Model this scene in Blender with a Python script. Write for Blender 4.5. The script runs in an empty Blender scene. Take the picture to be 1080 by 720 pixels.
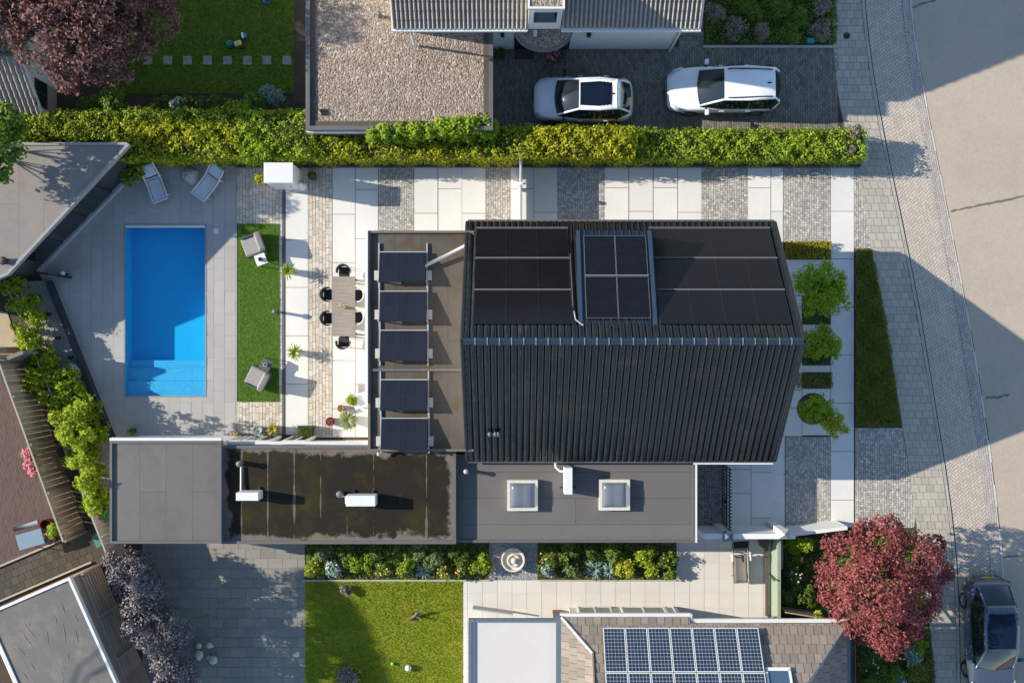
import bpy, math, random
import numpy as np
from mathutils import Vector, Matrix, Quaternion

random.seed(7)
RNG = np.random.default_rng(7)
R = math.radians
SC = bpy.context.scene
COL = SC.collection

# ------------------------------------------------------------------ survey
# The photograph is a nadir view from about 40 m up, 26 px per metre at the ground.
PXM, CAMH = 26.0, 40.0

def G(px, py, h=0.0):
    """survey point (pixel of the aerial photo, height of that point) -> metres"""
    k = (1 - h / CAMH) / PXM
    return ((px - 540) * k, (360 - py) * k)

def GP(pts, h=0.0):
    return ccw([G(x, y, h) for x, y in pts])

def area(p):
    return 0.5 * sum(p[i][0] * p[(i + 1) % len(p)][1] - p[(i + 1) % len(p)][0] * p[i][1] for i in range(len(p)))

def ccw(p):
    return list(p) if area(p) > 0 else list(reversed(p))

def rect_px(x0, y0, x1, y1, h=0.0):
    return GP([(x0, y0), (x1, y0), (x1, y1), (x0, y1)], h)

def clip_half(poly, a, b, c):
    """keep a*x+b*y<=c"""
    out = []
    n = len(poly)
    for i in range(n):
        p, q = poly[i], poly[(i + 1) % n]
        dp, dq = a * p[0] + b * p[1] - c, a * q[0] + b * q[1] - c
        if dp <= 0:
            out.append(p)
        if (dp < 0 < dq) or (dq < 0 < dp):
            t = dp / (dp - dq)
            out.append((p[0] + (q[0] - p[0]) * t, p[1] + (q[1] - p[1]) * t))
    return out

def clip_convex(poly, clip):
    n = len(clip)
    for i in range(n):
        (x0, y0), (x1, y1) = clip[i], clip[(i + 1) % n]
        a, b = (y1 - y0), -(x1 - x0)
        poly = clip_half(poly, a, b, a * x0 + b * y0)
        if len(poly) < 3:
            return []
    return poly

def split_hole(poly, hole):
    xs = [p[0] for p in hole]; ys = [p[1] for p in hole]
    x0, x1, y0, y1 = min(xs), max(xs), min(ys), max(ys)
    l = clip_half(poly, 1, 0, x0); r = clip_half(poly, -1, 0, -x1)
    m = clip_half(clip_half(poly, 1, 0, x1), -1, 0, -x0)
    return [q for q in (l, r, clip_half(m, 0, 1, y0), clip_half(m, 0, -1, -y1)) if len(q) > 2]

def inset(poly, d):
    n = len(poly); out = []
    for i in range(n):
        p0, p1, p2 = Vector(poly[i - 1]), Vector(poly[i]), Vector(poly[(i + 1) % n])
        e1, e2 = (p1 - p0).normalized(), (p2 - p1).normalized()
        n1, n2 = Vector((-e1.y, e1.x)), Vector((-e2.y, e2.x))
        b = (n1 + n2)
        b = b / max(1e-6, b.dot(n1))
        out.append(tuple(p1 + b * d))
    return out

# ------------------------------------------------------------------ mesh builder
class MB:
    def __init__(s):
        s.v = []; s.f = []

    def add(s, vs, fs):
        o = len(s.v)
        s.v += [tuple(map(float, v)) for v in vs]
        s.f += [tuple(i + o for i in f) for f in fs]
        return s

    def prism(s, pts, z0, z1, bottom=True):
        pts = ccw(pts); n = len(pts)
        vs = [(x, y, z0) for x, y in pts] + [(x, y, z1) for x, y in pts]
        fs = [tuple(range(n, 2 * n))] + [(i, (i + 1) % n, n + (i + 1) % n, n + i) for i in range(n)]
        if bottom:
            fs.append(tuple(range(n - 1, -1, -1)))
        return s.add(vs, fs)

    def sheet(s, pts, z):
        pts = ccw(pts)
        return s.add([(x, y, z) for x, y in pts], [tuple(range(len(pts)))])

    def box(s, c, size, rot=0.0, tilt=None):
        cx, cy, cz = c; a, b, d = (k / 2 for k in size)
        vs = [Vector((x, y, z)) for z in (-d, d) for x, y in ((-a, -b), (a, -b), (a, b), (-a, b))]
        m = Matrix.Rotation(rot, 3, 'Z')
        if tilt is not None:
            m = m @ Matrix.Rotation(tilt[1], 3, tilt[0])
        vs = [m @ v + Vector(c) for v in vs]
        return s.add(vs, [(3, 2, 1, 0), (4, 5, 6, 7), (0, 1, 5, 4), (1, 2, 6, 5), (2, 3, 7, 6), (3, 0, 4, 7)])

    def ring(s, pts, w, z0, z1):
        o = ccw(pts); i_ = inset(o, w); n = len(o)
        vs = [(x, y, z) for z in (z0, z1) for x, y in o] + [(x, y, z) for z in (z0, z1) for x, y in i_]
        fs = []
        for k in range(n):
            j = (k + 1) % n
            fs += [(k, j, n + j, n + k), (n + k, n + j, 3 * n + j, 3 * n + k), (2 * n + j, 2 * n + k, 3 * n + k, 3 * n + j), (j, k, 2 * n + k, 2 * n + j)]
        return s.add(vs, fs)

    def tube(s, pts, r, n=8, r1=None, cap=True):
        pts = [Vector(p) for p in pts]; m = len(pts)
        rad = [r + ((r1 if r1 is not None else r) - r) * i / max(1, m - 1) for i in range(m)]
        vs = []; fs = []
        up = Vector((0, 0, 1))
        for i, p in enumerate(pts):
            d = (pts[min(i + 1, m - 1)] - pts[max(i - 1, 0)]).normalized()
            a = d.cross(up)
            if a.length < 1e-3:
                a = d.cross(Vector((0, 1, 0)))
            a.normalize(); b = a.cross(d).normalized()
            for k in range(n):
                t = 2 * math.pi * k / n
                vs.append(p + (a * math.cos(t) + b * math.sin(t)) * rad[i])
        for i in range(m - 1):
            for k in range(n):
                j = (k + 1) % n
                fs.append((i * n + k, i * n + j, (i + 1) * n + j, (i + 1) * n + k))
        if cap:
            fs += [tuple(range(n)), tuple(range((m - 1) * n, m * n))[::-1]]
        return s.add(vs, fs)

    def lathe(s, c, prof, n=24):
        vs = []; fs = []
        for r, z in prof:
            for k in range(n):
                t = 2 * math.pi * k / n
                vs.append((c[0] + r * math.cos(t), c[1] + r * math.sin(t), c[2] + z))
        for i in range(len(prof) - 1):
            for k in range(n):
                j = (k + 1) % n
                fs.append((i * n + k, i * n + j, (i + 1) * n + j, (i + 1) * n + k))
        return s.add(vs, fs)

    def sphere(s, c, r, n=16, m=10, sz=1.0):
        return s.lathe(c, [(max(1e-4, r * math.sin(math.pi * i / m)), -r * sz * math.cos(math.pi * i / m)) for i in range(m + 1)], n)

    def grid(s, rows):
        n = len(rows[0]); vs = [p for r in rows for p in r]
        fs = [(i * n + j, i * n + j + 1, (i + 1) * n + j + 1, (i + 1) * n + j) for i in range(len(rows) - 1) for j in range(n - 1)]
        return s.add(vs, fs)

    def build(s, name, mat, parent=None, smooth=False, bevel=0.0, sub=0, local=False, kind=None, solid=0.0):
        """one mesh object; world coordinates are re-based on the parent or on the mesh's own foot"""
        org = Vector((0, 0, 0))
        if not local:
            if parent is not None:
                org = wloc(parent)
            elif kind != 'structure' and s.v:
                a = np.array(s.v); lo, hi = a.min(0), a.max(0)
                org = Vector(((lo[0] + hi[0]) / 2, (lo[1] + hi[1]) / 2, lo[2]))
        me = bpy.data.meshes.new(name)
        me.from_pydata([(x - org.x, y - org.y, z - org.z) for x, y, z in s.v], [], s.f)
        me.materials.append(mat)
        if smooth:
            me.polygons.foreach_set('use_smooth', [True] * len(me.polygons))
        me.update()
        o = bpy.data.objects.new(name, me); COL.objects.link(o)
        if parent is not None:
            o.parent = parent
        elif not local:
            o.location = org
        if kind:
            o['kind'] = kind
        if solid:
            md = o.modifiers.new('s', 'SOLIDIFY'); md.thickness = solid; md.offset = 0
        if bevel:
            md = o.modifiers.new('b', 'BEVEL'); md.width = bevel; md.segments = 2; md.limit_method = 'ANGLE'
        if sub:
            md = o.modifiers.new('u', 'SUBSURF'); md.levels = sub; md.render_levels = sub
        return o

def wloc(o):
    v = Vector(o.location)
    while o.parent is not None:
        o = o.parent; v = v + Vector(o.location)
    return v

def tag(o, label, cat, group=None, kind=None):
    o['label'] = label; o['category'] = cat
    if group: o['group'] = group
    if kind: o['kind'] = kind
    return o

def thing(name, label, cat, loc, rot=0.0, group=None):
    o = bpy.data.objects.new(name, None); COL.objects.link(o)
    o.empty_display_size = 0.3
    o.location = (loc[0], loc[1], loc[2] if len(loc) > 2 else 0.0); o.rotation_euler = (0, 0, rot)
    return tag(o, label, cat, group)

def kids(o):
    return [c for c in bpy.data.objects if c.parent is o]

def copy_tree(o, parent=None, _k=None):
    c = o.copy(); COL.objects.link(c)
    c.parent = parent
    for ch in kids(o):
        copy_tree(ch, c)
    return c

def dup(o, loc, rot, label, group=None):
    c = copy_tree(o)
    c.location = (loc[0], loc[1], loc[2] if len(loc) > 2 else 0.0); c.rotation_euler = (0, 0, rot)
    c['label'] = label
    if group: c['group'] = group
    return c

def stru(mb, name, mat):
    return mb.build(name, mat, kind='structure')

# ------------------------------------------------------------------ materials
def newmat(name):
    m = bpy.data.materials.new(name); m.use_nodes = True
    nt = m.node_tree; nt.nodes.clear()
    out = nt.nodes.new('ShaderNodeOutputMaterial'); b = nt.nodes.new('ShaderNodeBsdfPrincipled')
    nt.links.new(b.outputs[0], out.inputs[0])
    return m, nt, b

def nd(nt, t, **kw):
    n = nt.nodes.new(t)
    for k, v in kw.items():
        if hasattr(n, k) and k not in ('Scale', 'Detail'):
            setattr(n, k, v)
        else:
            n.inputs[k].default_value = v
    return n

def mth(nt, op, a, b=None, clamp=False):
    n = nt.nodes.new('ShaderNodeMath'); n.operation = op; n.use_clamp = clamp
    for i, x in enumerate((a, b)):
        if x is None: continue
        if isinstance(x, (int, float)): n.inputs[i].default_value = x
        else: nt.links.new(x, n.inputs[i])
    return n.outputs[0]

def mixc(nt, f, a, b):
    n = nt.nodes.new('ShaderNodeMix'); n.data_type = 'RGBA'
    for k, x in ((0, f), (6, a), (7, b)):
        if isinstance(x, (int, float)): n.inputs[k].default_value = x
        elif isinstance(x, tuple): n.inputs[k].default_value = (*x[:3], 1)
        else: nt.links.new(x, n.inputs[k])
    return n.outputs[2]

def coords(nt, rot=0.0, gen='Object'):
    tc = nt.nodes.new('ShaderNodeTexCoord')
    mp = nt.nodes.new('ShaderNodeMapping'); mp.inputs['Rotation'].default_value = (0, 0, rot)
    nt.links.new(tc.outputs[gen], mp.inputs[0])
    return mp.outputs[0]

def noise(nt, co, scale, detail=4, rough=0.6):
    n = nd(nt, 'ShaderNodeTexNoise', Scale=scale, Detail=detail, Roughness=rough)
    nt.links.new(co, n.inputs['Vector'])
    return n.outputs['Fac']

def finish(nt, b, col, co, rough, bump, bscale, metal=0, spec=0.5, coat=0, rv=0.1):
    if isinstance(col, tuple): b.inputs['Base Color'].default_value = (*col, 1)
    else: nt.links.new(col, b.inputs['Base Color'])
    nz = noise(nt, co, 9, 3)
    nt.links.new(mth(nt, 'ADD', mth(nt, 'MULTIPLY', nz, 2 * rv), rough - rv, True), b.inputs['Roughness'])
    b.inputs['Metallic'].default_value = metal
    b.inputs['Specular IOR Level'].default_value = spec
    b.inputs['Coat Weight'].default_value = coat
    if bump:
        bp = nd(nt, 'ShaderNodeBump', Strength=min(1, bump)); bp.inputs['Distance'].default_value = 0.02
        nt.links.new(noise(nt, co, bscale, 3), bp.inputs['Height'])
        nt.links.new(bp.outputs[0], b.inputs['Normal'])

def M(name, col, rough=0.7, var=0.12, scale=4, fine=30, fvar=0.0, bump=0.0, bscale=60, isl=0.0, metal=0, spec=0.35, coat=0, col2=None, thr=(0.45, 0.65), c2scale=1.5):
    """plain surface: base colour with broad and fine variation, optional per-piece variation and blotches of a second colour"""
    m, nt, b = newmat(name)
    co = coords(nt)
    v = mth(nt, 'ADD', 1 - var, mth(nt, 'MULTIPLY', noise(nt, co, scale), 2 * var))
    if fvar:
        v = mth(nt, 'ADD', v, mth(nt, 'MULTIPLY', mth(nt, 'SUBTRACT', noise(nt, co, fine, 2), 0.5), 2 * fvar))
    if isl:
        g = nt.nodes.new('ShaderNodeNewGeometry')
        v = mth(nt, 'ADD', v, mth(nt, 'MULTIPLY', mth(nt, 'SUBTRACT', g.outputs['Random Per Island'], 0.5), 2 * isl))
    base = col
    if col2 is not None:
        rp = nd(nt, 'ShaderNodeMapRange'); rp.inputs[1].default_value = thr[0]; rp.inputs[2].default_value = thr[1]
        nt.links.new(noise(nt, co, c2scale, 6, 0.65), rp.inputs[0])
        base = mixc(nt, rp.outputs[0], col, col2)
    hs = nt.nodes.new('ShaderNodeHueSaturation')
    if isinstance(base, tuple): hs.inputs['Color'].default_value = (*base, 1)
    else: nt.links.new(base, hs.inputs['Color'])
    nt.links.new(v, hs.inputs['Value'])
    finish(nt, b, hs.outputs[0], co, rough, bump, bscale, metal, spec, coat)
    return m

def MI(name, cols, rough=0.75, fvar=0.12, fine=25, bump=0.1, bscale=50, spec=0.3, broad=0.1):
    """pieces (bricks, setts, tiles) each taking a colour of the list"""
    m, nt, b = newmat(name)
    co = coords(nt)
    g = nt.nodes.new('ShaderNodeNewGeometry')
    cr = nt.nodes.new('ShaderNodeValToRGB'); e = cr.color_ramp.elements
    n = len(cols)
    e[0].position = 0; e[0].color = (*cols[0], 1); e[1].position = 1; e[1].color = (*cols[-1], 1)
    for i in range(1, n - 1):
        q = e.new(i / (n - 1)); q.color = (*cols[i], 1)
    nt.links.new(g.outputs['Random Per Island'], cr.inputs[0])
    v = mth(nt, 'ADD', 1 - fvar - broad, mth(nt, 'MULTIPLY', noise(nt, co, fine, 3), 2 * fvar))
    v = mth(nt, 'ADD', v, mth(nt, 'MULTIPLY', noise(nt, co, 0.7, 5), 2 * broad))
    hs = nt.nodes.new('ShaderNodeHueSaturation')
    nt.links.new(cr.outputs[0], hs.inputs['Color']); nt.links.new(v, hs.inputs['Value'])
    finish(nt, b, hs.outputs[0], co, rough, bump, bscale, spec=spec)
    return m

def ML(name, cols, trans=0.35, rough=0.55):
    """leaves: one colour of the list per leaf, some light passing through"""
    m, nt, b = newmat(name)
    g = nt.nodes.new('ShaderNodeNewGeometry')
    cr = nt.nodes.new('ShaderNodeValToRGB'); e = cr.color_ramp.elements
    e[0].position = 0; e[0].color = (*cols[0], 1); e[1].position = 1; e[1].color = (*cols[-1], 1)
    for i in range(1, len(cols) - 1):
        q = e.new(i / (len(cols) - 1)); q.color = (*cols[i], 1)
    nt.links.new(g.outputs['Random Per Island'], cr.inputs[0])
    nt.links.new(cr.outputs[0], b.inputs['Base Color'])
    b.inputs['Roughness'].default_value = rough; b.inputs['Specular IOR Level'].default_value = 0.16
    tr = nt.nodes.new('ShaderNodeBsdfTranslucent'); nt.links.new(cr.outputs[0], tr.inputs[0])
    mx = nt.nodes.new('ShaderNodeMixShader'); mx.inputs[0].default_value = trans
    nt.links.new(b.outputs[0], mx.inputs[1]); nt.links.new(tr.outputs[0], mx.inputs[2])
    out = [n for n in nt.nodes if n.type == 'OUTPUT_MATERIAL'][0]
    nt.links.new(mx.outputs[0], out.inputs[0])
    return m

def MSEAM(name, col, seam, bw, bh, rot=0.0, rough=0.8, var=0.12, msize=0.012, bump=0.12, col2=None):
    """bitumen felt: sheets with overlap seams, blotched"""
    m, nt, b = newmat(name)
    co = coords(nt, rot)
    br = nt.nodes.new('ShaderNodeTexBrick'); nt.links.new(co, br.inputs['Vector'])
    br.offset = 0.37
    br.inputs['Scale'].default_value = 1.0; br.inputs['Brick Width'].default_value = bw; br.inputs['Row Height'].default_value = bh
    br.inputs['Mortar Size'].default_value = msize; br.inputs['Mortar Smooth'].default_value = 0.3
    br.inputs['Color1'].default_value = (*[c * 0.94 for c in col], 1); br.inputs['Color2'].default_value = (*[c * 1.06 for c in col], 1)
    br.inputs['Mortar'].default_value = (*seam, 1)
    base = br.outputs[0]
    if col2 is not None:
        rp = nd(nt, 'ShaderNodeMapRange'); rp.inputs[1].default_value = 0.48; rp.inputs[2].default_value = 0.7
        nt.links.new(noise(nt, co, 0.9, 8, 0.7), rp.inputs[0])
        base = mixc(nt, rp.outputs[0], base, col2)
    v = mth(nt, 'ADD', 1 - 1.6 * var, mth(nt, 'MULTIPLY', noise(nt, co, 1.3, 6, 0.65), 2 * var))
    v = mth(nt, 'ADD', v, mth(nt, 'MULTIPLY', noise(nt, co, 22, 3), 1.2 * var))
    hs = nt.nodes.new('ShaderNodeHueSaturation'); nt.links.new(base, hs.inputs['Color']); nt.links.new(v, hs.inputs['Value'])
    finish(nt, b, hs.outputs[0], co, rough, bump, 90, spec=0.3)
    return m

def MGRAVEL(name, cols, scale=28, rough=0.9):
    m, nt, b = newmat(name)
    co = coords(nt)
    vo = nd(nt, 'ShaderNodeTexVoronoi', Scale=scale); nt.links.new(co, vo.inputs['Vector'])
    sx = nt.nodes.new('ShaderNodeSeparateColor'); nt.links.new(vo.outputs['Color'], sx.inputs[0])
    cr = nt.nodes.new('ShaderNodeValToRGB'); e = cr.color_ramp.elements
    e[0].position = 0; e[0].color = (*cols[0], 1); e[1].position = 1; e[1].color = (*cols[-1], 1)
    for i in range(1, len(cols) - 1):
        q = e.new(i / (len(cols) - 1)); q.color = (*cols[i], 1)
    nt.links.new(sx.outputs[0], cr.inputs[0])
    hs = nt.nodes.new('ShaderNodeHueSaturation'); nt.links.new(cr.outputs[0], hs.inputs['Color'])
    nt.links.new(mth(nt, 'ADD', 0.72, mth(nt, 'MULTIPLY', noise(nt, co, 0.9, 5), 0.56)), hs.inputs['Value'])
    nt.links.new(hs.outputs[0], b.inputs['Base Color'])
    b.inputs['Roughness'].default_value = rough; b.inputs['Specular IOR Level'].default_value = 0.25
    bp = nd(nt, 'ShaderNodeBump', Strength=1.0); bp.inputs['Distance'].default_value = 0.03; bp.invert = True
    nt.links.new(vo.outputs['Distance'], bp.inputs['Height']); nt.links.new(bp.outputs[0], b.inputs['Normal'])
    return m

def MGLASS(name, col, rough=0.05, spec=0.8):
    m, nt, b = newmat(name)
    co = coords(nt)
    v = mth(nt, 'ADD', 0.85, mth(nt, 'MULTIPLY', noise(nt, co, 2.5), 0.3))
    hs = nt.nodes.new('ShaderNodeHueSaturation'); hs.inputs['Color'].default_value = (*col, 1); nt.links.new(v, hs.inputs['Value'])
    nt.links.new(hs.outputs[0], b.inputs['Base Color'])
    b.inputs['Roughness'].default_value = rough; b.inputs['Specular IOR Level'].default_value = spec
    return m

# ------------------------------------------------------------------ pieces laid in a pattern
def lay(poly, bw, bh, gap=0.01, bond=0.5, rot=0.0, jit=0.0, org=(0, 0)):
    """rectangular pieces of bw x bh in a bond, clipped to a convex polygon; yields lists of 2-D points"""
    poly = ccw(poly)
    c, s = math.cos(rot), math.sin(rot)
    loc = ccw([((x - org[0]) * c + (y - org[1]) * s, -(x - org[0]) * s + (y - org[1]) * c) for x, y in poly])
    x0 = min(p[0] for p in loc); x1 = max(p[0] for p in loc); y0 = min(p[1] for p in loc); y1 = max(p[1] for p in loc)
    out = []
    for j in range(math.floor(y0 / bh), math.ceil(y1 / bh)):
        off = (j % 2) * bond * bw if bond != 'r' else random.random() * bw
        for i in range(math.floor((x0 - off) / bw) - 1, math.ceil((x1 - off) / bw) + 1):
            g = gap / 2
            q = [(off + i * bw + g, j * bh + g), (off + (i + 1) * bw - g, j * bh + g), (off + (i + 1) * bw - g, (j + 1) * bh - g), (off + i * bw + g, (j + 1) * bh - g)]
            if jit:
                q = [(x + random.uniform(-jit, jit), y + random.uniform(-jit, jit)) for x, y in q]
            q = clip_convex(q, loc)
            if len(q) > 2 and abs(area(q)) > 0.05 * bw * bh:
                out.append([(x * c - y * s + org[0], x * s + y * c + org[1]) for x, y in q])
    return out

def pave(mb, poly, z, bw, bh, tilt=0.0015, **kw):
    for q in lay(poly, bw, bh, **kw):
        a, b = random.uniform(-tilt, tilt), random.uniform(-tilt, tilt)
        cx = sum(p[0] for p in q) / len(q); cy = sum(p[1] for p in q) / len(q)
        mb.add([(x, y, z + (x - cx) * a * 8 + (y - cy) * b * 8) for x, y in q], [tuple(range(len(q)))])
    return mb

# ------------------------------------------------------------------ foliage
def unit(a):
    return a / np.maximum(1e-6, np.linalg.norm(a, axis=1, keepdims=True))

def leaf_object(name, P, N, size, mat, parent=None, aspect=0.55, fold=0.12, kind=None, T=None):
    n = len(P)
    P = np.asarray(P, float); N = unit(np.asarray(N, float))
    t = unit(np.cross(N, RNG.normal(size=(n, 3)))) if T is None else unit(T)
    b = np.cross(N, t)
    s = (np.asarray(size) * np.ones(n))[:, None]
    a = (np.asarray(aspect) * np.ones(n))[:, None]
    V = np.empty((n, 4, 3))
    V[:, 0] = P - t * s * 0.5
    V[:, 1] = P + b * s * a * 0.5 + N * s * fold
    V[:, 2] = P + t * s * 0.5
    V[:, 3] = P - b * s * a * 0.5 + N * s * fold
    V = V.reshape(-1, 3)
    if parent is not None:
        org = np.array(wloc(parent))
    else:
        lo, hi = V.min(0), V.max(0)
        org = np.array([(lo[0] + hi[0]) / 2, (lo[1] + hi[1]) / 2, max(0.0, lo[2])])
    V = V - org
    me = bpy.data.meshes.new(name)
    me.vertices.add(4 * n); me.vertices.foreach_set('co', V.astype(np.float32).ravel())
    me.loops.add(4 * n); me.loops.foreach_set('vertex_index', np.arange(4 * n, dtype=np.int32))
    me.polygons.add(n); me.polygons.foreach_set('loop_start', np.arange(0, 4 * n, 4, dtype=np.int32))
    me.update(calc_edges=True); me.validate()
    me.materials.append(mat)
    o = bpy.data.objects.new(name, me); COL.objects.link(o)
    if parent is not None: o.parent = parent
    else: o.location = org
    if kind: o['kind'] = kind
    return o

def blob_pts(blobs, n, lo=0.62, hi=1.06, down=0.45, clump=0.0):
    B = np.array(blobs, float)
    w = B[:, 3] ** 2; w /= w.sum()
    k = RNG.choice(len(B), n, p=w)
    d = unit(RNG.normal(size=(n, 3)))
    d[:, 2] = np.where(d[:, 2] < -down, -d[:, 2], d[:, 2])
    r = B[k, 3] * RNG.uniform(lo, hi, n)
    # sub-clumps: twigs gather leaves, gaps open between them
    if clump:
        ncl = max(6, int(clump))
        cd = unit(RNG.normal(size=(len(B) * ncl, 3))).reshape(len(B), ncl, 3)
        j = RNG.integers(0, ncl, n)
        d = unit(d * 0.42 + cd[k, j])
        d[:, 2] = np.where(d[:, 2] < -down, -d[:, 2], d[:, 2])
    P = B[k, :3] + d * r[:, None] * np.array([1, 1, 0.85])
    N = d * 0.6 + np.array([-0.22, 0.03, 0.5]) + RNG.normal(size=(n, 3)) * 0.45
    return P, N

def tree(name, label, cat, base, blobs, mat, bark, n, size, trunk_r=0.12, group=None, clump=14, lo=0.6, limbs=7, part='crown', lvar=0.3):
    t = thing(name, label, cat, (base[0], base[1], 0), group=group)
    B = sorted(blobs, key=lambda q: -q[3])
    cx = sum(b[0] for b in blobs) / len(blobs); cy = sum(b[1] for b in blobs) / len(blobs)
    zlo = min(b[2] - b[3] * 0.6 for b in blobs); ztop = sum(b[2] for b in blobs) / len(blobs)
    m = MB()
    fork = Vector((base[0] * 0.7 + cx * 0.3, base[1] * 0.7 + cy * 0.3, max(0.25, zlo * 0.9)))
    m.tube([(base[0], base[1], 0), tuple((Vector((base[0], base[1], 0)) + fork) / 2 + Vector((0.02, 0.01, 0))), tuple(fork)], trunk_r, 10, trunk_r * 0.75)
    for b in B[:limbs]:
        e = Vector(b[:3]); mid = (fork + e) / 2 + Vector((0, 0, -0.08 * (e - fork).length))
        m.tube([tuple(fork), tuple(mid), tuple(e)], trunk_r * 0.55, 6, trunk_r * 0.12)
        for _ in range(2):
            q = e + Vector((random.uniform(-1, 1), random.uniform(-1, 1), random.uniform(-.2, 1))) * b[3] * 0.75
            m.tube([tuple(mid), tuple((mid + q) / 2), tuple(q)], trunk_r * 0.25, 5, trunk_r * 0.06)
    m.build('trunk', bark, t, smooth=True)
    P, N = blob_pts(blobs, n, lo=lo, clump=clump)
    leaf_object(part, P, N, size * RNG.uniform(1 - lvar, 1 + lvar, n), mat, t)
    return t
# ================================================================== world, sun, camera
world = bpy.data.worlds.new('World'); SC.world = world; world.use_nodes = True
wn = world.node_tree; bg = wn.nodes['Background']
sky = wn.nodes.new('ShaderNodeTexSky'); sky.sky_type = 'NISHITA'; sky.sun_disc = False
EL = 24.8
sky.sun_elevation = R(EL); sky.sun_rotation = R(279.5)
sky.air_density = 1.0; sky.dust_density = 0.2; sky.ozone_density = 2.0
wn.links.new(sky.outputs[0], bg.inputs[0]); bg.inputs[1].default_value = 0.138
sun = bpy.data.lights.new('sun', 'SUN'); sun.energy = 4.8; sun.angle = R(0.5); sun.color = (1.0, 0.92, 0.785)
so = bpy.data.objects.new('sun', sun); COL.objects.link(so)
ce = math.cos(R(EL))
so.rotation_euler = Vector((0.9865 * ce, -0.164 * ce, -math.sin(R(EL)))).to_track_quat('-Z', 'Y').to_euler()
so.location = (-60, 10, 40)
cam = bpy.data.cameras.new('camera'); cam.sensor_width = 36; cam.lens = 36 * PXM * CAMH / 1080; cam.clip_end = 2000; cam.clip_start = 0.5
co_ = bpy.data.objects.new('camera', cam); COL.objects.link(co_); co_.location = (0, 0, CAMH); SC.camera = co_
vs = SC.view_settings; vs.view_transform = 'Standard'; vs.look = 'None'; vs.gamma = 1; vs.use_curve_mapping = False; vs.exposure = 0.75
SC.cycles.max_bounces = 8; SC.cycles.transparent_max_bounces = 16; SC.cycles.caustics_reflective = False; SC.cycles.caustics_refractive = False

# ================================================================== palette
m_soil = M('soil', (0.075, 0.055, 0.038), 0.95, 0.3, 2, 40, 0.3, 0.4, 40)
m_ground = M('earth', (0.09, 0.085, 0.05), 0.95, 0.25, 0.3, 12, 0.2)
m_asph = M('asphalt', (0.435, 0.36, 0.285), 0.9, 0.05, 0.35, 9, 0.14, 0.3, 60, col2=(0.385, 0.325, 0.26), c2scale=0.35)
m_asph_tar = M('tar', (0.15, 0.135, 0.12), 0.7, 0.2, 6)
m_joint = M('joint_sand', (0.17, 0.155, 0.13), 0.95, 0.2, 5)
m_jdark = M('joint_dark', (0.06, 0.055, 0.05), 0.95, 0.2, 5)
m_walk = MI('walk_tile', [(0.37, 0.335, 0.275), (0.41, 0.37, 0.305), (0.44, 0.395, 0.325), (0.35, 0.315, 0.265)], broad=0.14)
m_herr = MI('clinker', [(0.44, 0.375, 0.31), (0.50, 0.43, 0.355), (0.54, 0.465, 0.385), (0.46, 0.395, 0.335)], broad=0.12)
m_gut = MI('gutter_brick', [(0.36, 0.31, 0.28), (0.43, 0.375, 0.335), (0.47, 0.42, 0.365)], broad=0.12)
m_kerb = M('kerb_concrete', (0.42, 0.38, 0.32), 0.85, 0.15, 3, 30, 0.1)
m_drive = MI('drive_brick', [(0.155, 0.14, 0.12), (0.20, 0.18, 0.15), (0.24, 0.215, 0.175), (0.125, 0.115, 0.10)], broad=0.15)
m_slab = MI('white_slab', [(0.63, 0.61, 0.565), (0.66, 0.64, 0.595), (0.69, 0.665, 0.615)], fvar=0.05, fine=5, bump=0.03, broad=0.09)
m_sett = MI('grey_sett', [(0.34, 0.315, 0.275), (0.43, 0.395, 0.35), (0.56, 0.52, 0.46), (0.30, 0.28, 0.25), (0.66, 0.62, 0.55)], fvar=0.12)
m_sett2 = MI('beige_sett', [(0.50, 0.44, 0.36), (0.58, 0.52, 0.43), (0.62, 0.57, 0.49), (0.54, 0.44, 0.33), (0.46, 0.41, 0.36)], fvar=0.12)
m_sett3 = MI('dark_sett', [(0.17, 0.165, 0.155), (0.24, 0.23, 0.21), (0.30, 0.29, 0.27), (0.14, 0.135, 0.13)], fvar=0.12)
m_deck = MI('deck_tile', [(0.36, 0.345, 0.325), (0.38, 0.36, 0.34), (0.40, 0.38, 0.355)], fvar=0.07, fine=18, broad=0.12)
m_deckj = M('deck_joint', (0.27, 0.255, 0.235), 0.95, 0.2, 5)
m_tile = MI('terrace_tile', [(0.58, 0.545, 0.49), (0.62, 0.585, 0.53), (0.645, 0.605, 0.545)], fvar=0.04, fine=10, broad=0.08)
m_tilej = M('tile_joint', (0.52, 0.485, 0.43), 0.95, 0.15, 5)
m_dtile = MI('driveway_tile', [(0.22, 0.205, 0.175), (0.25, 0.235, 0.20), (0.28, 0.255, 0.215)], fvar=0.12, fine=8, broad=0.2)
m_patio = MI('patio_brick', [(0.125, 0.078, 0.066), (0.155, 0.096, 0.08), (0.145, 0.095, 0.084), (0.105, 0.068, 0.06)], fvar=0.1)
m_alley = MI('alley_tile', [(0.085, 0.068, 0.046), (0.065, 0.055, 0.04), (0.055, 0.048, 0.036), (0.10, 0.082, 0.058)], fvar=0.25, fine=12, broad=0.25)
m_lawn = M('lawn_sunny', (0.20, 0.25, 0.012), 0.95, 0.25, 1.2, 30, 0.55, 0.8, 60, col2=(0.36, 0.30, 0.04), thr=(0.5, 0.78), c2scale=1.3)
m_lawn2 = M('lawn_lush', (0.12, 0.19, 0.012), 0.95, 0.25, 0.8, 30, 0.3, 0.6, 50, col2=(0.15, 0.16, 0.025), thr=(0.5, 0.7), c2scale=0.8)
m_turf = M('artificial_turf', (0.09, 0.185, 0.02), 0.9, 0.12, 1.5, 45, 0.45, 0.6, 90)
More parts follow.
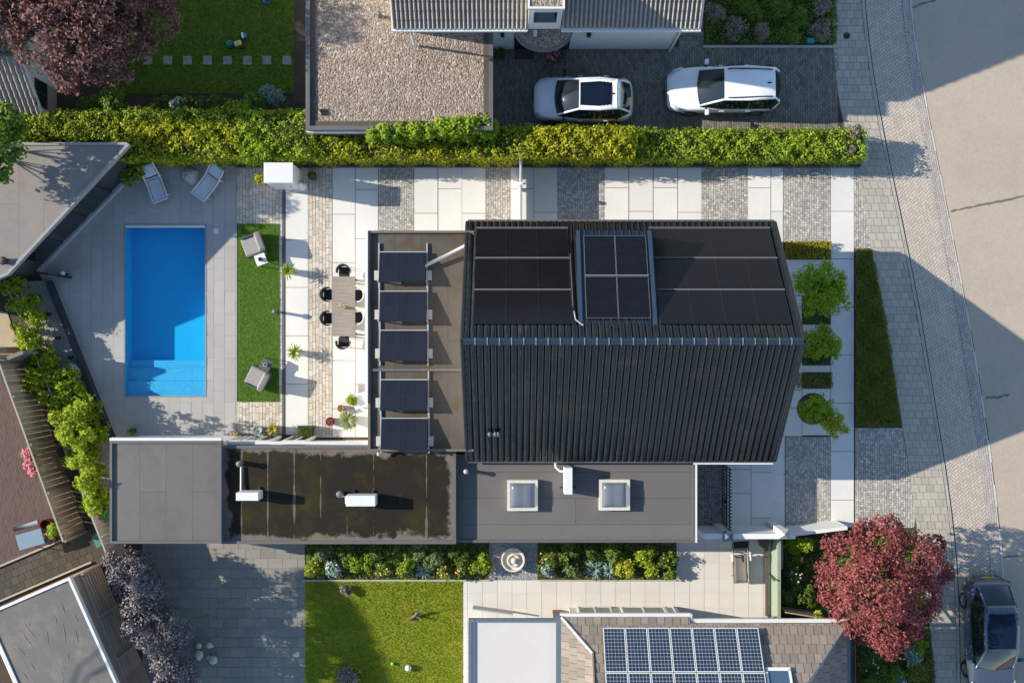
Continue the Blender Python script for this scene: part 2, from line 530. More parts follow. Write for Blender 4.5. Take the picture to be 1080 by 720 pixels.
m_grav = MGRAVEL('roof_gravel', [(0.16, 0.12, 0.09), (0.27, 0.21, 0.16), (0.36, 0.295, 0.235), (0.21, 0.155, 0.12), (0.50, 0.43, 0.36)], 15)
m_gravb = MGRAVEL('blue_gravel', [(0.16, 0.17, 0.18), (0.28, 0.29, 0.30), (0.42, 0.43, 0.44), (0.22, 0.22, 0.23)], 26)
m_gravg = MGRAVEL('grey_gravel', [(0.27, 0.255, 0.23), (0.36, 0.34, 0.31), (0.43, 0.41, 0.37)], 30)
m_white = M('white_render', (0.72, 0.70, 0.665), 0.7, 0.04, 2, 20, 0.03)
m_wpaint = M('white_paint', (0.69, 0.68, 0.65), 0.4, 0.04, 2)
m_cream = M('cream_render', (0.62, 0.57, 0.47), 0.8, 0.06, 2)
m_brickw = M('brick_wall', (0.30, 0.22, 0.17), 0.85, 0.15, 3, 20, 0.15)
m_dgrey = M('dark_cladding', (0.05, 0.05, 0.052), 0.6, 0.2, 3)
m_alu = M('aluminium', (0.42, 0.42, 0.42), 0.5, 0.08, 5, metal=0.25)
m_zinc = M('zinc_trim', (0.135, 0.13, 0.125), 0.55, 0.15, 3, metal=0.2)
m_bluegut = M('blue_grey_gutter', (0.12, 0.155, 0.19), 0.4, 0.08, 3)
m_black = M('black_metal', (0.018, 0.018, 0.02), 0.45, 0.2, 4)
m_rubber = M('rubber', (0.02, 0.02, 0.02), 0.85, 0.2, 6)
m_plastic = M('dark_plastic', (0.03, 0.03, 0.033), 0.6, 0.2, 6)
m_glassd = MGLASS('dark_glass', (0.012, 0.018, 0.022))
m_wood = M('weathered_wood', (0.22, 0.16, 0.10), 0.9, 0.25, 3, 30, 0.25, 0.3, 40)
m_wood2 = M('grey_wood', (0.20, 0.17, 0.14), 0.9, 0.25, 3, 30, 0.25, 0.3, 40)
m_bark = M('bark', (0.10, 0.075, 0.055), 0.95, 0.3, 6, 30, 0.3, 0.5, 30)
m_barkl = M('pale_bark', (0.20, 0.16, 0.12), 0.95, 0.3, 6)
m_terra = M('terracotta', (0.33, 0.13, 0.075), 0.8, 0.15, 4)
m_stone = M('pale_stone', (0.50, 0.47, 0.42), 0.85, 0.15, 4, 30, 0.15, 0.3, 30)
m_felt = MSEAM('felt_grey', (0.135, 0.125, 0.115), (0.075, 0.07, 0.065), 60, 1.0, 0)
m_felt_v = MSEAM('felt_grey_upright', (0.145, 0.135, 0.125), (0.09, 0.085, 0.08), 60, 1.0, math.pi / 2, col2=(0.115, 0.11, 0.10))
m_felt_b = MSEAM('felt_brown', (0.10, 0.085, 0.07), (0.065, 0.05, 0.038), 60, 1.0, math.pi / 2, col2=(0.07, 0.052, 0.026))
m_felt_p = MSEAM('felt_poolhouse', (0.25, 0.22, 0.195), (0.16, 0.14, 0.12), 60, 0.95, math.pi / 2, col2=(0.20, 0.175, 0.155))
m_felt_s = MSEAM('felt_shed', (0.15, 0.142, 0.132), (0.12, 0.113, 0.105), 30, 1.1, R(65), col2=(0.235, 0.20, 0.155))
m_whiteroof = M('white_roof_membrane', (0.585, 0.55, 0.50), 0.6, 0.05, 0.6, 6, 0.05)

# mossy wet felt: dry grey-brown border and seams, dark damp middle with olive moss
def m_mossy(hx, hy):
    m, nt, b = newmat('felt_mossy')
    co = coords(nt)
    sp = nt.nodes.new('ShaderNodeSeparateXYZ'); nt.links.new(co, sp.inputs[0])
    dx = mth(nt, 'SUBTRACT', hx, mth(nt, 'ABSOLUTE', sp.outputs[0])); dy = mth(nt, 'SUBTRACT', hy, mth(nt, 'ABSOLUTE', sp.outputs[1]))
    d = mth(nt, 'MINIMUM', dx, dy)
    d = mth(nt, 'ADD', d, mth(nt, 'MULTIPLY', mth(nt, 'SUBTRACT', noise(nt, co, 0.9, 8, 0.68), 0.5), 1.5))
    r = nd(nt, 'ShaderNodeMapRange'); r.inputs[1].default_value = 0.20; r.inputs[2].default_value = 0.34
    nt.links.new(d, r.inputs[0])
    fx = mth(nt, 'ABSOLUTE', mth(nt, 'SUBTRACT', mth(nt, 'FRACT', mth(nt, 'ADD', sp.outputs[0], 50.2)), 0.5))
    seamw = mth(nt, 'MULTIPLY', mth(nt, 'SUBTRACT', noise(nt, co, 0.55, 4, 0.6), 0.42), 0.28)
    seam = mth(nt, 'LESS_THAN', fx, seamw)
    wet = mth(nt, 'MULTIPLY', r.outputs[0], mth(nt, 'SUBTRACT', 1.0, mth(nt, 'MULTIPLY', seam, 0.75)))
    mo = nd(nt, 'ShaderNodeMapRange'); mo.inputs[1].default_value = 0.45; mo.inputs[2].default_value = 0.72
    nt.links.new(noise(nt, co, 0.6, 6, 0.7), mo.inputs[0])
    dark = mixc(nt, mo.outputs[0], (0.020, 0.016, 0.012), (0.048, 0.040, 0.008))
    dry = mixc(nt, noise(nt, co, 3, 5), (0.13, 0.105, 0.085), (0.20, 0.165, 0.135))
    col = mixc(nt, wet, dry, dark)
    hs = nt.nodes.new('ShaderNodeHueSaturation'); nt.links.new(col, hs.inputs['Color'])
    nt.links.new(mth(nt, 'ADD', 0.75, mth(nt, 'MULTIPLY', noise(nt, co, 20, 3), 0.5)), hs.inputs['Value'])
    finish(nt, b, hs.outputs[0], co, 0.7, 0.15, 70, spec=0.12)
    return m

L_yel = ML('leaf_golden', [(0.372, 0.388, 0.019), (0.620, 0.574, 0.023), (0.217, 0.264, 0.019), (0.527, 0.512, 0.031), (0.279, 0.341, 0.023)])
L_hed = ML('leaf_hedge', [(0.160, 0.272, 0.019), (0.288, 0.400, 0.032), (0.112, 0.192, 0.016), (0.352, 0.448, 0.040), (0.480, 0.512, 0.048)])
L_hed2 = ML('leaf_hedge_bright', [(0.246, 0.392, 0.022), (0.362, 0.493, 0.029), (0.174, 0.290, 0.017), (0.450, 0.536, 0.058)])
L_dk = ML('leaf_dark', [(0.085, 0.145, 0.020), (0.136, 0.221, 0.034), (0.068, 0.102, 0.017), (0.170, 0.255, 0.051)])
L_mid = ML('leaf_mid', [(0.128, 0.224, 0.032), (0.208, 0.320, 0.040), (0.096, 0.160, 0.024), (0.272, 0.368, 0.064)])
L_vine = ML('leaf_vine', [(0.260, 0.364, 0.019), (0.390, 0.481, 0.026), (0.182, 0.260, 0.016), (0.468, 0.520, 0.039)])
L_red = ML('leaf_maple', [(0.19, 0.045, 0.05), (0.33, 0.085, 0.085), (0.11, 0.03, 0.035), (0.44, 0.15, 0.13), (0.25, 0.06, 0.065)], trans=0.3)
L_plum = ML('leaf_copper', [(0.163, 0.081, 0.075), (0.250, 0.125, 0.106), (0.106, 0.056, 0.056), (0.375, 0.188, 0.163), (0.200, 0.112, 0.088)])
L_pur = ML('leaf_purple', [(0.14, 0.12, 0.13), (0.20, 0.18, 0.185), (0.07, 0.06, 0.066), (0.36, 0.32, 0.325), (0.10, 0.085, 0.093)], trans=0.15, rough=0.4)
L_lime = ML('leaf_lime', [(0.360, 0.396, 0.024), (0.480, 0.504, 0.048), (0.264, 0.312, 0.024)])
L_orange = ML('leaf_orange', [(0.400, 0.280, 0.030), (0.280, 0.240, 0.020), (0.480, 0.360, 0.050), (0.180, 0.170, 0.020)])
L_blue = ML('leaf_bluegrey', [(0.216, 0.324, 0.270), (0.324, 0.446, 0.378), (0.149, 0.243, 0.189), (0.459, 0.567, 0.486)])
L_heath = ML('leaf_heather', [(0.255, 0.210, 0.180), (0.420, 0.330, 0.300), (0.180, 0.180, 0.105), (0.540, 0.420, 0.405)])
L_moss = ML('leaf_carpet', [(0.26, 0.28, 0.02), (0.20, 0.23, 0.02), (0.162, 0.209, 0.023), (0.228, 0.285, 0.028), (0.114, 0.162, 0.023), (0.266, 0.228, 0.057), (0.209, 0.152, 0.076)])
L_ylcov = ML('leaf_cover', [(0.450, 0.330, 0.030), (0.330, 0.300, 0.030), (0.240, 0.255, 0.022), (0.540, 0.405, 0.060)])
F_white = ML('petal_white', [(0.600, 0.620, 0.620), (0.750, 0.760, 0.750), (0.450, 0.500, 0.500)], trans=0.2)
F_pink = ML('petal_pink', [(0.700, 0.140, 0.250), (0.800, 0.250, 0.360), (0.600, 0.100, 0.200)], trans=0.2)
F_oran = ML('petal_apricot', [(0.750, 0.330, 0.140), (0.800, 0.450, 0.220), (0.650, 0.250, 0.100)], trans=0.2)
F_yel = ML('petal_yellow', [(0.750, 0.600, 0.050), (0.650, 0.480, 0.040)], trans=0.2)

# ================================================================== ground and paving
Z0 = -0.08
POOL = rect_px(131.5, 237, 217, 418)
big = [(-300, -300), (300, -300), (300, 300), (-300, 300)]
mb = MB()
for q in split_hole(big, POOL): mb.sheet(q, Z0)
stru(mb, 'ground', m_ground)

def lerp_tab(tab, y):
    if y <= tab[0][0]:
        a, b = tab[0], tab[1]
    elif y >= tab[-1][0]:
        a, b = tab[-2], tab[-1]
    else:
        for i in range(len(tab) - 1):
            if tab[i][0] <= y <= tab[i + 1][0]:
                a, b = tab[i], tab[i + 1]; break
    return a[1] + (b[1] - a[1]) * (y - a[0]) / (b[0] - a[0])

# the street runs down the right side, bending gently: edge positions (row, column)
E_walk0 = [(-80, 874), (0, 877), (48, 878), (130, 887), (180, 905), (270, 920), (355, 935), (435, 950), (540, 965), (690, 985), (800, 990)]
E_kerb = [(-80, 908), (0, 911), (50, 917), (112, 926), (180, 940), (285, 962), (360, 976), (410, 983), (472, 994), (540, 1003.5), (577, 1008.5), (640, 1011.5), (720, 1013), (800, 1013)]
E_gut = [(-80, 948), (0, 950.5), (90, 963), (180, 981), (270, 999), (360, 1015.5), (450, 1029), (540, 1041), (600, 1046), (720, 1050), (800, 1051)]
E_road = [(-80, 957.5), (0, 960), (90, 974), (180, 992), (270, 1010), (360, 1027), (450, 1042), (540, 1053.5), (600, 1060), (720, 1065), (800, 1066)]
def fx(tab):
    # smooth curve in metres: column as a function of y
    def f(y):
        py = 360 - y * PXM
        s = sum(lerp_tab(tab, py + d) for d in (-40, -20, 0, 20, 40)) / 5
        return (s - 540) / PXM
    return f
fw, fk, fg, fr = fx(E_walk0), fx(E_kerb), fx(E_gut), fx(E_road)
Y0, Y1 = -17.5, 17.5
ys = [Y0 + i * 0.5 for i in range(int((Y1 - Y0) / 0.5) + 1)]

def strip(fa, fb, z, name, mat, side=None):
    m = MB()
    m.grid([[(fa(y), y, z), (fb(y), y, z)][::1] for y in ys])
    if side is not None:
        m.grid([[(fb(y), y, z), (fb(y), y, side)] for y in ys])
    return stru(m, name, mat)

strip(lambda y: fw(y) - 0.03, lambda y: fk(y) - 0.02, -0.016, 'sidewalk_bed', m_joint, -0.08)
strip(lambda y: fk(y) - 0.03, fr, -0.036, 'parking_bed', m_jdark)
m = MB(); m.grid([[(fr(y), y, -0.032)] + [(x, y, -0.032) for x in (24, 40, 80)] for y in [-60] + ys + [60]]); stru(m, 'road', m_asph)

def curved(mb, fa, fb, z, bw, bh, along=False, gap=0.012, bond=0.5, jit=0.002):
    """courses that follow the bend of the street"""
    wmax = max(fb(y) - fa(y) for y in ys)
    for j in range(int((Y1 - Y0) / bh)):
        y = Y0 + j * bh
        w = fb(y + bh / 2) - fa(y + bh / 2)
        n = max(1, round(w / bw))
        off = (j % 2) * bond
        for i in range(-1, n + 1):
            u0, u1 = max(0, (i + off) * bw), min(w, (i + 1 + off) * bw)
            if u1 - u0 < 0.04: continue
            g = gap / 2
            q = [(fa(y + g) + u0 + g, y + g), (fa(y + g) + u1 - g, y + g), (fa(y + bh - g) + u1 - g, y + bh - g), (fa(y + bh - g) + u0 + g, y + bh - g)]
            mb.add([(a + random.uniform(-jit, jit), b + random.uniform(-jit, jit), z + random.uniform(-.002, .002)) for a, b in q], [(0, 1, 2, 3)])

m = MB(); curved(m, fw, lambda y: fk(y) - 0.14, 0.0, 0.30, 0.30); stru(m, 'sidewalk', m_walk)
m = MB(); curved(m, lambda y: fk(y) - 0.13, fk, 0.003, 0.13, 0.9, gap=0.01); stru(m, 'kerb', m_kerb)
# gutter: narrow courses along the street
m = MB()
for c in range(4):
    a = lambda y, c=c: fg(y) + (fr(y) - fg(y)) * (c / 5)
    b = lambda y, c=c: fg(y) + (fr(y) - fg(y)) * ((c + 1) / 5) - 0.008
    for j in range(int((Y1 - Y0) / 0.21)):
        y = Y0 + j * 0.21 + (c % 2) * 0.1
        m.add([(a(y), y, -0.026), (b(y), y, -0.026), (b(y + .2), y + .2, -0.026), (a(y + .2), y + .2, -0.026)], [(0, 1, 2, 3)])
stru(m, 'gutter', m_gut)
m = MB(); curved(m, lambda y: fg(y) + (fr(y) - fg(y)) * 0.8, fr, -0.020, 0.12, 0.9, gap=0.008); stru(m, 'gutter_edge', M('gutter_edge', (0.55, 0.50, 0.43), 0.85, 0.12, 3))
# herringbone parking strip
m = MB(); bs = 0.105; c45 = math.sqrt(0.5)
nn = int(46 / bs)
for i in range(-nn // 2, nn // 2):
    for j in range(-nn // 2, nn // 2):
        d = (i - j) % 4
        if d == 0: w_, h_ = 2, 1
        elif d == 3: w_, h_ = 1, 2
        else: continue
        g = 0.05
        q = [(i + g, j + g), (i + w_ - g, j + g), (i + w_ - g, j + h_ - g), (i + g, j + h_ - g)]
        q = [((a - b) * c45 * bs, (a + b) * c45 * bs) for a, b in q]
        yc = sum(p[1] for p in q) / 4; uc = sum(p[0] for p in q) / 4 + 0.7
        if not (Y0 < yc < Y1): continue
        w = fg(yc) - fk(yc)
        if not (-0.10 < uc < w + 0.10): continue
        z = -0.028 + random.uniform(-.002, .002)
        m.add([(fk(yc) + min(w - .008, max(0.045, a + 0.7)) + (fk(b) - fk(yc)), b, z) for a, b in q], [(0, 1, 2, 3)])
stru(m, 'parking_strip', m_herr)
# sealed cracks across the carriageway
def crack(pts):
    mb = MB(); L = []; Rr = []
    for i in range(len(pts) - 1):
        for k in range(6):
            t = k / 6
            x = pts[i][0] + (pts[i + 1][0] - pts[i][0]) * t + random.uniform(-.7, .7); y = pts[i][1] + (pts[i + 1][1] - pts[i][1]) * t + random.uniform(-.5, .5)
            w = random.uniform(.5, 1.4)
            L.append((*G(x, y - w), -0.027)); Rr.append((*G(x, y + w), -0.027))
    mb.grid([[a, b] for a, b in zip(L, Rr)])
    return mb
for p in ([(1003, 223), (1016, 220), (1036, 216), (1060, 211), (1100, 203)], [(960, 9), (970, 5), (990, -1)], [(1039, 419), (1052, 419), (1067, 415)], [(1057, 588), (1070, 586), (1100, 585)]):
    stru(crack(p), 'road_crack', m_asph_tar)

# soil under all gardens (with the pool left open)
gard = ccw([G(-60, -60), (fw(15.5), 15.5)] + [(fw(y), y) for y in np.arange(15, -15.6, -0.5)] + [G(-60, 780)])
mb = MB()
for q in split_hole(gard, POOL): mb.sheet(q, -0.02)
stru(mb, 'soil', m_soil)

def paved(name, polys, bed, mat, bw, bh, z=0.0, **kw):
    a, b = MB(), MB()
    for p in polys:
        p = ccw(p)
        a.sheet(p, z - 0.012); pave(b, p, z, bw, bh, **kw)
    stru(a, name + '_bed', bed); return stru(b, name, mat)

# pool deck
deck = GP([(130, 195), (250, 195), (250, 458), (118, 463), (40, 285)])
paved('pool_deck', split_hole(deck, POOL) + [rect_px(126, 168, 250, 195)], m_deckj, m_deck, 0.9, 0.45, rot=math.pi / 2, gap=0.008, org=G(131.5, 237))
# beige setts
paved('beige_setts', [rect_px(250.3, 168, 294.5, 236), rect_px(250.3, 423.5, 294.5, 458), rect_px(294.5, 168, 297.5, 458), rect_px(325, 168, 350, 461)], m_joint, m_sett2, 0.27, 0.135, rot=math.pi / 2, gap=0.014, bond='r', jit=0.006)
mb = MB(); mb.prism(rect_px(251.5, 236, 294.5, 423.5), -0.015, 0.022); stru(mb, 'artificial_lawn', m_turf)
mb = MB(); mb.prism(rect_px(297.7, 168, 300.4, 458), -0.015, 0.004); stru(mb, 'step_shadow_strip', M('step_shadow_grey', (0.10, 0.105, 0.115), 0.6, 0.2, 8))  # dark strip paints the thin shadow along a terrace step
# big white slabs, column by column, each with its own joint offset
m_sj = M('slab_joint', (0.20, 0.18, 0.15), 0.9, 0.2, 4)
bed, top = MB(), MB()
def slabcol(x0, x1, y0, y1, joints):
    bed.sheet(rect_px(x0, y0, x1, y1), -0.012)
    c = [y0] + [j for j in joints if y0 < j < y1] + [y1]
    for a, b in zip(c[:-1], c[1:]):
        top.sheet(rect_px(x0 + .3, a + .3, x1 - .3, b - .3), random.uniform(-.002, .002))
slabcol(301, 325, 168, 458, [203, 253, 303, 354, 405, 456])
slabcol(350.4, 374.6, 168, 461, [226, 277, 330, 380, 431])
slabcol(374.6, 399, 168, 461, [200, 252, 303, 353, 405, 430])
for x0, js in ((436.5, [225]), (462, [199]), (487, [225])): slabcol(x0, x0 + 25.3, 168, 300, js)
slabcol(538.5, 563, 168, 300, [199]); slabcol(563, 588, 168, 300, [224])
for x0, js in ((637.5, [198]), (663.3, [223]), (689, [198]), (714.6, [224])): slabcol(x0, x0 + 25.6, 168, 300, js)
slabcol(788.5, 813, 168, 300, [198]); slabcol(813, 826, 168, 600, [223, 273, 330, 380, 430, 480, 530])
slabcol(876, 900.8, 168, 556, [223, 273, 324, 374, 425, 476, 527])
slabcol(826, 876, 273.5, 312, [300]); slabcol(826, 846, 312, 460, [325, 357, 390, 411, 430]); slabcol(846, 876, 342, 356, []); slabcol(838, 876, 385, 392.5, [])
slabcol(846, 876, 409.5, 459, [])
slabcol(767, 792, 470, 556, [495, 520]); slabcol(792, 817, 470, 556, [498, 546]); slabcol(817, 828, 460, 556, [500])
stru(bed, 'slab_bed', m_sj); stru(top, 'white_slabs', m_slab)
# grey setts between the slabs
paved('grey_setts', [rect_px(399, 168, 436.5, 300), rect_px(512.3, 168, 538.5, 300), rect_px(588, 168, 637.5, 300), rect_px(740.2, 168, 788.5, 300), rect_px(826, 168, 876, 255)], m_joint, m_sett, 0.10, 0.095, rot=math.pi / 2, gap=0.013, bond='r', jit=0.007)
fr_poly = ccw([G(900.8, 168), G(905, 180), G(919, 262), G(900.8, 262)])
fr2 = ccw([G(902, 451), G(951.5, 451), G(966, 545), G(964, 556), G(902, 556)])
paved('grey_setts', [fr_poly, fr2, rect_px(828.5, 460.5, 876, 556)], m_joint, m_sett, 0.10, 0.095, rot=math.pi / 2, gap=0.013, bond='r', jit=0.007)
paved('dark_setts', [rect_px(725, 470, 767, 556)], m_jdark, m_sett3, 0.11, 0.10, rot=math.pi / 2, gap=0.016, bond='r', jit=0.007)
# driveways and terraces
paved('brick_driveway', [rect_px(515, 50, 884, 136), ccw([G(884, 48), G(878, 48), G(887, 136), G(884, 136)])], m_jdark, m_drive, 0.2, 0.1, rot=math.pi / 2, gap=0.014, jit=0.004)
paved('garden_path', [rect_px(716, -20, 742, 50)], m_jdark, m_drive, 0.2, 0.2, gap=0.014)
paved('south_terrace', [rect_px(488.5, 611.5, 815, 760), rect_px(713.5, 558, 815, 611.5)], m_tilej, m_tile, 0.6, 0.6, bond=0.0, gap=0.010)
paved('tiled_driveway', [rect_px(150, 556, 321.5, 760)], M('joint_mid', (0.15, 0.14, 0.12), .95, .2), m_dtile, 0.6, 0.4, gap=0.012)
paved('brick_patio', [ccw([G(-60, 300), G(12, 380), G(92, 561), G(66, 571), G(-60, 625)])], m_jdark, m_patio, 0.2, 0.055, rot=R(82), gap=0.010)
alley = ccw([G(-60, 622), G(69, 569), G(99, 553), G(118, 600), G(97, 593), G(29, 621), G(-60, 658)])
paved('alley', [ccw([G(-60, 624), G(70, 569), G(97, 592), G(-60, 657)]), ccw([G(70, 569), G(101, 549), G(122, 600), G(97, 592)])], m_jdark, m_alley, 0.3, 0.3, z=0.006, rot=R(23), gap=0.012)
mb = MB()
for a, b in (((-60, 622), (70, 567)), ((-60, 659), (97, 592)), ((88, 520), (122, 605))):
    p, q = Vector(G(*a)), Vector(G(*b)); mb.box(((p.x + q.x) / 2, (p.y + q.y) / 2, 0.03), ((q - p).length, 0.07, 0.12), math.atan2(q.y - p.y, q.x - p.x))
stru(mb, 'alley_kerb', M('kerb_pale', (0.42, 0.37, 0.30), 0.85, 0.2, 4))
# lawns
mb = MB(); mb.sheet(rect_px(321.5, 612, 488, 760), 0.0); stru(mb, 'lawn', m_lawn)
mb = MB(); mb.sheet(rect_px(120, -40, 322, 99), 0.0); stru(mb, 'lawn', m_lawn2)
mb = MB(); mb.sheet(rect_px(310, -40, 323, 110), 0.004); stru(mb, 'soil_strip', m_soil)
mb = MB(); mb.sheet(rect_px(516, 566, 567, 611), 0.0); stru(mb, 'gravel_square', m_gravb)
mb = MB(); mb.prism(ccw([G(20, 297), G(50, 296), G(122, 470), G(116, 520), G(70, 480)]), -0.015, 0.10); stru(mb, 'gravel_bed', m_gravg)
# timber and stone edgings
mb = MB()
for a, b, w in (((320, 611.5), (517, 611.5), .06), ((567, 611.5), (713, 611.5), .05), ((742, 49.5), (884, 49.5), .10)):
    p, q = Vector(G(*a)), Vector(G(*b)); mb.box(((p.x + q.x) / 2, (p.y + q.y) / 2, 0.02), ((q - p).length, w, 0.08), math.atan2(q.y - p.y, q.x - p.x))
stru(mb, 'bed_edging', m_kerb)
# ================================================================== swimming pool
m_liner = M('pool_liner', (0.03, 0.40, 0.66), 0.5, 0.08, 2.5, 14, 0.12, 0.0)
m_lstep = MI('pool_step_tile', [(0.20, 0.47, 0.68), (0.25, 0.52, 0.71), (0.17, 0.43, 0.65)], fvar=0.1)
m, nt, b = newmat('pool_water'); m_water = m
for n in list(nt.nodes):
    if n.type == 'BSDF_PRINCIPLED': nt.nodes.remove(n)
out = [n for n in nt.nodes if n.type == 'OUTPUT_MATERIAL'][0]
trn = nt.nodes.new('ShaderNodeBsdfTransparent'); trn.inputs[0].default_value = (0.50, 0.90, 0.99, 1)
gls = nt.nodes.new('ShaderNodeBsdfGlossy'); gls.inputs['Roughness'].default_value = 0.04
fre = nt.nodes.new('ShaderNodeFresnel'); fre.inputs[0].default_value = 1.33
bp = nd(nt, 'ShaderNodeBump', Strength=0.35); bp.inputs['Distance'].default_value = 0.03
wco = coords(nt)
nt.links.new(noise(nt, wco, 3.5, 3), bp.inputs['Height']); nt.links.new(bp.outputs[0], gls.inputs['Normal']); nt.links.new(bp.outputs[0], fre.inputs['Normal'])
mxw = nt.nodes.new('ShaderNodeMixShader'); gb = nt.nodes.new('ShaderNodeNewGeometry'); nt.links.new(mth(nt, 'MULTIPLY', fre.outputs[0], mth(nt, 'SUBTRACT', 1.0, gb.outputs['Backfacing'])), mxw.inputs[0]); nt.links.new(trn.outputs[0], mxw.inputs[1]); nt.links.new(gls.outputs[0], mxw.inputs[2]); nt.links.new(mxw.outputs[0], out.inputs[0])

px0, px1 = min(p[0] for p in POOL), max(p[0] for p in POOL); py0, py1 = min(p[1] for p in POOL), max(p[1] for p in POOL)
pool = thing('swimming_pool', 'rectangular blue swimming pool set in the grey tiled deck', 'pool', ((px0 + px1) / 2, (py0 + py1) / 2, -1.0))
mb = MB(); D = -0.80
c = [(px0, py0), (px1, py0), (px1, py1), (px0, py1)]
vsx = [(x, y, z) for z in (0.004, D) for x, y in c]
mb.add(vsx, [(4, 5, 6, 7)] + [(i, (i + 1) % 4, 4 + (i + 1) % 4, 4 + i)[::-1] for i in range(4)])
mb.build('basin', m_liner, pool)
mb = MB(); mb.ring(inset(c, -0.03), 0.055, -0.02, 0.012); mb.build('coping', m_deckj, pool)
sy = G(0, 380)[1]
mb = MB()
for k, (a, z) in enumerate(((380, -0.46), (388, -0.33), (402, -0.20))):
    y = G(0, a)[1]
    mb.box(((px0 + px1) / 2, (py0 + y) / 2, (D + z) / 2), (px1 - px0 - 0.004, y - py0 - 0.004 * k, z - D))
mb.build('steps', m_liner, pool)
mb = MB()
for a, b_, z in ((380, 387.5, -0.455), (388, 401.5, -0.325), (402, 417.6, -0.195)):
    pave(mb, rect_px(132, a, 216.5, b_), z, 0.06, 0.06, gap=0.008, bond='r')
mb.build('step_tiles', m_lstep, pool)
mb = MB(); mb.add([(px0, py0, -0.09), (px1, py0, -0.09), (px1, py1, -0.09), (px0, py1, -0.09)], [(0, 1, 2, 3)]); mb.build('water', m_water, pool)
mb = MB(); mb.box(((px0 + px1) / 2, py1 - 0.07, -0.03), (px1 - px0 - 0.02, 0.10, 0.06)); mb.build('cover_roller', m_wpaint, pool, bevel=0.01)
mb = MB(); mb.box((*G(228, 243.8), 0.015), (0.21, 0.21, 0.03)); tag(mb.build('skimmer_lid', m_wpaint, bevel=0.01), 'small white square skimmer lid in the deck at the top right pool corner', 'lid')

# ================================================================== flat-roofed buildings
def flat_building(name, label, cat, poly, h, wall, roof, trim, ph=0.12, pw=0.14, over=0.05, trim_in=None):
    poly = ccw(poly)
    c = Vector((sum(p[0] for p in poly) / len(poly), sum(p[1] for p in poly) / len(poly), 0))
    t = thing(name, label, cat, tuple(c))
    mb = MB(); mb.prism(inset(poly, over + 0.02), -0.05, h - 0.12); mb.build('wall', wall, t)
    r = MB(); r.prism(inset(poly, pw * 0.6), h - 0.11, h); r.build('roof', roof, t)
    mb = MB(); mb.ring(poly, pw, h - 0.18, h + ph); mb.build('roof_edge', trim, t)
    return t

def wall_window(parent, c, w, hgt, axis, depth=0.06, glass=None, frame=None, mull=1):
    """window on a wall: frame part with a pane under it. axis 'x': lies along x"""
    cx, cy, cz = c
    f = MB(); e = 0.06
    sx = lambda a, d: (a, d) if axis == 'x' else (d, a)
    def bar(du, dz, a, d):
        x, y = (cx + du, cy) if axis == 'x' else (cx, cy + du)
        s = sx(a, depth * 2)
        f.box((x, y, cz + dz), (s[0], s[1], d))
    bar(0, hgt / 2 - e / 2, w, e); bar(0, -hgt / 2 + e / 2, w, e)
    for k in range(mull + 2):
        bar(-w / 2 + e / 2 + (w - e) * k / (mull + 1), 0, e, hgt - 2 * e)
    fo = f.build('window', frame or m_wpaint, parent)
    g = MB(); s = sx(w - 0.02, depth * 1.2); g.box((cx, cy, cz), (s[0], s[1], hgt - 0.02))
    g.build('pane', glass or m_glassd, fo, local=False)
    return fo

# left, middle and right flat roofs of the main house's side wing
pl = rect_px(116.5, 464.5, 234, 572.5, 2.95)
bl = flat_building('flat_roof_garage', 'grey felt flat roof block at the left end of the side wing, below the pool', 'garage', pl, 2.95, m_white, m_felt_v, m_zinc, 0.08, 0.09)
yN = max(p[1] for p in pl); x0 = min(p[0] for p in pl); x1 = max(p[0] for p in pl)
mb = MB(); mb.box(((x0 + x1) / 2, yN + 0.06, 2.9), (x1 - x0, 0.10, 0.28)); mb.build('fascia', m_wpaint, bl)
pm = rect_px(234.5, 469.5, 481, 573, 2.72)
xs = [p[0] for p in pm]; yy = [p[1] for p in pm]
bm = flat_building('flat_roof_extension', 'mossy wet brown flat roof block in the middle of the side wing', 'extension', pm, 2.72, m_white, m_mossy((max(xs) - min(xs)) / 2, (max(yy) - min(yy)) / 2), m_zinc, 0.07, 0.11)
yN2 = max(yy)
mb = MB(); mb.box(((min(xs) + max(xs)) / 2 - 1.6, yN2 + 0.02 + 0.05, 2.4), (max(xs) - min(xs) - 3.4, 0.10, 0.22)); mb.build('fascia', m_wpaint, bm)
for px, w in ((284, 1.05), (322, 0.9), (262, 0.5)):
    wall_window(bm, (G(px, 0)[0], yN2 + 0.07, 1.1), w, 2.0, 'x', glass=m_glassd)
pr = rect_px(481.5, 479, 732.5, 571.5, 2.42)
br_ = flat_building('flat_roof_wing', 'grey flat roof block with two domed skylights beside the black tiled house', 'wing', pr, 2.42, m_white, m_felt, m_zinc, 0.07, 0.09)
mb = MB(); xr = max(p[0] for p in pr); yr0 = min(p[1] for p in pr); yr1 = max(p[1] for p in pr)
mb.box((xr + 0.05, (yr0 + yr1) / 2, 2.42), (0.07, yr1 - yr0, 0.16)); mb.build('gutter', m_wpaint, br_)

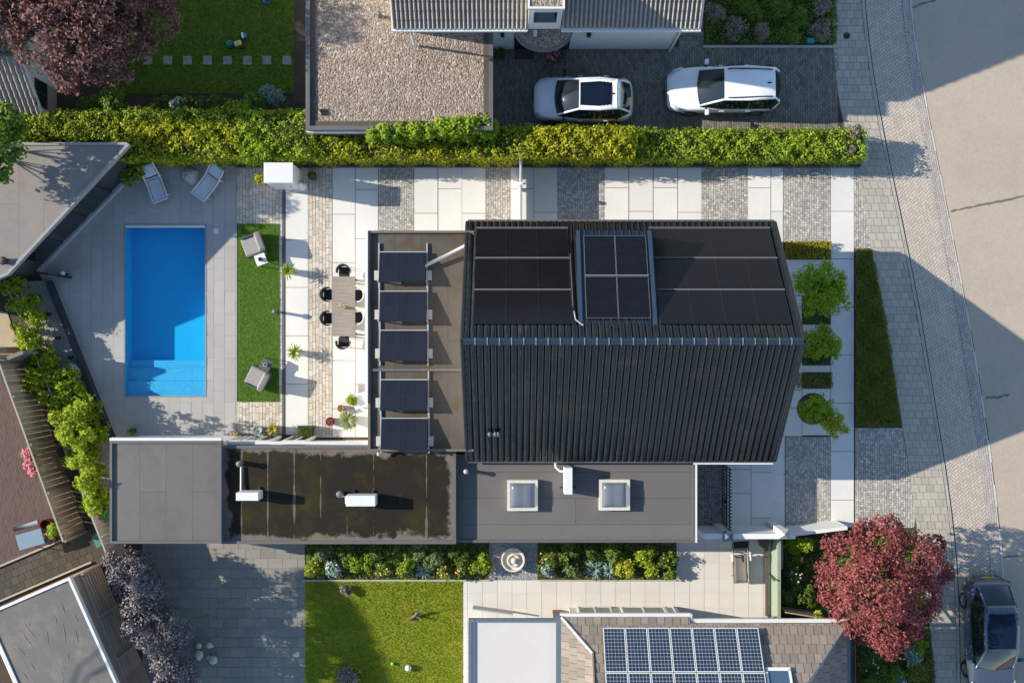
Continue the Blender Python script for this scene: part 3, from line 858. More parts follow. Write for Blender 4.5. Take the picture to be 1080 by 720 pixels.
# white-edged annex with the solar collectors
pa = rect_px(388.5, 243.5, 500, 475.5, 3.05)
ba = flat_building('flat_roof_annex', 'brown felt flat roof annex carrying five tilted blue solar collectors', 'annex', pa, 3.05, m_white, m_felt_b, M('annex_trim', (0.15, 0.125, 0.105), .6, .15, 3), 0.12, 0.09)
xa = min(p[0] for p in pa); ya0 = min(p[1] for p in pa); ya1 = max(p[1] for p in pa)
mb = MB(); mb.box((xa - 0.05, (ya0 + ya1) / 2 + 0.9, 3.07), (0.11, ya1 - ya0 - 1.8, 0.30)); mb.build('fascia', m_wpaint, ba)
mb = MB(); p, q = G(391, 390, 3.05), G(492, 390, 3.05); mb.box(((p[0] + q[0]) / 2, p[1], 3.09), (q[0] - p[0], 0.09, 0.09)); mb.build('roof_upstand', m_zinc, ba)
mb = MB(); mb.tube([(*G(491.5, 430, 3.05), 3.12), (*G(492, 450, 3.05), 3.12)], 0.05); mb.build('outlet_pipe', m_wpaint, ba)

# ================================================================== main house
HX0, HX1, HY, HE, HR = -1.67, 9.91, 4.48, 2.72, 6.45
PIT = math.atan2(HR - HE, HY)
CP, SP = math.cos(PIT), math.sin(PIT)
m_blackt = M('glazed_black_tile', (0.0065, 0.0065, 0.007), 0.2, 0.3, 1.5, 12, 0.6, 0.08, 40, spec=0.5, col2=(0.022, 0.017, 0.012), c2scale=0.8, thr=(0.5, 0.75))
m_zincl = M('bright_clip', (0.22, 0.24, 0.26), 0.35, 0.1)
m_ridge = M('ridge_tile_sky_tint', (0.022, 0.032, 0.05), 0.22, 0.15, 3, spec=0.6)  # blue of the reflected sky is painted into the ridge colour
house = thing('tiled_house', 'large house with a steep glossy black tiled roof covered in solar panels', 'house', ((HX0 + HX1) / 2, 0, 0))
mb = MB()
wx0, wx1, wy = HX0 + 0.12, HX1 - 0.12, HY - 0.25
pr_ = [(-wy, -0.05), (wy, -0.05), (wy, HE + 0.05), (0, HR - 0.16), (-wy, HE + 0.05)]
mb.add([(wx0, y, z) for y, z in pr_] + [(wx1, y, z) for y, z in pr_], [tuple(range(5))[::-1], tuple(range(5, 10))] + [(i, (i + 1) % 5, 5 + (i + 1) % 5, 5 + i) for i in range(5)])
mb.build('wall', m_white, house)

def tile_plane(org, U, V, N, width, length, rib, row, amp, per=6, lift=0.034, ex=0.8):
    """interlocking pantiles: rolls along the slope, overlapping courses"""
    mb = MB(); nu = int(round(width / rib)) * per; nr = int(round(length / row))
    rows = []; jr = random.Random(11)
    for j in range(nr):
        jit = [jr.uniform(-.006, .006) for _ in range(nu // per + 2)]
        for e in (0.0, 1.0):
            v = min(length, (j + e) * row); l = lift * (1 - e)
            rows.append([tuple(org + U * (width * i / nu) + V * v + N * (l + jit[(i + per // 2) // per] + amp * (abs(math.sin(math.pi * i / per)) ** ex))) for i in range(nu + 1)])
    return mb.grid(rows)
X, Yv, Zv = Vector((1, 0, 0)), Vector((0, 1, 0)), Vector((0, 0, 1))
SL = HY / CP
VN, NN = Vector((0, -CP, SP)), Vector((0, SP, CP))
VS, NS = Vector((0, CP, SP)), Vector((0, -SP, CP))
W = HX1 - HX0
mb = tile_plane(Vector((HX0, HY, HE)), X, VN, NN, W, SL, 0.232, 0.345, 0.06, 8, ex=0.5); mb.build('roof', m_blackt, house, smooth=False)
mb = tile_plane(Vector((HX0, -HY, HE)), X, VS, NS, W, SL, 0.232, 0.345, 0.06, 8, ex=0.5); mb.build('roof', m_blackt, house, smooth=False)
mb = MB(); n = int(W / 0.4)
for i in range(n):
    x = HX0 + (i + 0.5) * W / n
    mb.add(*(lambda: ([(x - W / n / 2 + a * W / n, math.sin(t) * 0.13, HR - 0.02 + math.cos(t) * (0.115 if a else 0.10)) for a in (0, 1) for t in np.linspace(-1.7, 1.7, 9)], [(k, k + 1, 10 + k, 9 + k) for k in range(8)]))())
mb.build('ridge', m_ridge, house, smooth=True)
mb = MB()
for i in range(1, n):
    x = HX0 + i * W / n
    mb.add([(x + a, math.sin(t) * .142, HR - .02 + math.cos(t) * .127) for a in (-.016, .016) for t in np.linspace(-1.2, 1.2, 9)], [(k, k + 1, 10 + k, 9 + k) for k in range(8)])
mb.build('ridge_clips', m_zincl, house)
for x in (HX0 - 0.02, HX1 + 0.02):
    for V, N, y in ((VN, NN, HY), (VS, NS, -HY)):
        o = Vector((x, y, HE)); mb = MB()
        mb.tube([tuple(o + N * 0.03), tuple(o + V * SL + N * 0.03)], 0.075, 6)
        mb.build('verge', m_black, house)
for y, nm in ((HY + 0.07, m_zinc), (-HY - 0.06, m_zinc)):
    mb = MB(); mb.tube([(HX0, y, HE - 0.01), (HX1, y, HE - 0.01)], 0.055, 8); mb.build('gutter', nm, house)
mb = MB(); xg = G(733, 0, 2.7)[0]; mb.box(((xg + HX1) / 2 - .05, -HY - 0.13, HE - 0.02), (HX1 - xg, 0.05, 0.12)); mb.build('fascia', m_wpaint, house)

# shed dormer on the north slope
DX0, DX1, DYF, DYB, DZF, DZB = 2.30, 5.06, 3.98, 0.52, 4.50, 6.02
dm = MB()
zr = lambda y: HE + (HY - abs(y)) * (HR - HE) / HY
dm.add([(x, y, z) for x in (DX0 + .06, DX1 - .06) for y, z in ((DYF - .05, zr(DYF)), (DYF - .05, DZF - .06), (DYB, DZB - .06))], [(0, 1, 2), (5, 4, 3), (0, 3, 4, 1), (1, 4, 5, 2), (2, 5, 3, 0)])
dorm = dm.build('dormer', M('dormer_cladding', (0.03, 0.03, 0.032), 0.5, 0.15), house)
DV = Vector((0, DYB - DYF, DZB - DZF)); DL = DV.length; DV.normalize(); DN = Vector((0, -DV.z, DV.y)); DN = DN if DN.z > 0 else -DN
DN = Vector((0, DV.z, -DV.y)) if DV.y < 0 else DN
mb = MB()
def slab_on(mb, org, U, V, N, u0, u1, v0, v1, t0, t1):
    vs = [tuple(org + U * u + V * v + N * t) for t in (t0, t1) for u, v in ((u0, v0), (u1, v0), (u1, v1), (u0, v1))]
    return mb.add(vs, [(3, 2, 1, 0), (4, 5, 6, 7), (0, 1, 5, 4), (1, 2, 6, 5), (2, 3, 7, 6), (3, 0, 4, 7)])
DO = Vector((DX0, DYF, DZF))
slab_on(mb, DO, X, DV, DN, 0, DX1 - DX0, 0, DL, -0.06, 0.0)
mb.build('dormer_roof', M('dormer_sheet', (0.012, 0.02, 0.034), 0.3, 0.1, 3, spec=0.4), dorm)
mb = MB()
for u in (0.05, DX1 - DX0 - 0.14): slab_on(mb, DO, X, DV, DN, u - 0.05, u + 0.09, 0, DL, 0.0, 0.05)
for k in range(9): slab_on(mb, DO, X, DV, DN, 0.3 + k * 0.27, 0.325 + k * 0.27, 0.0, DL, 0.0, 0.03)
mb.build('standing_seam', M('dormer_seam', (0.03, 0.05, 0.08), 0.3, 0.1, spec=0.5), dorm)
mb = MB(); mb.box((DX0 - 0.22, 2.2, zr(2.2) + 0.09), (0.13, 2.6, 0.05), tilt=('X', -PIT)); mb.build('flashing', m_zinc, house)
mb = MB(); mb.tube([(DX0 - .14, 1.05, zr(1.05) + .15), (DX0 - .10, .75, zr(.75) + .13), (DX0 + .15, .55, zr(.55) + .16)], 0.03); mb.build('vent_hose', m_zincl, house, smooth=True)

# solar panels: each panel is a thing (frame + cell sheet + clamps)
def m_cells(name, c1, line, bw, bh, msize, rough=0.25):
    m, nt, b = newmat(name); co = coords(nt)
    br = nt.nodes.new('ShaderNodeTexBrick'); nt.links.new(co, br.inputs['Vector']); br.offset = 0
    for k, v in (('Scale', 1.0), ('Brick Width', bw), ('Row Height', bh), ('Mortar Size', msize)): br.inputs[k].default_value = v
    br.inputs['Color1'].default_value = (*c1, 1); br.inputs['Color2'].default_value = (*[c * 1.25 for c in c1], 1); br.inputs['Mortar'].default_value = (*line, 1)
    nt.links.new(br.outputs[0], b.inputs['Base Color'])
    b.inputs['Roughness'].default_value = rough; b.inputs['Specular IOR Level'].default_value = 0.15
    return m
m_cellk = m_cells('cells_black', (0.0075, 0.007, 0.009), (0.015, 0.014, 0.017), 0.155, 0.08, 0.004, 0.14)
m_frk = M('frame_black', (0.02, 0.02, 0.022), 0.35, 0.1)

def frame_of(org, U, V, N):
    return Matrix((U.to_4d(), V.to_4d(), N.to_4d())).to_3x3().transposed().to_quaternion()

def panel_proto(w, l, cellmat, framemat, clampmat, border=0.012, t=0.04):
    r = bpy.data.objects.new('solar_panel', None); COL.objects.link(r)
    f = MB(); c = [(-w / 2, -l / 2), (w / 2, -l / 2), (w / 2, l / 2), (-w / 2, l / 2)]
    f.ring(c, border, 0, t); f.build('frame', framemat, r, local=True)
    s = MB(); s.prism(inset(c, border), 0.01, t - 0.004); s.build('cells', cellmat, r, local=True)
    k = MB()
    for x in (-w / 2 + 0.015,):
        for y in (-l / 2 + 0.07, l / 2 - 0.07): k.box((x, y, t + 0.006), (0.05, 0.05, 0.015))
    k.build('clamp', clampmat, r, local=True)
    return r
used = {}
def put_panel(key, mk, org, U, V, N, u, v, lift, parent):
    if key not in used:
        used[key] = mk(); o = used[key]
    else:
        o = copy_tree(used[key])
    o.rotation_mode = 'QUATERNION'; o.rotation_quaternion = frame_of(org, U, V, N)
    o.parent = parent
    o.location = org + U * u + V * v + N * lift - wloc(parent)
    return o
ORD = ['first', 'second', 'third', 'fourth', 'fifth', 'sixth', 'seventh', 'eighth', 'ninth', 'tenth', 'eleventh', 'twelfth', 'thirteenth', 'fourteenth', 'fifteenth', 'sixteenth']
NO = Vector((0, HY, HE))
rown = ['lowest row at the gutter', 'middle row', 'top row by the ridge']
pos3 = ['left', 'centre', 'right']
mk = lambda: panel_proto(1.125, 1.545, m_cellk, m_frk, m_alu)
V0 = (HY - 4.16) / CP
for r in range(3):
    for c in range(3):
        put_panel('k', mk, NO, X, VN, NN, -1.335 + 0.57 + c * 1.14, V0 + 0.785 + r * 1.57, 0.11, house)
    for c in range(4):
        put_panel('k', mk, NO, X, VN, NN, 5.12 + 0.565 + c * 1.13, V0 + 0.785 + r * 1.57, 0.11, house)
mk2 = lambda: panel_proto(1.10, 1.60, m_cells('cells_dormer', (0.008, 0.009, 0.013), (0.014, 0.016, 0.022), 0.18, 0.09, 0.004, 0.15), m_zincl, m_zincl, 0.007)
for r in range(2):
    for c in range(2):
        put_panel('d', mk2, DO, X, DV, DN, 0.26 + 0.56 + c * 1.12, 0.22 + 0.82 + r * 1.65, 0.07, house)
m_rail = M('rail_grey', (0.26, 0.26, 0.26), 0.5, 0.1)
# mounting rails between the rows
for org, u0, u1, vs_, nm in ((NO, -1.34, 2.09, 3, 'left'), (NO, 5.12, 9.66, 3, 'right')):
    for k in range(3):
        mb = MB(); slab_on(mb, org, X, VN, NN, u0, u1, V0 + k * 1.57 - 0.022, V0 + k * 1.57 - 0.006, 0.05, 0.152)
        mb.build('mounting_rail', m_rail, house)
mb = MB(); slab_on(mb, DO, X, DV, DN, 0.26, 2.5, 0.22 + 1.622, 0.22 + 1.648, 0.03, 0.118); mb.build('mounting_rail', m_rail, house)

# ================================================================== tilted collectors on the annex
m_coll = m_cells('collector', (0.014, 0.018, 0.027), (0.024, 0.029, 0.042), 0.075, 50, 0.008, 0.25)
HA = 3.05
def collector_proto():
    r = bpy.data.objects.new('solar_collector', None); COL.objects.link(r)
    w, l, t = 1.72, 1.14, math.atan2(0.27, 1.1)
    def P3(u, v, n): return (u, v * math.cos(t) + n * math.sin(t), 0.10 - (v) * math.sin(t) * 1 + n * math.cos(t) + 0.16)
    def slab(mb, u0, u1, v0, v1, n0, n1):
        mb.add([P3(u, v, n) for n in (n0, n1) for u, v in ((u0, v0), (u1, v0), (u1, v1), (u0, v1))], [(3, 2, 1, 0), (4, 5, 6, 7), (0, 1, 5, 4), (1, 2, 6, 5), (2, 3, 7, 6), (3, 0, 4, 7)])
    mb = MB(); slab(mb, -w / 2, w / 2, -l / 2, l / 2, 0, 0.06); mb.build('absorber', m_coll, r, local=True)
    mb = MB(); slab(mb, -w / 2, w / 2, l / 2, l / 2 + 0.035, 0.0, 0.075); mb.build('upper_rail', m_alu, r, local=True)
    for s in (-1, 1):
        mb = MB(); mb.box((s * (w / 2 + 0.04), 0.1, 0.05), (0.05, 1.66, 0.05)); mb.box((s * (w / 2 + 0.04), -l / 2 + 0.06, 0.22), (0.05, 0.05, 0.36)); mb.build('side_rail', m_alu, r, local=True)
        mb = MB(); mb.box((s * (w / 2 + 0.11), -0.28, 0.05), (0.20, 0.36, 0.09)); mb.build('ballast_block', m_stone, r, local=True)
    return r
cp = collector_proto()
for i, (y0, y1) in enumerate(((266, 298), (308, 339), (349.5, 380), (401, 433), (441.5, 474))):
    x, y = G(424.2 + i * 0.5, (y0 + y1) / 2, 3.35)
    o = cp if i == 0 else copy_tree(cp)
    o.location = (x, y, HA)
    tag(o, 'tilted blue collector on the annex roof, %s' % ['uppermost, beside the silver duct', 'second from the top', 'middle one of five, just above the roof upstand', 'just below the roof upstand', 'lowest of the five'][i], 'solar collector', 'tilted collectors on the annex roof')
mb = MB(); mb.tube([(*G(447.5, 280, 3.4), 3.25), (*G(470, 269.5, 3.4), 3.32), (*G(495, 257, 3.4), 3.42)], 0.065, 10); tag(mb.build('silver_duct', m_alu, smooth=True), 'straight silver pipe running from the top collector to the black tiled roof', 'pipe')

# ================================================================== things on the flat roofs
def skylight(px, py, label):
    x, y = G(px, py, 2.6); z = 2.42
    t = thing('skylight', label, 'skylight', (x, y, z), group='domed skylights')
    mb = MB(); mb.ring([(x - .58, y - .58), (x + .58, y - .58), (x + .58, y + .58), (x - .58, y + .58)], 0.11, z - 0.02, z + 0.26); mb.build('kerb', M('skylight_kerb', (0.60, 0.57, 0.50), 0.7, 0.18, 6, 25, 0.2), t)
    mb = MB(); rows = []
    for i in range(17):
        a = -1 + i / 8
        rows.append([(x + b_ * 0.47, y + a * 0.47, z + 0.24 + 0.19 * max(0, (1 - a ** 4) * (1 - b_ ** 4)) ** 0.6) for b_ in [-1 + j / 8 for j in range(17)]])
    mb.grid(rows)
    m, nt, b = newmat('dome_acrylic'); b.inputs['Base Color'].default_value = (0.30, 0.33, 0.36, 1); b.inputs['Roughness'].default_value = 0.12; b.inputs['Specular IOR Level'].default_value = 0.7; b.inputs['Alpha'].default_value = 0.45
    mb.build('dome', m, t, smooth=True)
    mb = MB(); mb.sheet([(x - .47, y - .47), (x + .47, y - .47), (x + .47, y + .47), (x - .47, y + .47)], z + 0.03); mb.build('shaft_opening', M('skylight_shaft', (0.06, 0.10, 0.16), 0.8, 0.3, 2), t)
skylight(551, 522, 'white framed domed skylight with a clear bluish dome, left of the white outdoor unit')
skylight(648, 521.5, 'white framed domed skylight with a cloudy grey dome, right of the white outdoor unit')

def outdoor_unit(c, size, rot, label, name='outdoor_unit'):
    x, y, z = c; w, d, h = size
    t = thing(name, label, 'air conditioner', (x, y, z), rot, 'white outdoor units on the flat roofs')
    mb = MB(); mb.box((0, 0, 0.08 + h / 2), (w, d, h)); mb.build('casing', m_wpaint, t, bevel=0.02, local=True)
    mb = MB()
    for s in (-1, 1): mb.box((s * w * 0.33, 0, 0.04), (0.06, d + 0.25, 0.06))
    mb.build('foot_rail', m_plastic, t, local=True)
    mb = MB(); mb.lathe((0, 0, 0), [(0.02, 0), (min(h, w) * 0.38, 0), (min(h, w) * 0.40, 0.015)], 20)
    mb.v = [(a + w * 0.1, -d / 2 - 0.005 - c_, b_ + 0.08 + h / 2) for a, b_, c_ in mb.v]; mb.build('fan_grille', m_zinc, t, local=True)
    return t
z = 2.42
t = outdoor_unit((*G(599, 506, 2.8), z), (1.0, 0.32, 0.62), math.pi / 2, 'white outdoor air conditioner unit standing between the two skylights')
mb = MB(); mb.tube([(*G(585.5, 487, 2.6), z + .30), (*G(586, 492, 2.6), z + .28), (*G(590, 496, 2.6), z + .26), (*G(596, 497, 2.6), z + .25)], 0.045, 8); tag(mb.build('pipe_cover', m_wpaint, smooth=True), 'bent white pipe sleeve from the black roof edge to the air conditioner', 'pipe')
z = 2.72
outdoor_unit((*G(263.5, 522, 3.1), z), (0.84, 0.30, 0.66), 0, 'short white outdoor unit at the left end of the mossy roof')
outdoor_unit((*G(381.5, 527, 3.1), z), (1.10, 0.40, 0.56), 0, 'longer white outdoor unit in the middle of the mossy roof')
def vent(px, py, z, hgt, r, label, mat):
    x, y = G(px, py, z + hgt)
    t = thing('roof_vent', label, 'vent', (x, y, z), group='vents on the flat roofs')
    mb = MB(); mb.tube([(x, y, z - 0.02), (x, y, z + hgt)], r, 12); mb.build('pipe', mat, t, smooth=True)
    mb = MB(); mb.lathe((x, y, z + hgt + 0.02), [(r * 1.35, 0), (r * 1.35, 0.03), (r * 0.9, 0.06), (0.01, 0.07)], 16); mb.build('cowl', mat, t, smooth=True)
vent(252.5, 489, 2.72, 0.34, 0.09, 'grey roof vent by the upper left corner of the mossy roof', m_zinc)
vent(358.5, 521, 2.72, 0.26, 0.10, 'grey roof vent touching the longer white unit on the mossy roof', m_zinc)
vent(400, 15, 2.35, 0.30, 0.07, 'small grey pipe vent on the gravel roof by the tiled eave', m_zinc)
vent(491.5, 497, 2.42, 0.42, 0.07, 'slim silver vent on the grey flat roof, at the corner of the black tiles', m_alu)
vent(3.5, 275, 2.45, 0.15, 0.12, 'black vent cap on the pool house roof near the photo edge', m_plastic)
mb = MB(); mb.tube([(*G(253.5, 492, 2.9), 2.80), (*G(253.5, 518, 2.9), 2.82)], 0.035, 8); tag(mb.build('refrigerant_pipe', m_wpaint), 'thin straight white pipe from vent to the short white unit', 'pipe')
mb = MB(); mb.tube([(*G(356, 524, 2.9), 2.80), (*G(364, 523.5, 2.9), 2.84), (*G(364.5, 531, 2.9), 2.82)], 0.03, 8); tag(mb.build('refrigerant_pipe', m_wpaint), 'short white pipe elbow beside the longer white unit', 'pipe')
mb = MB(); mb.tube([(*G(399, 476, 3.0), 3.0), (*G(399, 480, 3.0), 2.95)], 0.05, 8); tag(mb.build('overflow_spout', m_wpaint), 'small white overflow spout under the lower left annex corner', 'spout')
mb = MB()
for px in (517, 523, 526):
    x, y = G(px, 457, 3.6); zz = zr(y) + 0.05; mb.tube([(x, y, zz), (x, y, zz + .22)], 0.05, 8); mb.lathe((x, y, zz + .22), [(0.09, 0), (0.09, 0.04), (0.02, 0.08)], 12)
tag(mb.build('flue_cluster', m_zinc, smooth=True), 'little cluster of grey flue pipes low on the black tiled slope', 'flue')

# ================================================================== pool house, upper left
pp = ccw([G(-90, 150.5, 2.45), G(134, 150.5, 2.45), G(137, 153, 2.45), G(9, 290, 2.45), G(-90, 330, 2.45)])
ph = flat_building('pool_house', 'flat roofed pool house with grey felt roof and dark wall facing the pool', 'pool house', pp, 2.45, m_dgrey, m_felt_p, M('poolhouse_trim', (0.30, 0.285, 0.27), 0.6, 0.1), 0.07, 0.10, over=0.22)
p, q = Vector(G(131, 194)), Vector(G(40, 287)); d = (q - p).normalized(); nrm = Vector((-d.y, d.x))
mb = MB(); mb.box(((p.x + q.x) / 2, (p.y + q.y) / 2, 0.10), ((q - p).length, 0.14, 0.24), math.atan2(d.y, d.x)); mb.build('plinth', M('plinth', (0.36, 0.38, 0.40), 0.5, 0.1), ph)
for k, f in enumerate((0.22, 0.5, 0.78)):
    c_ = p.lerp(q, f); mb = MB(); mb.box((c_.x, c_.y, 1.25), (1.15, 0.03, 1.9), math.atan2(d.y, d.x)); mb.build('glass_door', m_glassd, ph)
# short black screen and lamp ball at its lower end
p, q = Vector(G(37, 287, 1.0)), Vector(G(63, 291, 1.0))
t = thing('black_screen', 'short black garden screen beside the pool house corner', 'screen', ((p.x + q.x) / 2, (p.y + q.y) / 2, 0))
mb = MB(); mb.box(((p.x + q.x) / 2, (p.y + q.y) / 2, 0.55), ((q - p).length, 0.05, 1.0), math.atan2(q.y - p.y, q.x - p.x)); mb.build('panel', m_black, t)
for a in (p, q):
    mb = MB(); mb.box((a.x, a.y, 0.56), (0.08, 0.08, 1.12)); mb.build('post', m_black, t)
mb = MB(); x, y = G(65.5, 288.5, 0.5); t = thing('globe_lamp', 'small pale globe lamp at the end of the black screen', 'lamp', (x, y, 0)); mb.tube([(x, y, 0), (x, y, 0.4)], 0.04, 8); mb.build('stem', m_black, t); mb = MB(); mb.sphere((x, y, 0.5), 0.11); mb.build('globe', m_wpaint, t, smooth=True)

# low dark retaining wall of the gravel bed
p, q = Vector(G(54, 297)), Vector(G(121, 463)); d = (q - p)
mb = MB(); mb.box(((p.x + q.x) / 2, (p.y + q.y) / 2, 0.19), (d.length, 0.16, 0.42), math.atan2(d.y, d.x)); tag(mb.build('retaining_wall', M('wall_dark', (0.03, 0.034, 0.04), 0.7, 0.15)), 'low dark straight retaining wall between the pool deck and the gravel bed', 'wall')
for i, (a, b_) in enumerate(((51.5, 331.5), (61, 356.5), (74.5, 377), (85, 405.5), (94, 426.5), (101, 448))):
    x, y = G(a, b_, 0.2)
    t = thing('bed_spotlight', 'small black spotlight in the gravel bed, %s from the pool house' % ORD[i], 'spotlight', (x, y, 0.1), group='spotlights in the gravel bed')
    mb = MB(); mb.tube([(x, y, 0.08), (x, y, 0.30)], 0.03, 8); mb.build('stem', m_black, t)
    mb = MB(); mb.tube([(x - .02, y, 0.30), (x + 0.14, y + .01, 0.36)], 0.075, 10); mb.build('head', m_black, t)
mb = MB(); x, y = G(76, 395, 0.4); mb.lathe((x, y, 0.1), [(0.30, 0), (0.34, 0.12), (0.30, 0.26), (0.16, 0.36), (0.01, 0.39)], 10)
mb.v = [(a + 0.05 * math.sin(9 * b_), y + (b_ - y) * 1.45 + 0.05 * math.cos(7 * a), c_) for a, b_, c_ in mb.v]
tag(mb.build('white_boulder', m_stone, smooth=True), 'pale rounded boulder among the vines on the gravel bed', 'boulder')

# ================================================================== gravel-roofed garage and house, top
pg = rect_px(323, -80, 520, 138, 2.35)
gg = flat_building('gravel_roof_garage', 'garage with a wide flat roof of brown gravel above the hedge', 'garage', pg, 2.35, m_white, m_grav, m_zinc, 0.14, 0.16)
p0 = inset(ccw(pg), 0.16); mb = MB(); mb.ring(p0, 0.20, 2.35, 2.395); mb.build('felt_border', m_felt_b, gg)
ys_ = min(p[1] for p in pg); xg0 = min(p[0] for p in pg)
mb = MB(); mb.box((xg0 + 1.15, ys_ - 0.03, 2.21), (2.3, 0.05, 0.24)); mb.build('fascia', m_wpaint, gg)
mb = MB()
for px, py in ((341, 117), (342, 120)): mb.box((*G(px, py, 2.35), 2.39), (0.22, 0.12, 0.06))
mb.build('roof_outlet', m_black, gg)

th = thing('neighbour_house', 'white neighbour house with brown ribbed tile roof above the driveway', 'house', (*G(560, 20), 0))
TE, TY, TW, TP = 4.2, 11.39, 11.85, R(40)
tx0, tx1 = G(413, 0, TE)[0], G(739, 0, TE)[0]
m_btile = M('brown_pantile', (0.33, 0.295, 0.26), 0.6, 0.2, 2, 22, 0.3, 0.1, 50)
wxl, wxr = tx0 + .2, 6.36
mb = MB(); ry = TY + 4.3; rz = TE + 4.3 * math.tan(TP)
pr_ = [(TW, -0.05), (2 * ry - TW, -0.05), (2 * ry - TW, TE + .3), (ry, rz - .12), (TW, TE + .3)]
mb.add([(wxl, y, z) for y, z in pr_] + [(wxr, y, z) for y, z in pr_], [tuple(range(5))[::-1], tuple(range(5, 10))] + [(i, (i + 1) % 5, 5 + (i + 1) % 5, 5 + i) for i in range(5)])
mb.build('wall', m_white, th)
TV, TN = Vector((0, math.cos(TP), math.sin(TP))), Vector((0, -math.sin(TP), math.cos(TP)))
dx0, dx1 = G(557, 0, 4.6)[0], G(592, 0, 4.6)[0]
SLt = 4.3 / math.cos(TP)
for a, b_ in ((tx0, dx0), (dx1, tx1)):
    mb = tile_plane(Vector((a, TY, TE)), X, TV, TN, b_ - a, SLt, 0.162, 0.34, 0.12, 8, ex=1.8); mb.build('roof', m_btile, th)
mb = tile_plane(Vector((dx0, TY + 1.6, TE + 1.6 * math.tan(TP))), X, TV, TN, dx1 - dx0, SLt - 1.6 / math.cos(TP), 0.16, 0.34, 0.05); mb.build('roof', m_btile, th)
TVb, TNb = Vector((0, -math.cos(TP), math.sin(TP))), Vector((0, math.sin(TP), math.cos(TP)))
mb = tile_plane(Vector((tx0, TY + 8.6, TE)), X, TVb, TNb, tx1 - tx0, SLt, 0.235, 0.34, 0.05); mb.build('roof', m_btile, th)
mb = MB()
for a, b_ in ((tx0, dx0 - .02), (dx1 + .02, tx1)): mb.box(((a + b_) / 2, TY - 0.09, TE - 0.02), (b_ - a, 0.13, 0.12))
mb.build('gutter', m_wpaint, th)
mb = MB(); mb.box((tx1 - 0.03, TY - 0.02, TE - .03), (0.05, 0.22, 0.16))
o_ = Vector((tx1 - .01, TY, TE)); slab_on(mb, o_, X, TV, TN, -0.04, 0.02, 0, SLt, -0.12, 0.06); mb.build('verge_board', m_wpaint, th)
# dormer with its window
zt = 6.15
mb = MB(); mb.box(((dx0 + dx1) / 2, TY + 0.95, (TE + zt) / 2 - .15), (dx1 - dx0 - 0.03, 1.85, zt - TE + .2)); do = mb.build('dormer', m_wpaint, th)
mb = MB(); mb.box(((dx0 + dx1) / 2, TY + 1.0, zt + 0.06), (dx1 - dx0 + 0.02, 1.9, 0.07)); mb.build('dormer_roof', m_grav, do)
mb = MB(); mb.ring([(dx0 - .04, TY - .02), (dx1 + .04, TY - .02), (dx1 + .04, TY + 2.0), (dx0 - .04, TY + 2.0)], 0.07, zt - .04, zt + 0.13); mb.build('dormer_fascia', m_wpaint, do)
wall_window(do, ((dx0 + dx1) / 2, TY + 0.02, 5.3), dx1 - dx0 - 0.26, 1.25, 'x', depth=0.03, mull=0)
# half-round canopy over the entrance
cx, cy = G(573.5, 32, 3.0); cy = TW - .05
arc = [(cx + 1.12 * math.cos(t), cy - 0.86 * math.sin(t)) for t in np.linspace(0, math.pi, 25)]
mb = MB(); mb.prism(arc, 2.62, 2.93); can = mb.build('canopy', M('canopy_edge', (0.16, 0.165, 0.17), 0.5, 0.1), th)
mb = MB(); mb.prism([(cx + 1.04 * math.cos(t), cy - 0.78 * math.sin(t)) for t in np.linspace(0.05, math.pi - 0.05, 25)], 2.9, 2.945); mb.build('canopy_gravel', m_grav, can)
mb = MB(); mb.box((cx - 0.32, cy - 0.25, 2.98), (0.14, 0.22, 0.12)); mb.build('canopy_lamp', m_wpaint, can)
mb = MB(); mb.box((cx, TW - 0.012, 1.1), (2.2, 0.03, 2.3)); dr = mb.build('door', m_glassd, th)
mb = MB(); mb.box((cx + 0.2, TW - 0.04, 1.1), (0.04, 0.06, 0.5)); mb.build('handle', m_alu, dr)
for px, w in ((621, 0.16), (530, 0.14)):
    x = G(px, 0, 2.0)[0]
    mb = MB(); mb.box((x, TW - .06, 2.05), (w, 0.12, 0.32)); mb.build('wall_lamp', m_black, th)
mb = MB(); x = G(716, 0, 2)[0]; mb.tube([(6.40, TW - .08, 0), (6.40, TW - .08, 3.9), (6.42, TY, 4.1)], 0.05, 8); mb.build('downpipe', m_wpaint, th)
mb = MB(); x, y = G(433, 31, 3.9); mb.tube([(x, TY - .08, 4.1), (x, TY - .06, 3.4), (x, TY - .1, 2.45)], 0.05, 8); mb.build('downpipe', m_wpaint, th)
mb = MB(); mb.box((*G(553, 57.5), 0.03), (0.75, 0.42, 0.03)); tag(mb.build('doormat', M('mat', (0.09, 0.05, 0.035), 0.95, 0.2)), 'dark brown doormat in front of the neighbour entrance', 'doormat')

# ================================================================== small tiled shed, upper left
sb = thing('tiled_shed', 'small garden building with ribbed tile roof and grey gable, beside the copper tree', 'shed', (*G(20, 100), 0))
ax, ay = G(21, 57, 3.0); ex, ey = G(46, 127, 1.15); slope = math.atan2(3.0 - 1.15, ay - ey)
gx = ax - 0.02
mb = MB(); yn = 2 * ay - ey
pr_ = [(ey + .12, -0.05), (yn - .12, -0.05), (yn - .12, 1.15), (ay, 2.92), (ey + .12, 1.15)]
mb.add([(gx - 6, y, z) for y, z in pr_] + [(gx, y, z) for y, z in pr_], [tuple(range(5))[::-1], tuple(range(5, 10))] + [(i, (i + 1) % 5, 5 + (i + 1) % 5, 5 + i) for i in range(5)])
mb.build('wall', M('gable_grey', (0.50, 0.51, 0.51), 0.8, 0.06), sb)
V_, N_ = Vector((0, math.cos(slope), math.sin(slope))), Vector((0, -math.sin(slope), math.cos(slope)))
Lr = math.hypot(ay - ey, 1.85)
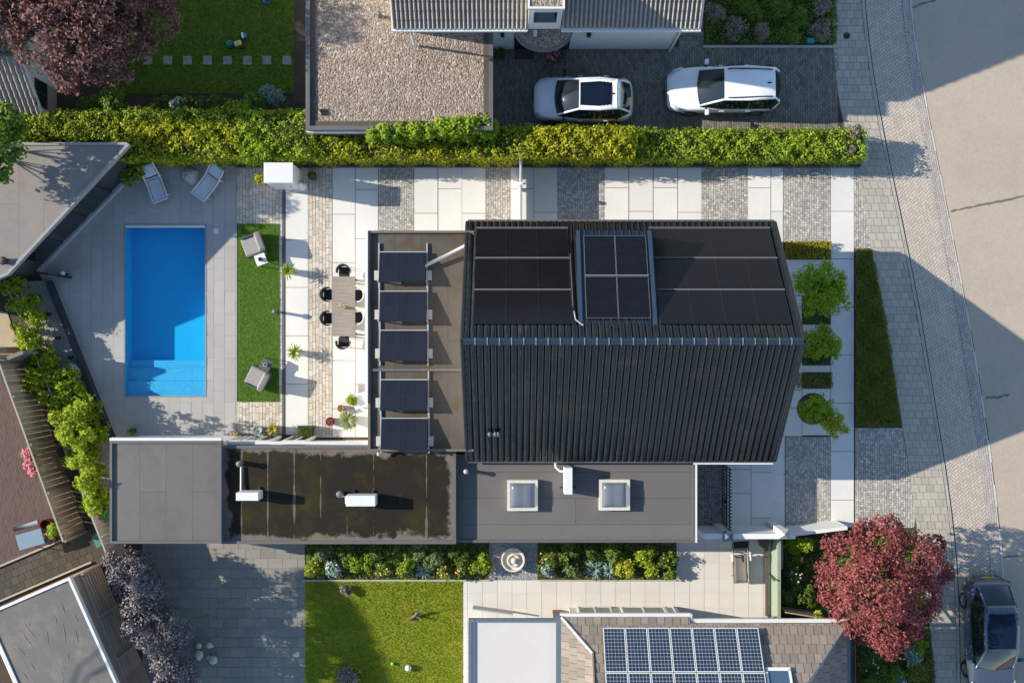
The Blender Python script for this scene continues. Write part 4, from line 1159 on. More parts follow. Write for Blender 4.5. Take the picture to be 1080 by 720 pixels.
mb = tile_plane(Vector((gx - 6, ey, 1.15)), X, V_, N_, 6.05, Lr, 0.21, 0.34, 0.10, 8, ex=1.6); mb.build('roof', m_btile, sb)
V2, N2 = Vector((0, -math.cos(slope), math.sin(slope))), Vector((0, math.sin(slope), math.cos(slope)))
mb = tile_plane(Vector((gx - 6, yn, 1.15)), X, V2, N2, 6.05, Lr, 0.21, 0.34, 0.10, 8, ex=1.6); mb.build('roof', m_btile, sb)
mb = MB(); slab_on(mb, Vector((gx + .03, ey, 1.15)), X, V_, N_, -0.02, 0.03, 0, Lr, -0.12, 0.05); mb.build('verge_board', m_wpaint, sb)
x_, y_ = gx + 0.02, G(0, 98, 1.5)[1]
wall_window(sb, (x_, y_, 1.35), 1.0, 1.0, 'y', depth=0.03, frame=m_plastic, mull=1)
mb = MB(); mb.box((gx + .015, y_, 0.43), (0.03, 1.0, 0.8)); mb.build('wall_panel', M('infill_panel', (0.24, 0.22, 0.20), 0.8, 0.1), sb)

# ================================================================== lower-left shed
shp = ccw([G(74, 608, 2.6), G(-16, 647, 2.6), G(60, 817, 2.6), G(150, 778, 2.6)])
sh = flat_building('felt_roof_shed', 'brick shed with a wrinkled grey felt roof and white metal edge', 'shed', shp, 2.6, m_brickw, m_felt_s, m_wpaint, 0.05, 0.10)
mb = MB(); rr = random.Random(5)
base = Vector(G(74, 608, 2.6)); du = (Vector(G(-16, 647, 2.6)) - base); dv = (Vector(G(150, 778, 2.6)) - base)
for _ in range(26):
    a, b_ = rr.uniform(.08, .9), rr.uniform(.06, .62); L_ = rr.uniform(.05, .2)
    k = rr.uniform(-.12, .25)
    pts = [base + du * (a + k * t * L_ * 3 + .012 * math.sin(t * 5 + a * 9)) + dv * (b_ + t * L_) for t in np.linspace(0, 1, 7)]
    mb.tube([(q.x, q.y, 2.568 + .022 * math.sin(math.pi * i / 6)) for i, q in enumerate(pts)], 0.024, 8)
mb.build('felt_wrinkle', m_felt_s, sh, smooth=True)
mb = MB(); a_, b_ = Vector(G(-2, 678, 2.55)), Vector(G(22, 732, 2.55)); mb.tube([(a_.x - .06, a_.y, 2.5), (b_.x - .06, b_.y, 2.5)], 0.05, 8); mb.build('gutter', m_wpaint, sh)

# ================================================================== house at the bottom
bh = thing('hipped_house', 'bungalow with grey-brown tiled hip roof and blue solar panels at the bottom', 'house', (*G(740, 720), 0))
BE, BP = 2.7, R(35); ct, st = math.cos(BP), math.sin(BP)
xl, yt = G(592, 650, BE); xr_, yt2 = G(893, 656, BE); xm = G(727, 0, BE)[0]
m_btl = MI('weathered_tile', [(0.215, 0.178, 0.145), (0.265, 0.22, 0.178), (0.19, 0.16, 0.135), (0.29, 0.24, 0.195)], fvar=0.2, fine=14, broad=0.18, rough=0.8)
def tiled_poly(name, poly2, O, U, V, N, parent):
    """tile courses clipped to a polygon in slope coordinates"""
    mb = MB()
    for q in lay(poly2, 0.30, 0.35, gap=0.016, bond=0.5):
        vb = min(p[1] for p in q)
        mb.add([tuple(O + U * u + V * v + N * (0.034 - 0.032 * min(1, (v - math.floor(vb / .35 + .001) * .35) / .35))) for u, v in q], [tuple(range(len(q)))])
    mb.build(name, m_btl, parent)
    mb = MB(); mb.add([tuple(O + U * u + V * v + N * -0.01) for u, v in ccw(poly2)], [tuple(range(len(poly2)))]); mb.build('roof_underlay', m_jdark, parent)
O_ = Vector((xl, yt, BE)); Vb, Nb = Vector((0, -ct, st)), Vector((0, st, ct))
LR = 5.0; d1 = 1.12; wd = xr_ - xl; off = (yt - yt2) / ct
slope_run = 4.0
Lh = slope_run / ct
# north slope (U runs to -x so that U x V = N)
Um = Vector((-1, 0, 0)); Or = Vector((xr_, yt, BE))
npoly = [(0, off), (wd - (xm - xl), off), (wd - (xm - xl), 0), (wd, 0), (wd - d1, d1 / ct), (wd - d1, Lh), (slope_run, Lh)]
lowp = [(wd - (xm - xl), 0), (wd, 0), (wd - off * ct, off), (wd - (xm - xl), off)]
upp = [(0, off), (wd - off * ct, off), (wd - d1, d1 / ct), (wd - d1, Lh), (slope_run, Lh)]
tiled_poly('roof', [(0, off), (wd - d1, off), (wd - d1, Lh), (slope_run, Lh)], Or, Um, Vb, Nb, bh)
tiled_poly('roof', [(wd - d1, off), (wd - off * ct, off), (wd - d1, d1 / ct)], Or, Um, Vb, Nb, bh)
tiled_poly('roof', lowp, Or, Um, Vb, Nb, bh)
# west and east slopes
Vw, Nw = Vector((ct, 0, st)), Vector((-st, 0, ct))
Ow = Vector((xl, yt - 9, BE)); Uw = Vector((0, -1, 0)); Ow = Vector((xl, yt, BE))
tiled_poly('roof', [(0, 0), (9, 0), (9, d1 / ct), (d1, d1 / ct)], Ow, Uw, Vw, Nw, bh)
Ve, Ne = Vector((-ct, 0, st)), Vector((st, 0, ct)); Oe = Vector((xr_, yt2, BE)); Ue = Vector((0, -1, 0))
tiled_poly('roof', [(0, 0), (9, 0), (9, Lh - .3), (slope_run, Lh - .05)], Oe, Ue, Ve, Ne, bh)
mb = MB(); zu = BE + d1 * math.tan(BP)
xg1 = xl + d1
mb.add([(xg1, yt - d1, zu - .02), (xg1, yt - 4, zu - .02), (xg1, yt - 4, BE + 4 * math.tan(BP) - .02)], [(0, 1, 2)]); mb.build('gable_infill', m_white, bh)
def roof_cap(p, q, mat, w=0.10):
    mb = MB(); mb.tube([p, q], w, 6); return mb.build('hip_cap', mat, bh)
m_hip = M('hip_mortar', (0.48, 0.47, 0.44), 0.7, 0.12, 4)
roof_cap((xl, yt, BE + .02), (xl + d1, yt - d1, zu + .02), m_hip, 0.06)
roof_cap((xr_, yt2, BE + .02), (xr_ - 4, yt2 - 4, BE + 4 * math.tan(BP) + .02), m_hip, 0.06)
roof_cap((xg1, yt - d1, zu + .03), (xg1, yt - 4, BE + 4 * math.tan(BP) + .03), m_btl, 0.05)
mb = MB(); mb.box(((xl + xm) / 2, yt + 0.06, BE - .05), (xm - xl + .1, 0.14, 0.14)); mb.box(((xm + xr_) / 2 + .05, yt2 + 0.06, BE - .05), (xr_ - xm, 0.14, 0.14)); mb.box((xm + .05, (yt + yt2) / 2 + .06, BE - .052), (0.12, yt - yt2 + .1, 0.13)); mb.build('gutter', m_wpaint, bh)
mb = MB(); mb.box((xr_ + 0.07, yt2 - 4.4, BE - .05), (0.14, 9, 0.14)); mb.box((xl - 0.10, yt - 4.45, BE - .05), (0.2, 9, 0.14)); mb.build('gutter', m_bluegut, bh)
# walls: bay with white windows on the terrace side
yb = G(0, 640.5)[1]; yb2 = G(0, 656)[1]; xb0, xb1 = G(600, 0)[0], G(714, 0)[0]
mb = MB(); mb.prism([(xl + .3, yb2 - 8), (xr_ - .35, yb2 - 8), (xr_ - .35, yb2), (xl + .3, yb2)], -0.05, BE - .02); mb.build('wall', m_cream, bh)
mb = MB(); mb.prism([(xb0, yb2), (xb1, yb2), (xb1, yb), (xb0, yb)], -0.05, BE - .04); mb.build('bay_wall', m_cream, bh)
for px, w in ((627, 1.35), (678, 1.75), (706, 0.4)):
    wall_window(bh, (G(px, 0, 0.4)[0], yb + 0.03, 1.1), w, 2.0, 'x', depth=0.05, mull=1 if w > 1 else 0)
mb = MB(); x, y = G(587.5, 646, 0.3); mb.box((x, y, 0.6), (0.35, 0.10, 1.2)); tag(mb.build('timber_screen', m_wood), 'small orange-brown timber screen at the corner of the white flat roof', 'screen')
# roof window
wu = wd - (G(821, 0, 4.0)[0] - xl); wu = xr_ - G(821, 0, 4.0)[0]
vv = 1.63 / ct
fo = MB()
cx_, cy_ = Or + Um * wu + Vb * vv, None
def on(u0, u1, v0, v1, t0, t1, mb): return slab_on(mb, Or, Um, Vb, Nb, u0, u1, v0, v1, t0, t1)
on(wu - .46, wu + .46, vv - .06, vv + .06, 0, .12, fo); on(wu - .46, wu + .46, vv + 1.1, vv + 1.2, 0, .12, fo); on(wu - .46, wu - .38, vv, vv + 1.15, 0, .12, fo); on(wu + .38, wu + .46, vv, vv + 1.15, 0, .12, fo)
rw = fo.build('roof_window', m_wpaint, bh); g_ = MB(); on(wu - .39, wu + .39, vv + .05, vv + 1.12, .02, .09, g_); g_.build('pane', MGLASS('sky_glass', (0.06, 0.10, 0.17)), rw)
# solar panels of the bungalow
m_cellb = MI('cells_blue', [(0.014, 0.022, 0.045), (0.02, 0.032, 0.062), (0.012, 0.018, 0.038)], fvar=0.1, rough=0.3, bump=0, spec=0.5)
m_back = M('panel_backsheet', (0.30, 0.34, 0.37), 0.4, 0.05, spec=0.3)
m_pvf = M('panel_frame_pale', (0.62, 0.63, 0.63), 0.4, 0.05)
def pv_proto():
    r = panel_proto(0.805, 1.63, m_back, m_pvf, m_pvf, 0.026)
    for o in kids(r):
        if o.name.startswith('cells'): o.name = 'backsheet'
        if o.name.startswith('clamp'): bpy.data.objects.remove(o)
    mb = MB()
    for i in range(6):
        for j in range(12):
            x0_, y0_ = -0.372 + i * 0.124, -0.786 + j * 0.131
            a, b_, k = 0.124, 0.131, 0.008
            mb.add([(x0_ + k, y0_ + k * 2, .0385), (x0_ + 2 * k, y0_ + k, .0385), (x0_ + a - 2 * k, y0_ + k, .0385), (x0_ + a - k, y0_ + 2 * k, .0385), (x0_ + a - k, y0_ + b_ - 2 * k, .0385), (x0_ + a - 2 * k, y0_ + b_ - k, .0385), (x0_ + 2 * k, y0_ + b_ - k, .0385), (x0_ + k, y0_ + b_ - 2 * k, .0385)], [tuple(range(8))])
    mb.build('cells', m_cellb, r, local=True)
    return r
xp0 = G(635.5, 0, 3.1)[0]
for r in range(2):
    for c in range(7):
        u = xr_ - (xp0 + 0.415 + c * 0.832)
        put_panel('b', pv_proto, Or, Um, Vb, Nb, u, 0.40 / ct + 0.82 + r * 1.66, 0.16, bh)
# white flat roof beside it
wp = rect_px(494, 652.5, 590, 800, 2.5)
wr = flat_building('white_flat_roof_garage', 'garage with a plain white flat roof and blue-grey edge at the bottom', 'garage', wp, 2.5, m_white, m_whiteroof, m_bluegut, 0.04, 0.12, over=0.78)
mb = MB(); xw = min(p[0] for p in wp); yw = max(p[1] for p in wp); mb.box((xw + .22, yw - 3, 2.52), (0.05, 6, 0.06)); mb.build('roof_rail', m_bluegut, wr)
mb = MB(); p, q = Vector(G(498, 645, 0.9)), Vector(G(541, 651, 0.9)); mb.box(((p.x + q.x) / 2, (p.y + q.y) / 2, 0.25), ((q - p).length, 0.06, 0.5), math.atan2(q.y - p.y, q.x - p.x)); tag(mb.build('glass_screen', M('screen_pale', (0.42, 0.43, 0.43), 0.4, 0.05)), 'low grey screen slanting along the top edge of the white roofed garage', 'screen')

# ================================================================== walls, fences, gates
m_wallw = m_white
t = thing('garden_wall', 'white rendered garden wall with pyramid-capped pillars at the front of the gravel lane', 'wall', (*G(800, 556), 0))
p, q = G(733, 554), G(880, 550)
def wallseg(a, b_, th_, z1, parent, name, mat):
    a, b_ = Vector(a), Vector(b_); mb = MB(); mb.box(((a.x + b_.x) / 2, (a.y + b_.y) / 2, z1 / 2 - .02), ((b_ - a).length, th_, z1), math.atan2(b_.y - a.y, b_.x - a.x)); return mb.build(name, mat, parent)
wallseg(G(733, 556.5), G(826, 556.5), 0.20, 1.75, t, 'wall_panel', m_white)
wallseg(G(828, 556.5), G(882, 550), 0.14, 1.35, t, 'wall_panel', m_white)
m_capb = M('pillar_cap', (0.05, 0.085, 0.13), 0.35, 0.1, spec=0.5)
for px, py, mt in ((768, 565.5, m_capb), (827, 563, m_alu)):
    x, y = G(px, py, 1.95); mb = MB(); mb.box((x, y, 0.93), (0.30, 0.30, 1.9)); pi = mb.build('pillar', m_white, t)
    mb = MB(); mb.add([(x - .2, y - .2, 1.88), (x + .2, y - .2, 1.88), (x + .2, y + .2, 1.88), (x - .2, y + .2, 1.88), (x, y, 2.06)], [(0, 1, 4), (1, 2, 4), (2, 3, 4), (3, 0, 4), (3, 2, 1, 0)]); mb.build('pillar_cap', mt, pi)
# black iron gate from the wing to the wall pillar
x = G(766.5, 0, 1.0)[0]; ya, yb_ = G(0, 488)[1], G(0, 556)[1]
t = thing('iron_gate', 'tall black iron gate with spiked bars beside the dark setts', 'gate', (x, (ya + yb_) / 2, 0))
mb = MB()
for zz in (0.15, 1.0, 1.45): mb.box((x, (ya + yb_) / 2, zz), (0.035, ya - yb_, 0.05))
mb.build('rails', m_black, t)
mb = MB(); n = 20
for i in range(n):
    y = yb_ + (ya - yb_) * (i + .5) / n; mb.box((x, y, 0.85), (0.025, 0.025, 1.6)); mb.add([(x - .035, y - .035, 1.64), (x + .035, y - .035, 1.64), (x + .035, y + .035, 1.64), (x - .035, y + .035, 1.64), (x, y, 1.85)], [(0, 1, 4), (1, 2, 4), (2, 3, 4), (3, 0, 4)])
mb.build('bars', m_black, t)
mb = MB(); mb.box((x - .05, (ya + yb_) / 2 - .1, 1.0), (0.10, 0.14, 0.16)); mb.build('lock', m_black, t)
# white gate across the side path
x = G(549, 0)[0]; ya, yb_ = G(0, 174)[1], G(0, 238)[1]
t = thing('white_gate', 'narrow white gate across the slab path between hedge and black roof', 'gate', (x, (ya + yb_) / 2, 0))
mb = MB(); mb.box((x, (ya + yb_) / 2, 0.78), (0.09, ya - yb_ - .1, 1.3)); mb.build('panel', m_wpaint, t)
mb = MB(); mb.box((x, (ya + yb_) / 2, 1.45), (0.05, ya - yb_, 0.05)); mb.build('top_rail', m_alu, t)
for y in (ya, G(0, 200)[1], yb_):
    mb = MB(); mb.box((x, y, 0.8), (0.13, 0.13, 1.6)); mb.build('post', m_wpaint, t)
mb = MB(); mb.box((x + .12, G(0, 198)[1], 1.0), (0.16, 0.05, 0.05)); mb.build('handle', m_alu, t)
# dark low fence at the hedge foot
mb = MB(); a, b_ = G(250, 175.5), G(905, 175.5); mb.box(((a[0] + b_[0]) / 2, a[1], 0.15), (b_[0] - a[0], 0.12, 0.36)); tag(mb.build('hedge_board', m_dgrey), 'low dark edging board running along the foot of the long hedge', 'edging')
m_boards = MI('fence_boards', [(0.36, 0.27, 0.165), (0.48, 0.37, 0.24), (0.55, 0.44, 0.30), (0.30, 0.22, 0.135)], fvar=.25, fine=9)
m_boards2 = MI('fence_slats', [(0.34, 0.285, 0.23), (0.43, 0.365, 0.30)], fvar=.2, fine=9)
m_fpost = M('fence_post', (0.36, 0.33, 0.28), 0.85, 0.15)
# vertical board fence, left
def board_fence(name, label, A, B_, h, n, mat, horizontal=False, cover=0.80):
    a, b_ = Vector(G(*A, h)), Vector(G(*B_, h)); d = (b_ - a); L_ = d.length; d.normalize(); ang = math.atan2(d.y, d.x); nr = Vector((-d.y, d.x))
    t = thing(name, label, 'fence', ((a.x + b_.x) / 2, (a.y + b_.y) / 2, 0))
    mb = MB()
    if horizontal:
        for i in range(n):
            c_ = (a + b_) / 2; mb.box((c_.x, c_.y, h * (i + .5) / n), (L_, 0.03, h / n * .62), ang)
    else:
        for i in range(n):
            c_ = a.lerp(b_, (i + .5) / n) + nr * (0.015 if i % 2 else -0.015); mb.box((c_.x, c_.y, h / 2 - random.uniform(0, .02)), (L_ / n * cover, 0.025, h), ang)
    mb.build('boards', mat, t)
    k = max(2, round(L_ / 1.85))
    for i in range(k + 1):
        c_ = a.lerp(b_, i / k) + nr * (-0.06 if nr.x < 0 else 0.06)
        mb = MB(); mb.box((c_.x, c_.y, h / 2), (0.09, 0.09, h + .03), ang); mb.build('post', m_fpost, t)
    mb = MB(); c_ = (a + b_) / 2; mb.box((c_.x, c_.y, h + .02), (L_, 0.06, 0.03), ang); mb.build('top_rail', m_fpost, t)
    return t
board_fence('board_fence', 'weathered brown board fence between the brick patio and the vines', (-6, 368), (67, 571), 2.0, 36, m_boards)
board_fence('slat_fence', 'grey horizontal slat fence between the felt roofed shed and purple shrubs', (85, 606), (142, 740), 1.8, 8, m_boards2, True)
board_fence('board_fence', 'dark board fence between the alley and the purple shrubs', (87, 520), (124, 613), 1.65, 40, m_boards2, cover=1.03)
# short gray wall beyond the patio
mb = MB(); p, q = Vector(G(-10, 385, 1.9)), Vector(G(24, 371, 1.9)); mb.box(((p.x + q.x) / 2, (p.y + q.y) / 2, 0.95), ((q - p).length, 0.15, 1.9), math.atan2(q.y - p.y, q.x - p.x)); tag(mb.build('timber_gate', m_wood2), 'grey timber gate piece crossing the upper end of the board fence', 'gate')
mb = MB(); mb.sheet(ccw([G(-60, 310), G(8, 330), G(22, 372), G(-60, 400)]), 0.006); stru(mb, 'sand_path', M('sandy', (0.42, 0.33, 0.22), 0.9, 0.2, 2, 20, 0.2))
# green mesh fence right of the terrace
a, b_ = Vector(G(821, 566, 0.9)), Vector(G(821, 655, 0.9))
t = thing('mesh_fence', 'pale green mesh fence with ivy between the terrace and the planted bed', 'fence', (a.x, (a.y + b_.y) / 2, 0))
m_mesh = M('green_mesh', (0.25, 0.30, 0.22), 0.7, 0.15, 5, 30, 0.2)
mb = MB(); mb.box((a.x, (a.y + b_.y) / 2, 0.5), (0.13, a.y - b_.y, 1.0)); mb.build('panel', m_mesh, t)
m_fgr = M('fence_green', (0.02, 0.10, 0.06), 0.5, 0.1)
for i in range(3):
    mb = MB(); mb.box((a.x - .2, a.y + (b_.y - a.y) * i / 2, 0.55), (0.06, 0.06, 1.1)); mb.build('post', m_fgr, t)
mb = MB(); mb.box((a.x - .25, (a.y + b_.y) / 2, 0.05), (0.10, a.y - b_.y, 0.16)); mb.build('footing', m_bark, t)
# timber panel at the end of the planted bed
p, q = Vector(G(828, 645, .9)), Vector(G(860, 650, .9))
mb = MB()
for i in range(5): mb.box(((p.x + q.x) / 2, (p.y + q.y) / 2 + .002 * i, 0.12 + i * .2), ((q - p).length, 0.04, 0.18), math.atan2(q.y - p.y, q.x - p.x), )
tag(mb.build('timber_fence', M('new_wood', (0.42, 0.31, 0.19), 0.85, 0.2, 4, 30, 0.2)), 'low light brown timber fence panel below the planted bed by the red tree', 'fence')
# thin rail fence between bungalow and front bed
t = thing('wire_fence', 'thin grey rail fence along the right eave of the bungalow', 'fence', (*G(905, 700), 0))
mb = MB(); x = G(902, 0, .8)[0]
for zz in (0.4, 0.8): mb.tube([(x, G(0, 672)[1], zz), (x, G(0, 740)[1], zz)], 0.02, 6)
mb.build('rails', m_zinc, t)
for py in (678, 707, 735):
    mb = MB(); mb.box((x, G(0, py)[1], .42), (0.05, .05, .86)); mb.build('post', m_zinc, t)
# ================================================================== cars
def paint(name, col, metal=0.0, rough=0.28):
    return M(name, col, rough, 0.03, 1.5, metal=metal, spec=0.5, coat=0.6)
m_tail = M('tail_lamp', (0.30, 0.01, 0.01), 0.2, 0.05); m_head = M('head_lamp', (0.45, 0.48, 0.5), 0.12, 0.05, spec=0.8)
m_plate = M('number_plate_yellow', (0.75, 0.50, 0.03), 0.5, 0.04)
m_trimblk = M('car_trim', (0.015, 0.015, 0.016), 0.35, 0.1)
m_rim = M('rim', (0.35, 0.35, 0.36), 0.3, 0.1, metal=0.7)

m_glassr = MGLASS('roof_glass', (0.006, 0.012, 0.028), 0.06, 0.3)
def make_car(root, L, W, Hh, body, roofmat, hood_end=0.28, roof_a=0.44, roof_b=0.82, tail=0.95, belt=0.97, roofw=0.66, glass_roof=None, rails=False, mirror=None, blunt=0.0, spoiler=None, hood_z=0.0):
    """front towards +x, local origin under the middle; body loft, glasshouse, windows, lamps, wheels"""
    hw = W / 2
    prof = [(0.0, .60, .52), (0.012, .74, .62), (0.035, .85, .70), (0.08, .93, .77 + hood_z), (0.17, .985, .85 + hood_z), (hood_end, 1.0, .93 + hood_z), (0.42, 1.0, belt), (0.6, 1.0, belt + .01), (0.78, 1.0, belt + .03), (0.87, .97, belt + .03), (0.93, .91, belt), (0.965, .83, belt - .08), (0.988, .72, .70), (1.0, .58, .52)]
    rows = []
    for s, w, zt in prof:
        x = L / 2 - s * L; w = w * hw
        half = [(w * .86, .20), (w * .97, .27), (w, .50), (w * .995, zt - .22), (w * .955, zt - .075), (w * .86, zt - .015), (w * .55, zt + .025), (0, zt + .035)]
        rows.append([(x, -y, z) for y, z in half] + [(x, y, z) for y, z in half[::-1][1:]])
    mb = MB(); mb.grid(rows); n = len(rows[0])
    mb.f.append(tuple(range(n))); mb.f.append(tuple(range((len(rows) - 1) * n, len(rows) * n))[::-1])
    b_ = mb.build('body', body, root, smooth=True, local=True, sub=2)
    # glasshouse stations: cowl, roof front, roof, roof rear, rear glass foot
    xs = [L / 2 - k * L for k in (hood_end - .015, roof_a, (roof_a + roof_b) / 2, roof_b, tail - .01)]
    zs = [belt - .03 + hood_z, Hh - .05, Hh, Hh - .04, belt + .05]
    ws = [.80 * hw, (roofw - .01) * hw, (roofw + .02) * hw, (roofw - .06) * hw, .66 * hw]
    def surf(i0, i1, inset_=0.0, lift=0.0, nu=9, nv=7, f0=0.0, f1=1.0):
        mb = MB(); R_ = []
        for a in np.linspace(f0, f1, nv):
            x = xs[i0] + (xs[i1] - xs[i0]) * a; z = zs[i0] + (zs[i1] - zs[i0]) * a; w = (ws[i0] + (ws[i1] - ws[i0]) * a) - inset_
            bulge = 0.05 * math.sin(math.pi * a) if (i0, i1) != (1, 2) else 0
            R_.append([(x + (0.10 if i0 == 0 else -0.06 if i1 == 4 else 0) * (1 - (u / 1.0) ** 2) * (1 - a if i0 == 0 else a), w * u, z + 0.045 * (1 - u * u) + bulge * 0.6 + lift) for u in np.linspace(-1, 1, nu)])
        return mb.grid(R_)
    surf(0, 1, .05).build('windshield', m_glassd, root, smooth=True, local=True)
    rf = MB()
    r1, r2 = surf(1, 2), surf(2, 3)
    rf.add(r1.v, r1.f); rf.add(r2.v, r2.f); rf.build('roof', roofmat, root, smooth=True, local=True)
    if glass_roof is not None:
        k = MB(); a1, a2 = surf(1, 2, .10, .012, f0=0.06), surf(2, 3, .10, .012, f1=glass_roof); k.add(a1.v, a1.f); k.add(a2.v, a2.f); k.build('glass_roof', m_glassr, root, smooth=True, local=True)
    surf(3, 4, .06).build('rear_window', m_glassd, root, smooth=True, local=True)
    bw = .955 * hw
    for s in (-1, 1):
        top = [(xs[i], s * ws[i], zs[i]) for i in range(5)]
        bot = [(xs[i], s * (bw if 0 < i < 4 else ws[i] + .04), (belt - .055 if 0 < i < 4 else zs[i] - .05)) for i in range(5)]
        mb = MB(); mb.grid([bot, top]); mb.build('side_window', m_glassd, root, local=True)
        mb = MB()
        mb.tube([top[0], ((top[0][0] + top[1][0]) / 2, (top[0][1] + top[1][1]) / 2, (top[0][2] + top[1][2]) / 2 + .03), top[1], top[2], top[3], ((top[3][0] + top[4][0]) / 2, (top[3][1] + top[4][1]) / 2, (top[3][2] + top[4][2]) / 2 + .03), top[4]], 0.045, 8)
        mb.build('pillar', roofmat if glass_roof is None else body, root, smooth=True, local=True)
        mb = MB()
        for i, t in ((2, .15),):
            x_ = xs[i] - t; mb.tube([(x_, s * (bw + .005), belt - .04), (x_, s * (ws[i] + .012), zs[i] - .01)], 0.03, 6)
        mb.tube([(xs[3] + .05, s * (bw + .004), belt - .04), (xs[3] + .12, s * (ws[3] + .01), zs[3] - .01)], 0.05, 6)
        mb.build('door_pillar', m_trimblk, root, local=True)
        if rails:
            mb = MB(); mb.tube([(xs[1] - .15, s * (ws[1] - .06), zs[1] + .02), (xs[1] - .3, s * (ws[1] - .05), Hh + .035), (xs[3] + .3, s * (ws[3] - .05), Hh + .035), (xs[3] + .1, s * (ws[3] - .06), zs[3] + .02)], 0.022, 6); mb.build('roof_rail', m_trimblk, root, smooth=True, local=True)
        mm = MB(); mm.box((xs[0] - .28, s * (hw + .10), belt + .03), (0.16, 0.22, 0.15)); mm.build('mirror', mirror or body, root, bevel=.04, local=True)
        mm = MB(); mm.box((xs[0] - .25, s * (hw - .02), belt - .01), (0.06, 0.16, 0.04)); mm.build('mirror_arm', m_trimblk, root, local=True)
        h_ = MB()
        for t in (0.0, 1.05): h_.box((0.15 - t, s * (hw + .012), .80), (0.20, 0.03, 0.035))
        h_.build('door_handle', body, root, bevel=.01, local=True)
        l_ = MB(); l_.grid([[(L / 2 - .10, s * hw * .70, .66), (L / 2 - .22, s * hw * .88, .72), (L / 2 - .55, s * hw * .955, .785)], [(L / 2 - .12, s * hw * .62, .735), (L / 2 - .30, s * hw * .78, .80), (L / 2 - .60, s * hw * .90, .825)]]); l_.build('headlight', m_head if blunt == 0 else m_trimblk, root, smooth=True, local=True, solid=.03)
        l_ = MB(); l_.box((-L / 2 + .22, s * hw * .72, .74), (0.22, 0.22, 0.12)); l_.build('taillight', m_tail, root, bevel=.03, local=True)
    for sx in (-1, 1):
        for s in (-1, 1):
            x_ = sx * L * .295 + 0.02; r_ = .335
            mb = MB(); mb.lathe((0, 0, 0), [(r_ * .62, -.10), (r_ * .92, -.11), (r_, -.07), (r_, .07), (r_ * .92, .11), (r_ * .62, .10)], 24)
            mb.v = [(x_ + a, s * (hw - .10) + c, r_ + b) for a, b, c in mb.v]; wl = mb.build('wheel', m_rubber, root, smooth=True, local=True)
            mb = MB(); mb.lathe((0, 0, 0), [(.02, .085), (.08, .10), (r_ * .60, .075), (r_ * .64, .10)], 16)
            mb.v = [(x_ + a, s * (hw - .10) + s * c, r_ + b) for a, b, c in mb.v]; mb.build('rim', m_rim, wl, smooth=True, local=True)
    mb = MB()
    c0 = L / 2 - (hood_end + .005) * L
    mb.grid([[(c0 + (0.13 if j == 1 else 0.06) * (1 - u * u) + (0.055 if j else -0.02), u * .80 * hw, belt + .012 + hood_z - (0.02 if j else 0) + .02 * (1 - u * u)) for u in np.linspace(-1, 1, 9)] for j in (0, 1)]); mb.build('cowl', m_trimblk, root, local=True, solid=.02)
    mb = MB(); mb.box((xs[3] + .25, 0, Hh + .045), (0.16, 0.05, 0.05)); mb.build('antenna', m_trimblk, root, bevel=.015, local=True)
    mb = MB(); mb.box((L / 2 - .02, 0, .42), (0.06, W * .6, 0.16)); mb.build('grille', m_trimblk, root, bevel=.02, local=True)
    for sx, mt in ((1, m_plate), (-1, m_plate)):
        mb = MB(); mb.box((sx * (L / 2 - .005), 0, .42 if sx > 0 else .56), (0.02, 0.52, 0.11)); mb.build('number_plate', mt, root, local=True)
    if spoiler is not None:
        mb = surf(3, 4, -.02, .025, f0=-0.28, f1=0.10, nv=4); mb.build('roof_spoiler', spoiler, root, smooth=True, local=True, solid=.03)
    mb = MB(); mb.box((0, 0, .26), (L * .8, W * .8, .16)); mb.build('underbody', m_plastic, root, local=True)

p_silver = paint('paint_silver', (0.68, 0.70, 0.72), 0.0); p_white = paint('paint_white', (0.78, 0.78, 0.76)); m_glassr = MGLASS('roof_glass', (0.006, 0.012, 0.028), 0.06, 0.3)
p_blue = paint('paint_steel_blue', (0.075, 0.10, 0.14), 0.3)
x, y = G(615.5, 104.5, 0.7)
c1 = thing('parked_car', 'small silver white hatchback with black glass roof, parked on the brick driveway', 'car', (x, y, -0.0), math.pi + R(-0.6), 'cars on the brick driveway')
make_car(c1, 3.95, 1.76, 1.56, p_silver, p_white, hood_end=.245, roof_a=.44, roof_b=.84, tail=.965, belt=.98, roofw=.68, glass_roof=.62, mirror=m_trimblk, spoiler=p_white)
x, y = G(764, 94, 0.7)
c2 = thing('parked_car', 'larger white estate car with roof rails, parked nearer the street on the driveway', 'car', (x, y, 0.0), math.pi + R(0.5), 'cars on the brick driveway')
make_car(c2, 4.52, 1.80, 1.58, p_white, p_white, hood_end=.285, roof_a=.46, roof_b=.90, tail=.972, belt=.98, roofw=.70, rails=True)
x, y = G(1046.5, 671.5, 0.75)
c3 = thing('parked_car', 'dark steel blue car with glass roof parked at the street kerb', 'car', (x, y, -0.03), -math.pi / 2 + R(1.5))
make_car(c3, 4.65, 1.86, 1.60, p_blue, p_blue, hood_end=.27, roof_a=.44, roof_b=.80, tail=.955, belt=.98, roofw=.70, glass_roof=.95, spoiler=p_blue)

x, y = G(893, 38); mb = MB(); mb.lathe((x, y, 0), [(.001, .006), (.13, .006), (.14, .001)], 20); tag(mb.build('drain_cover', m_plastic), 'small round dark cover in the sidewalk near the heather bed', 'drain cover')
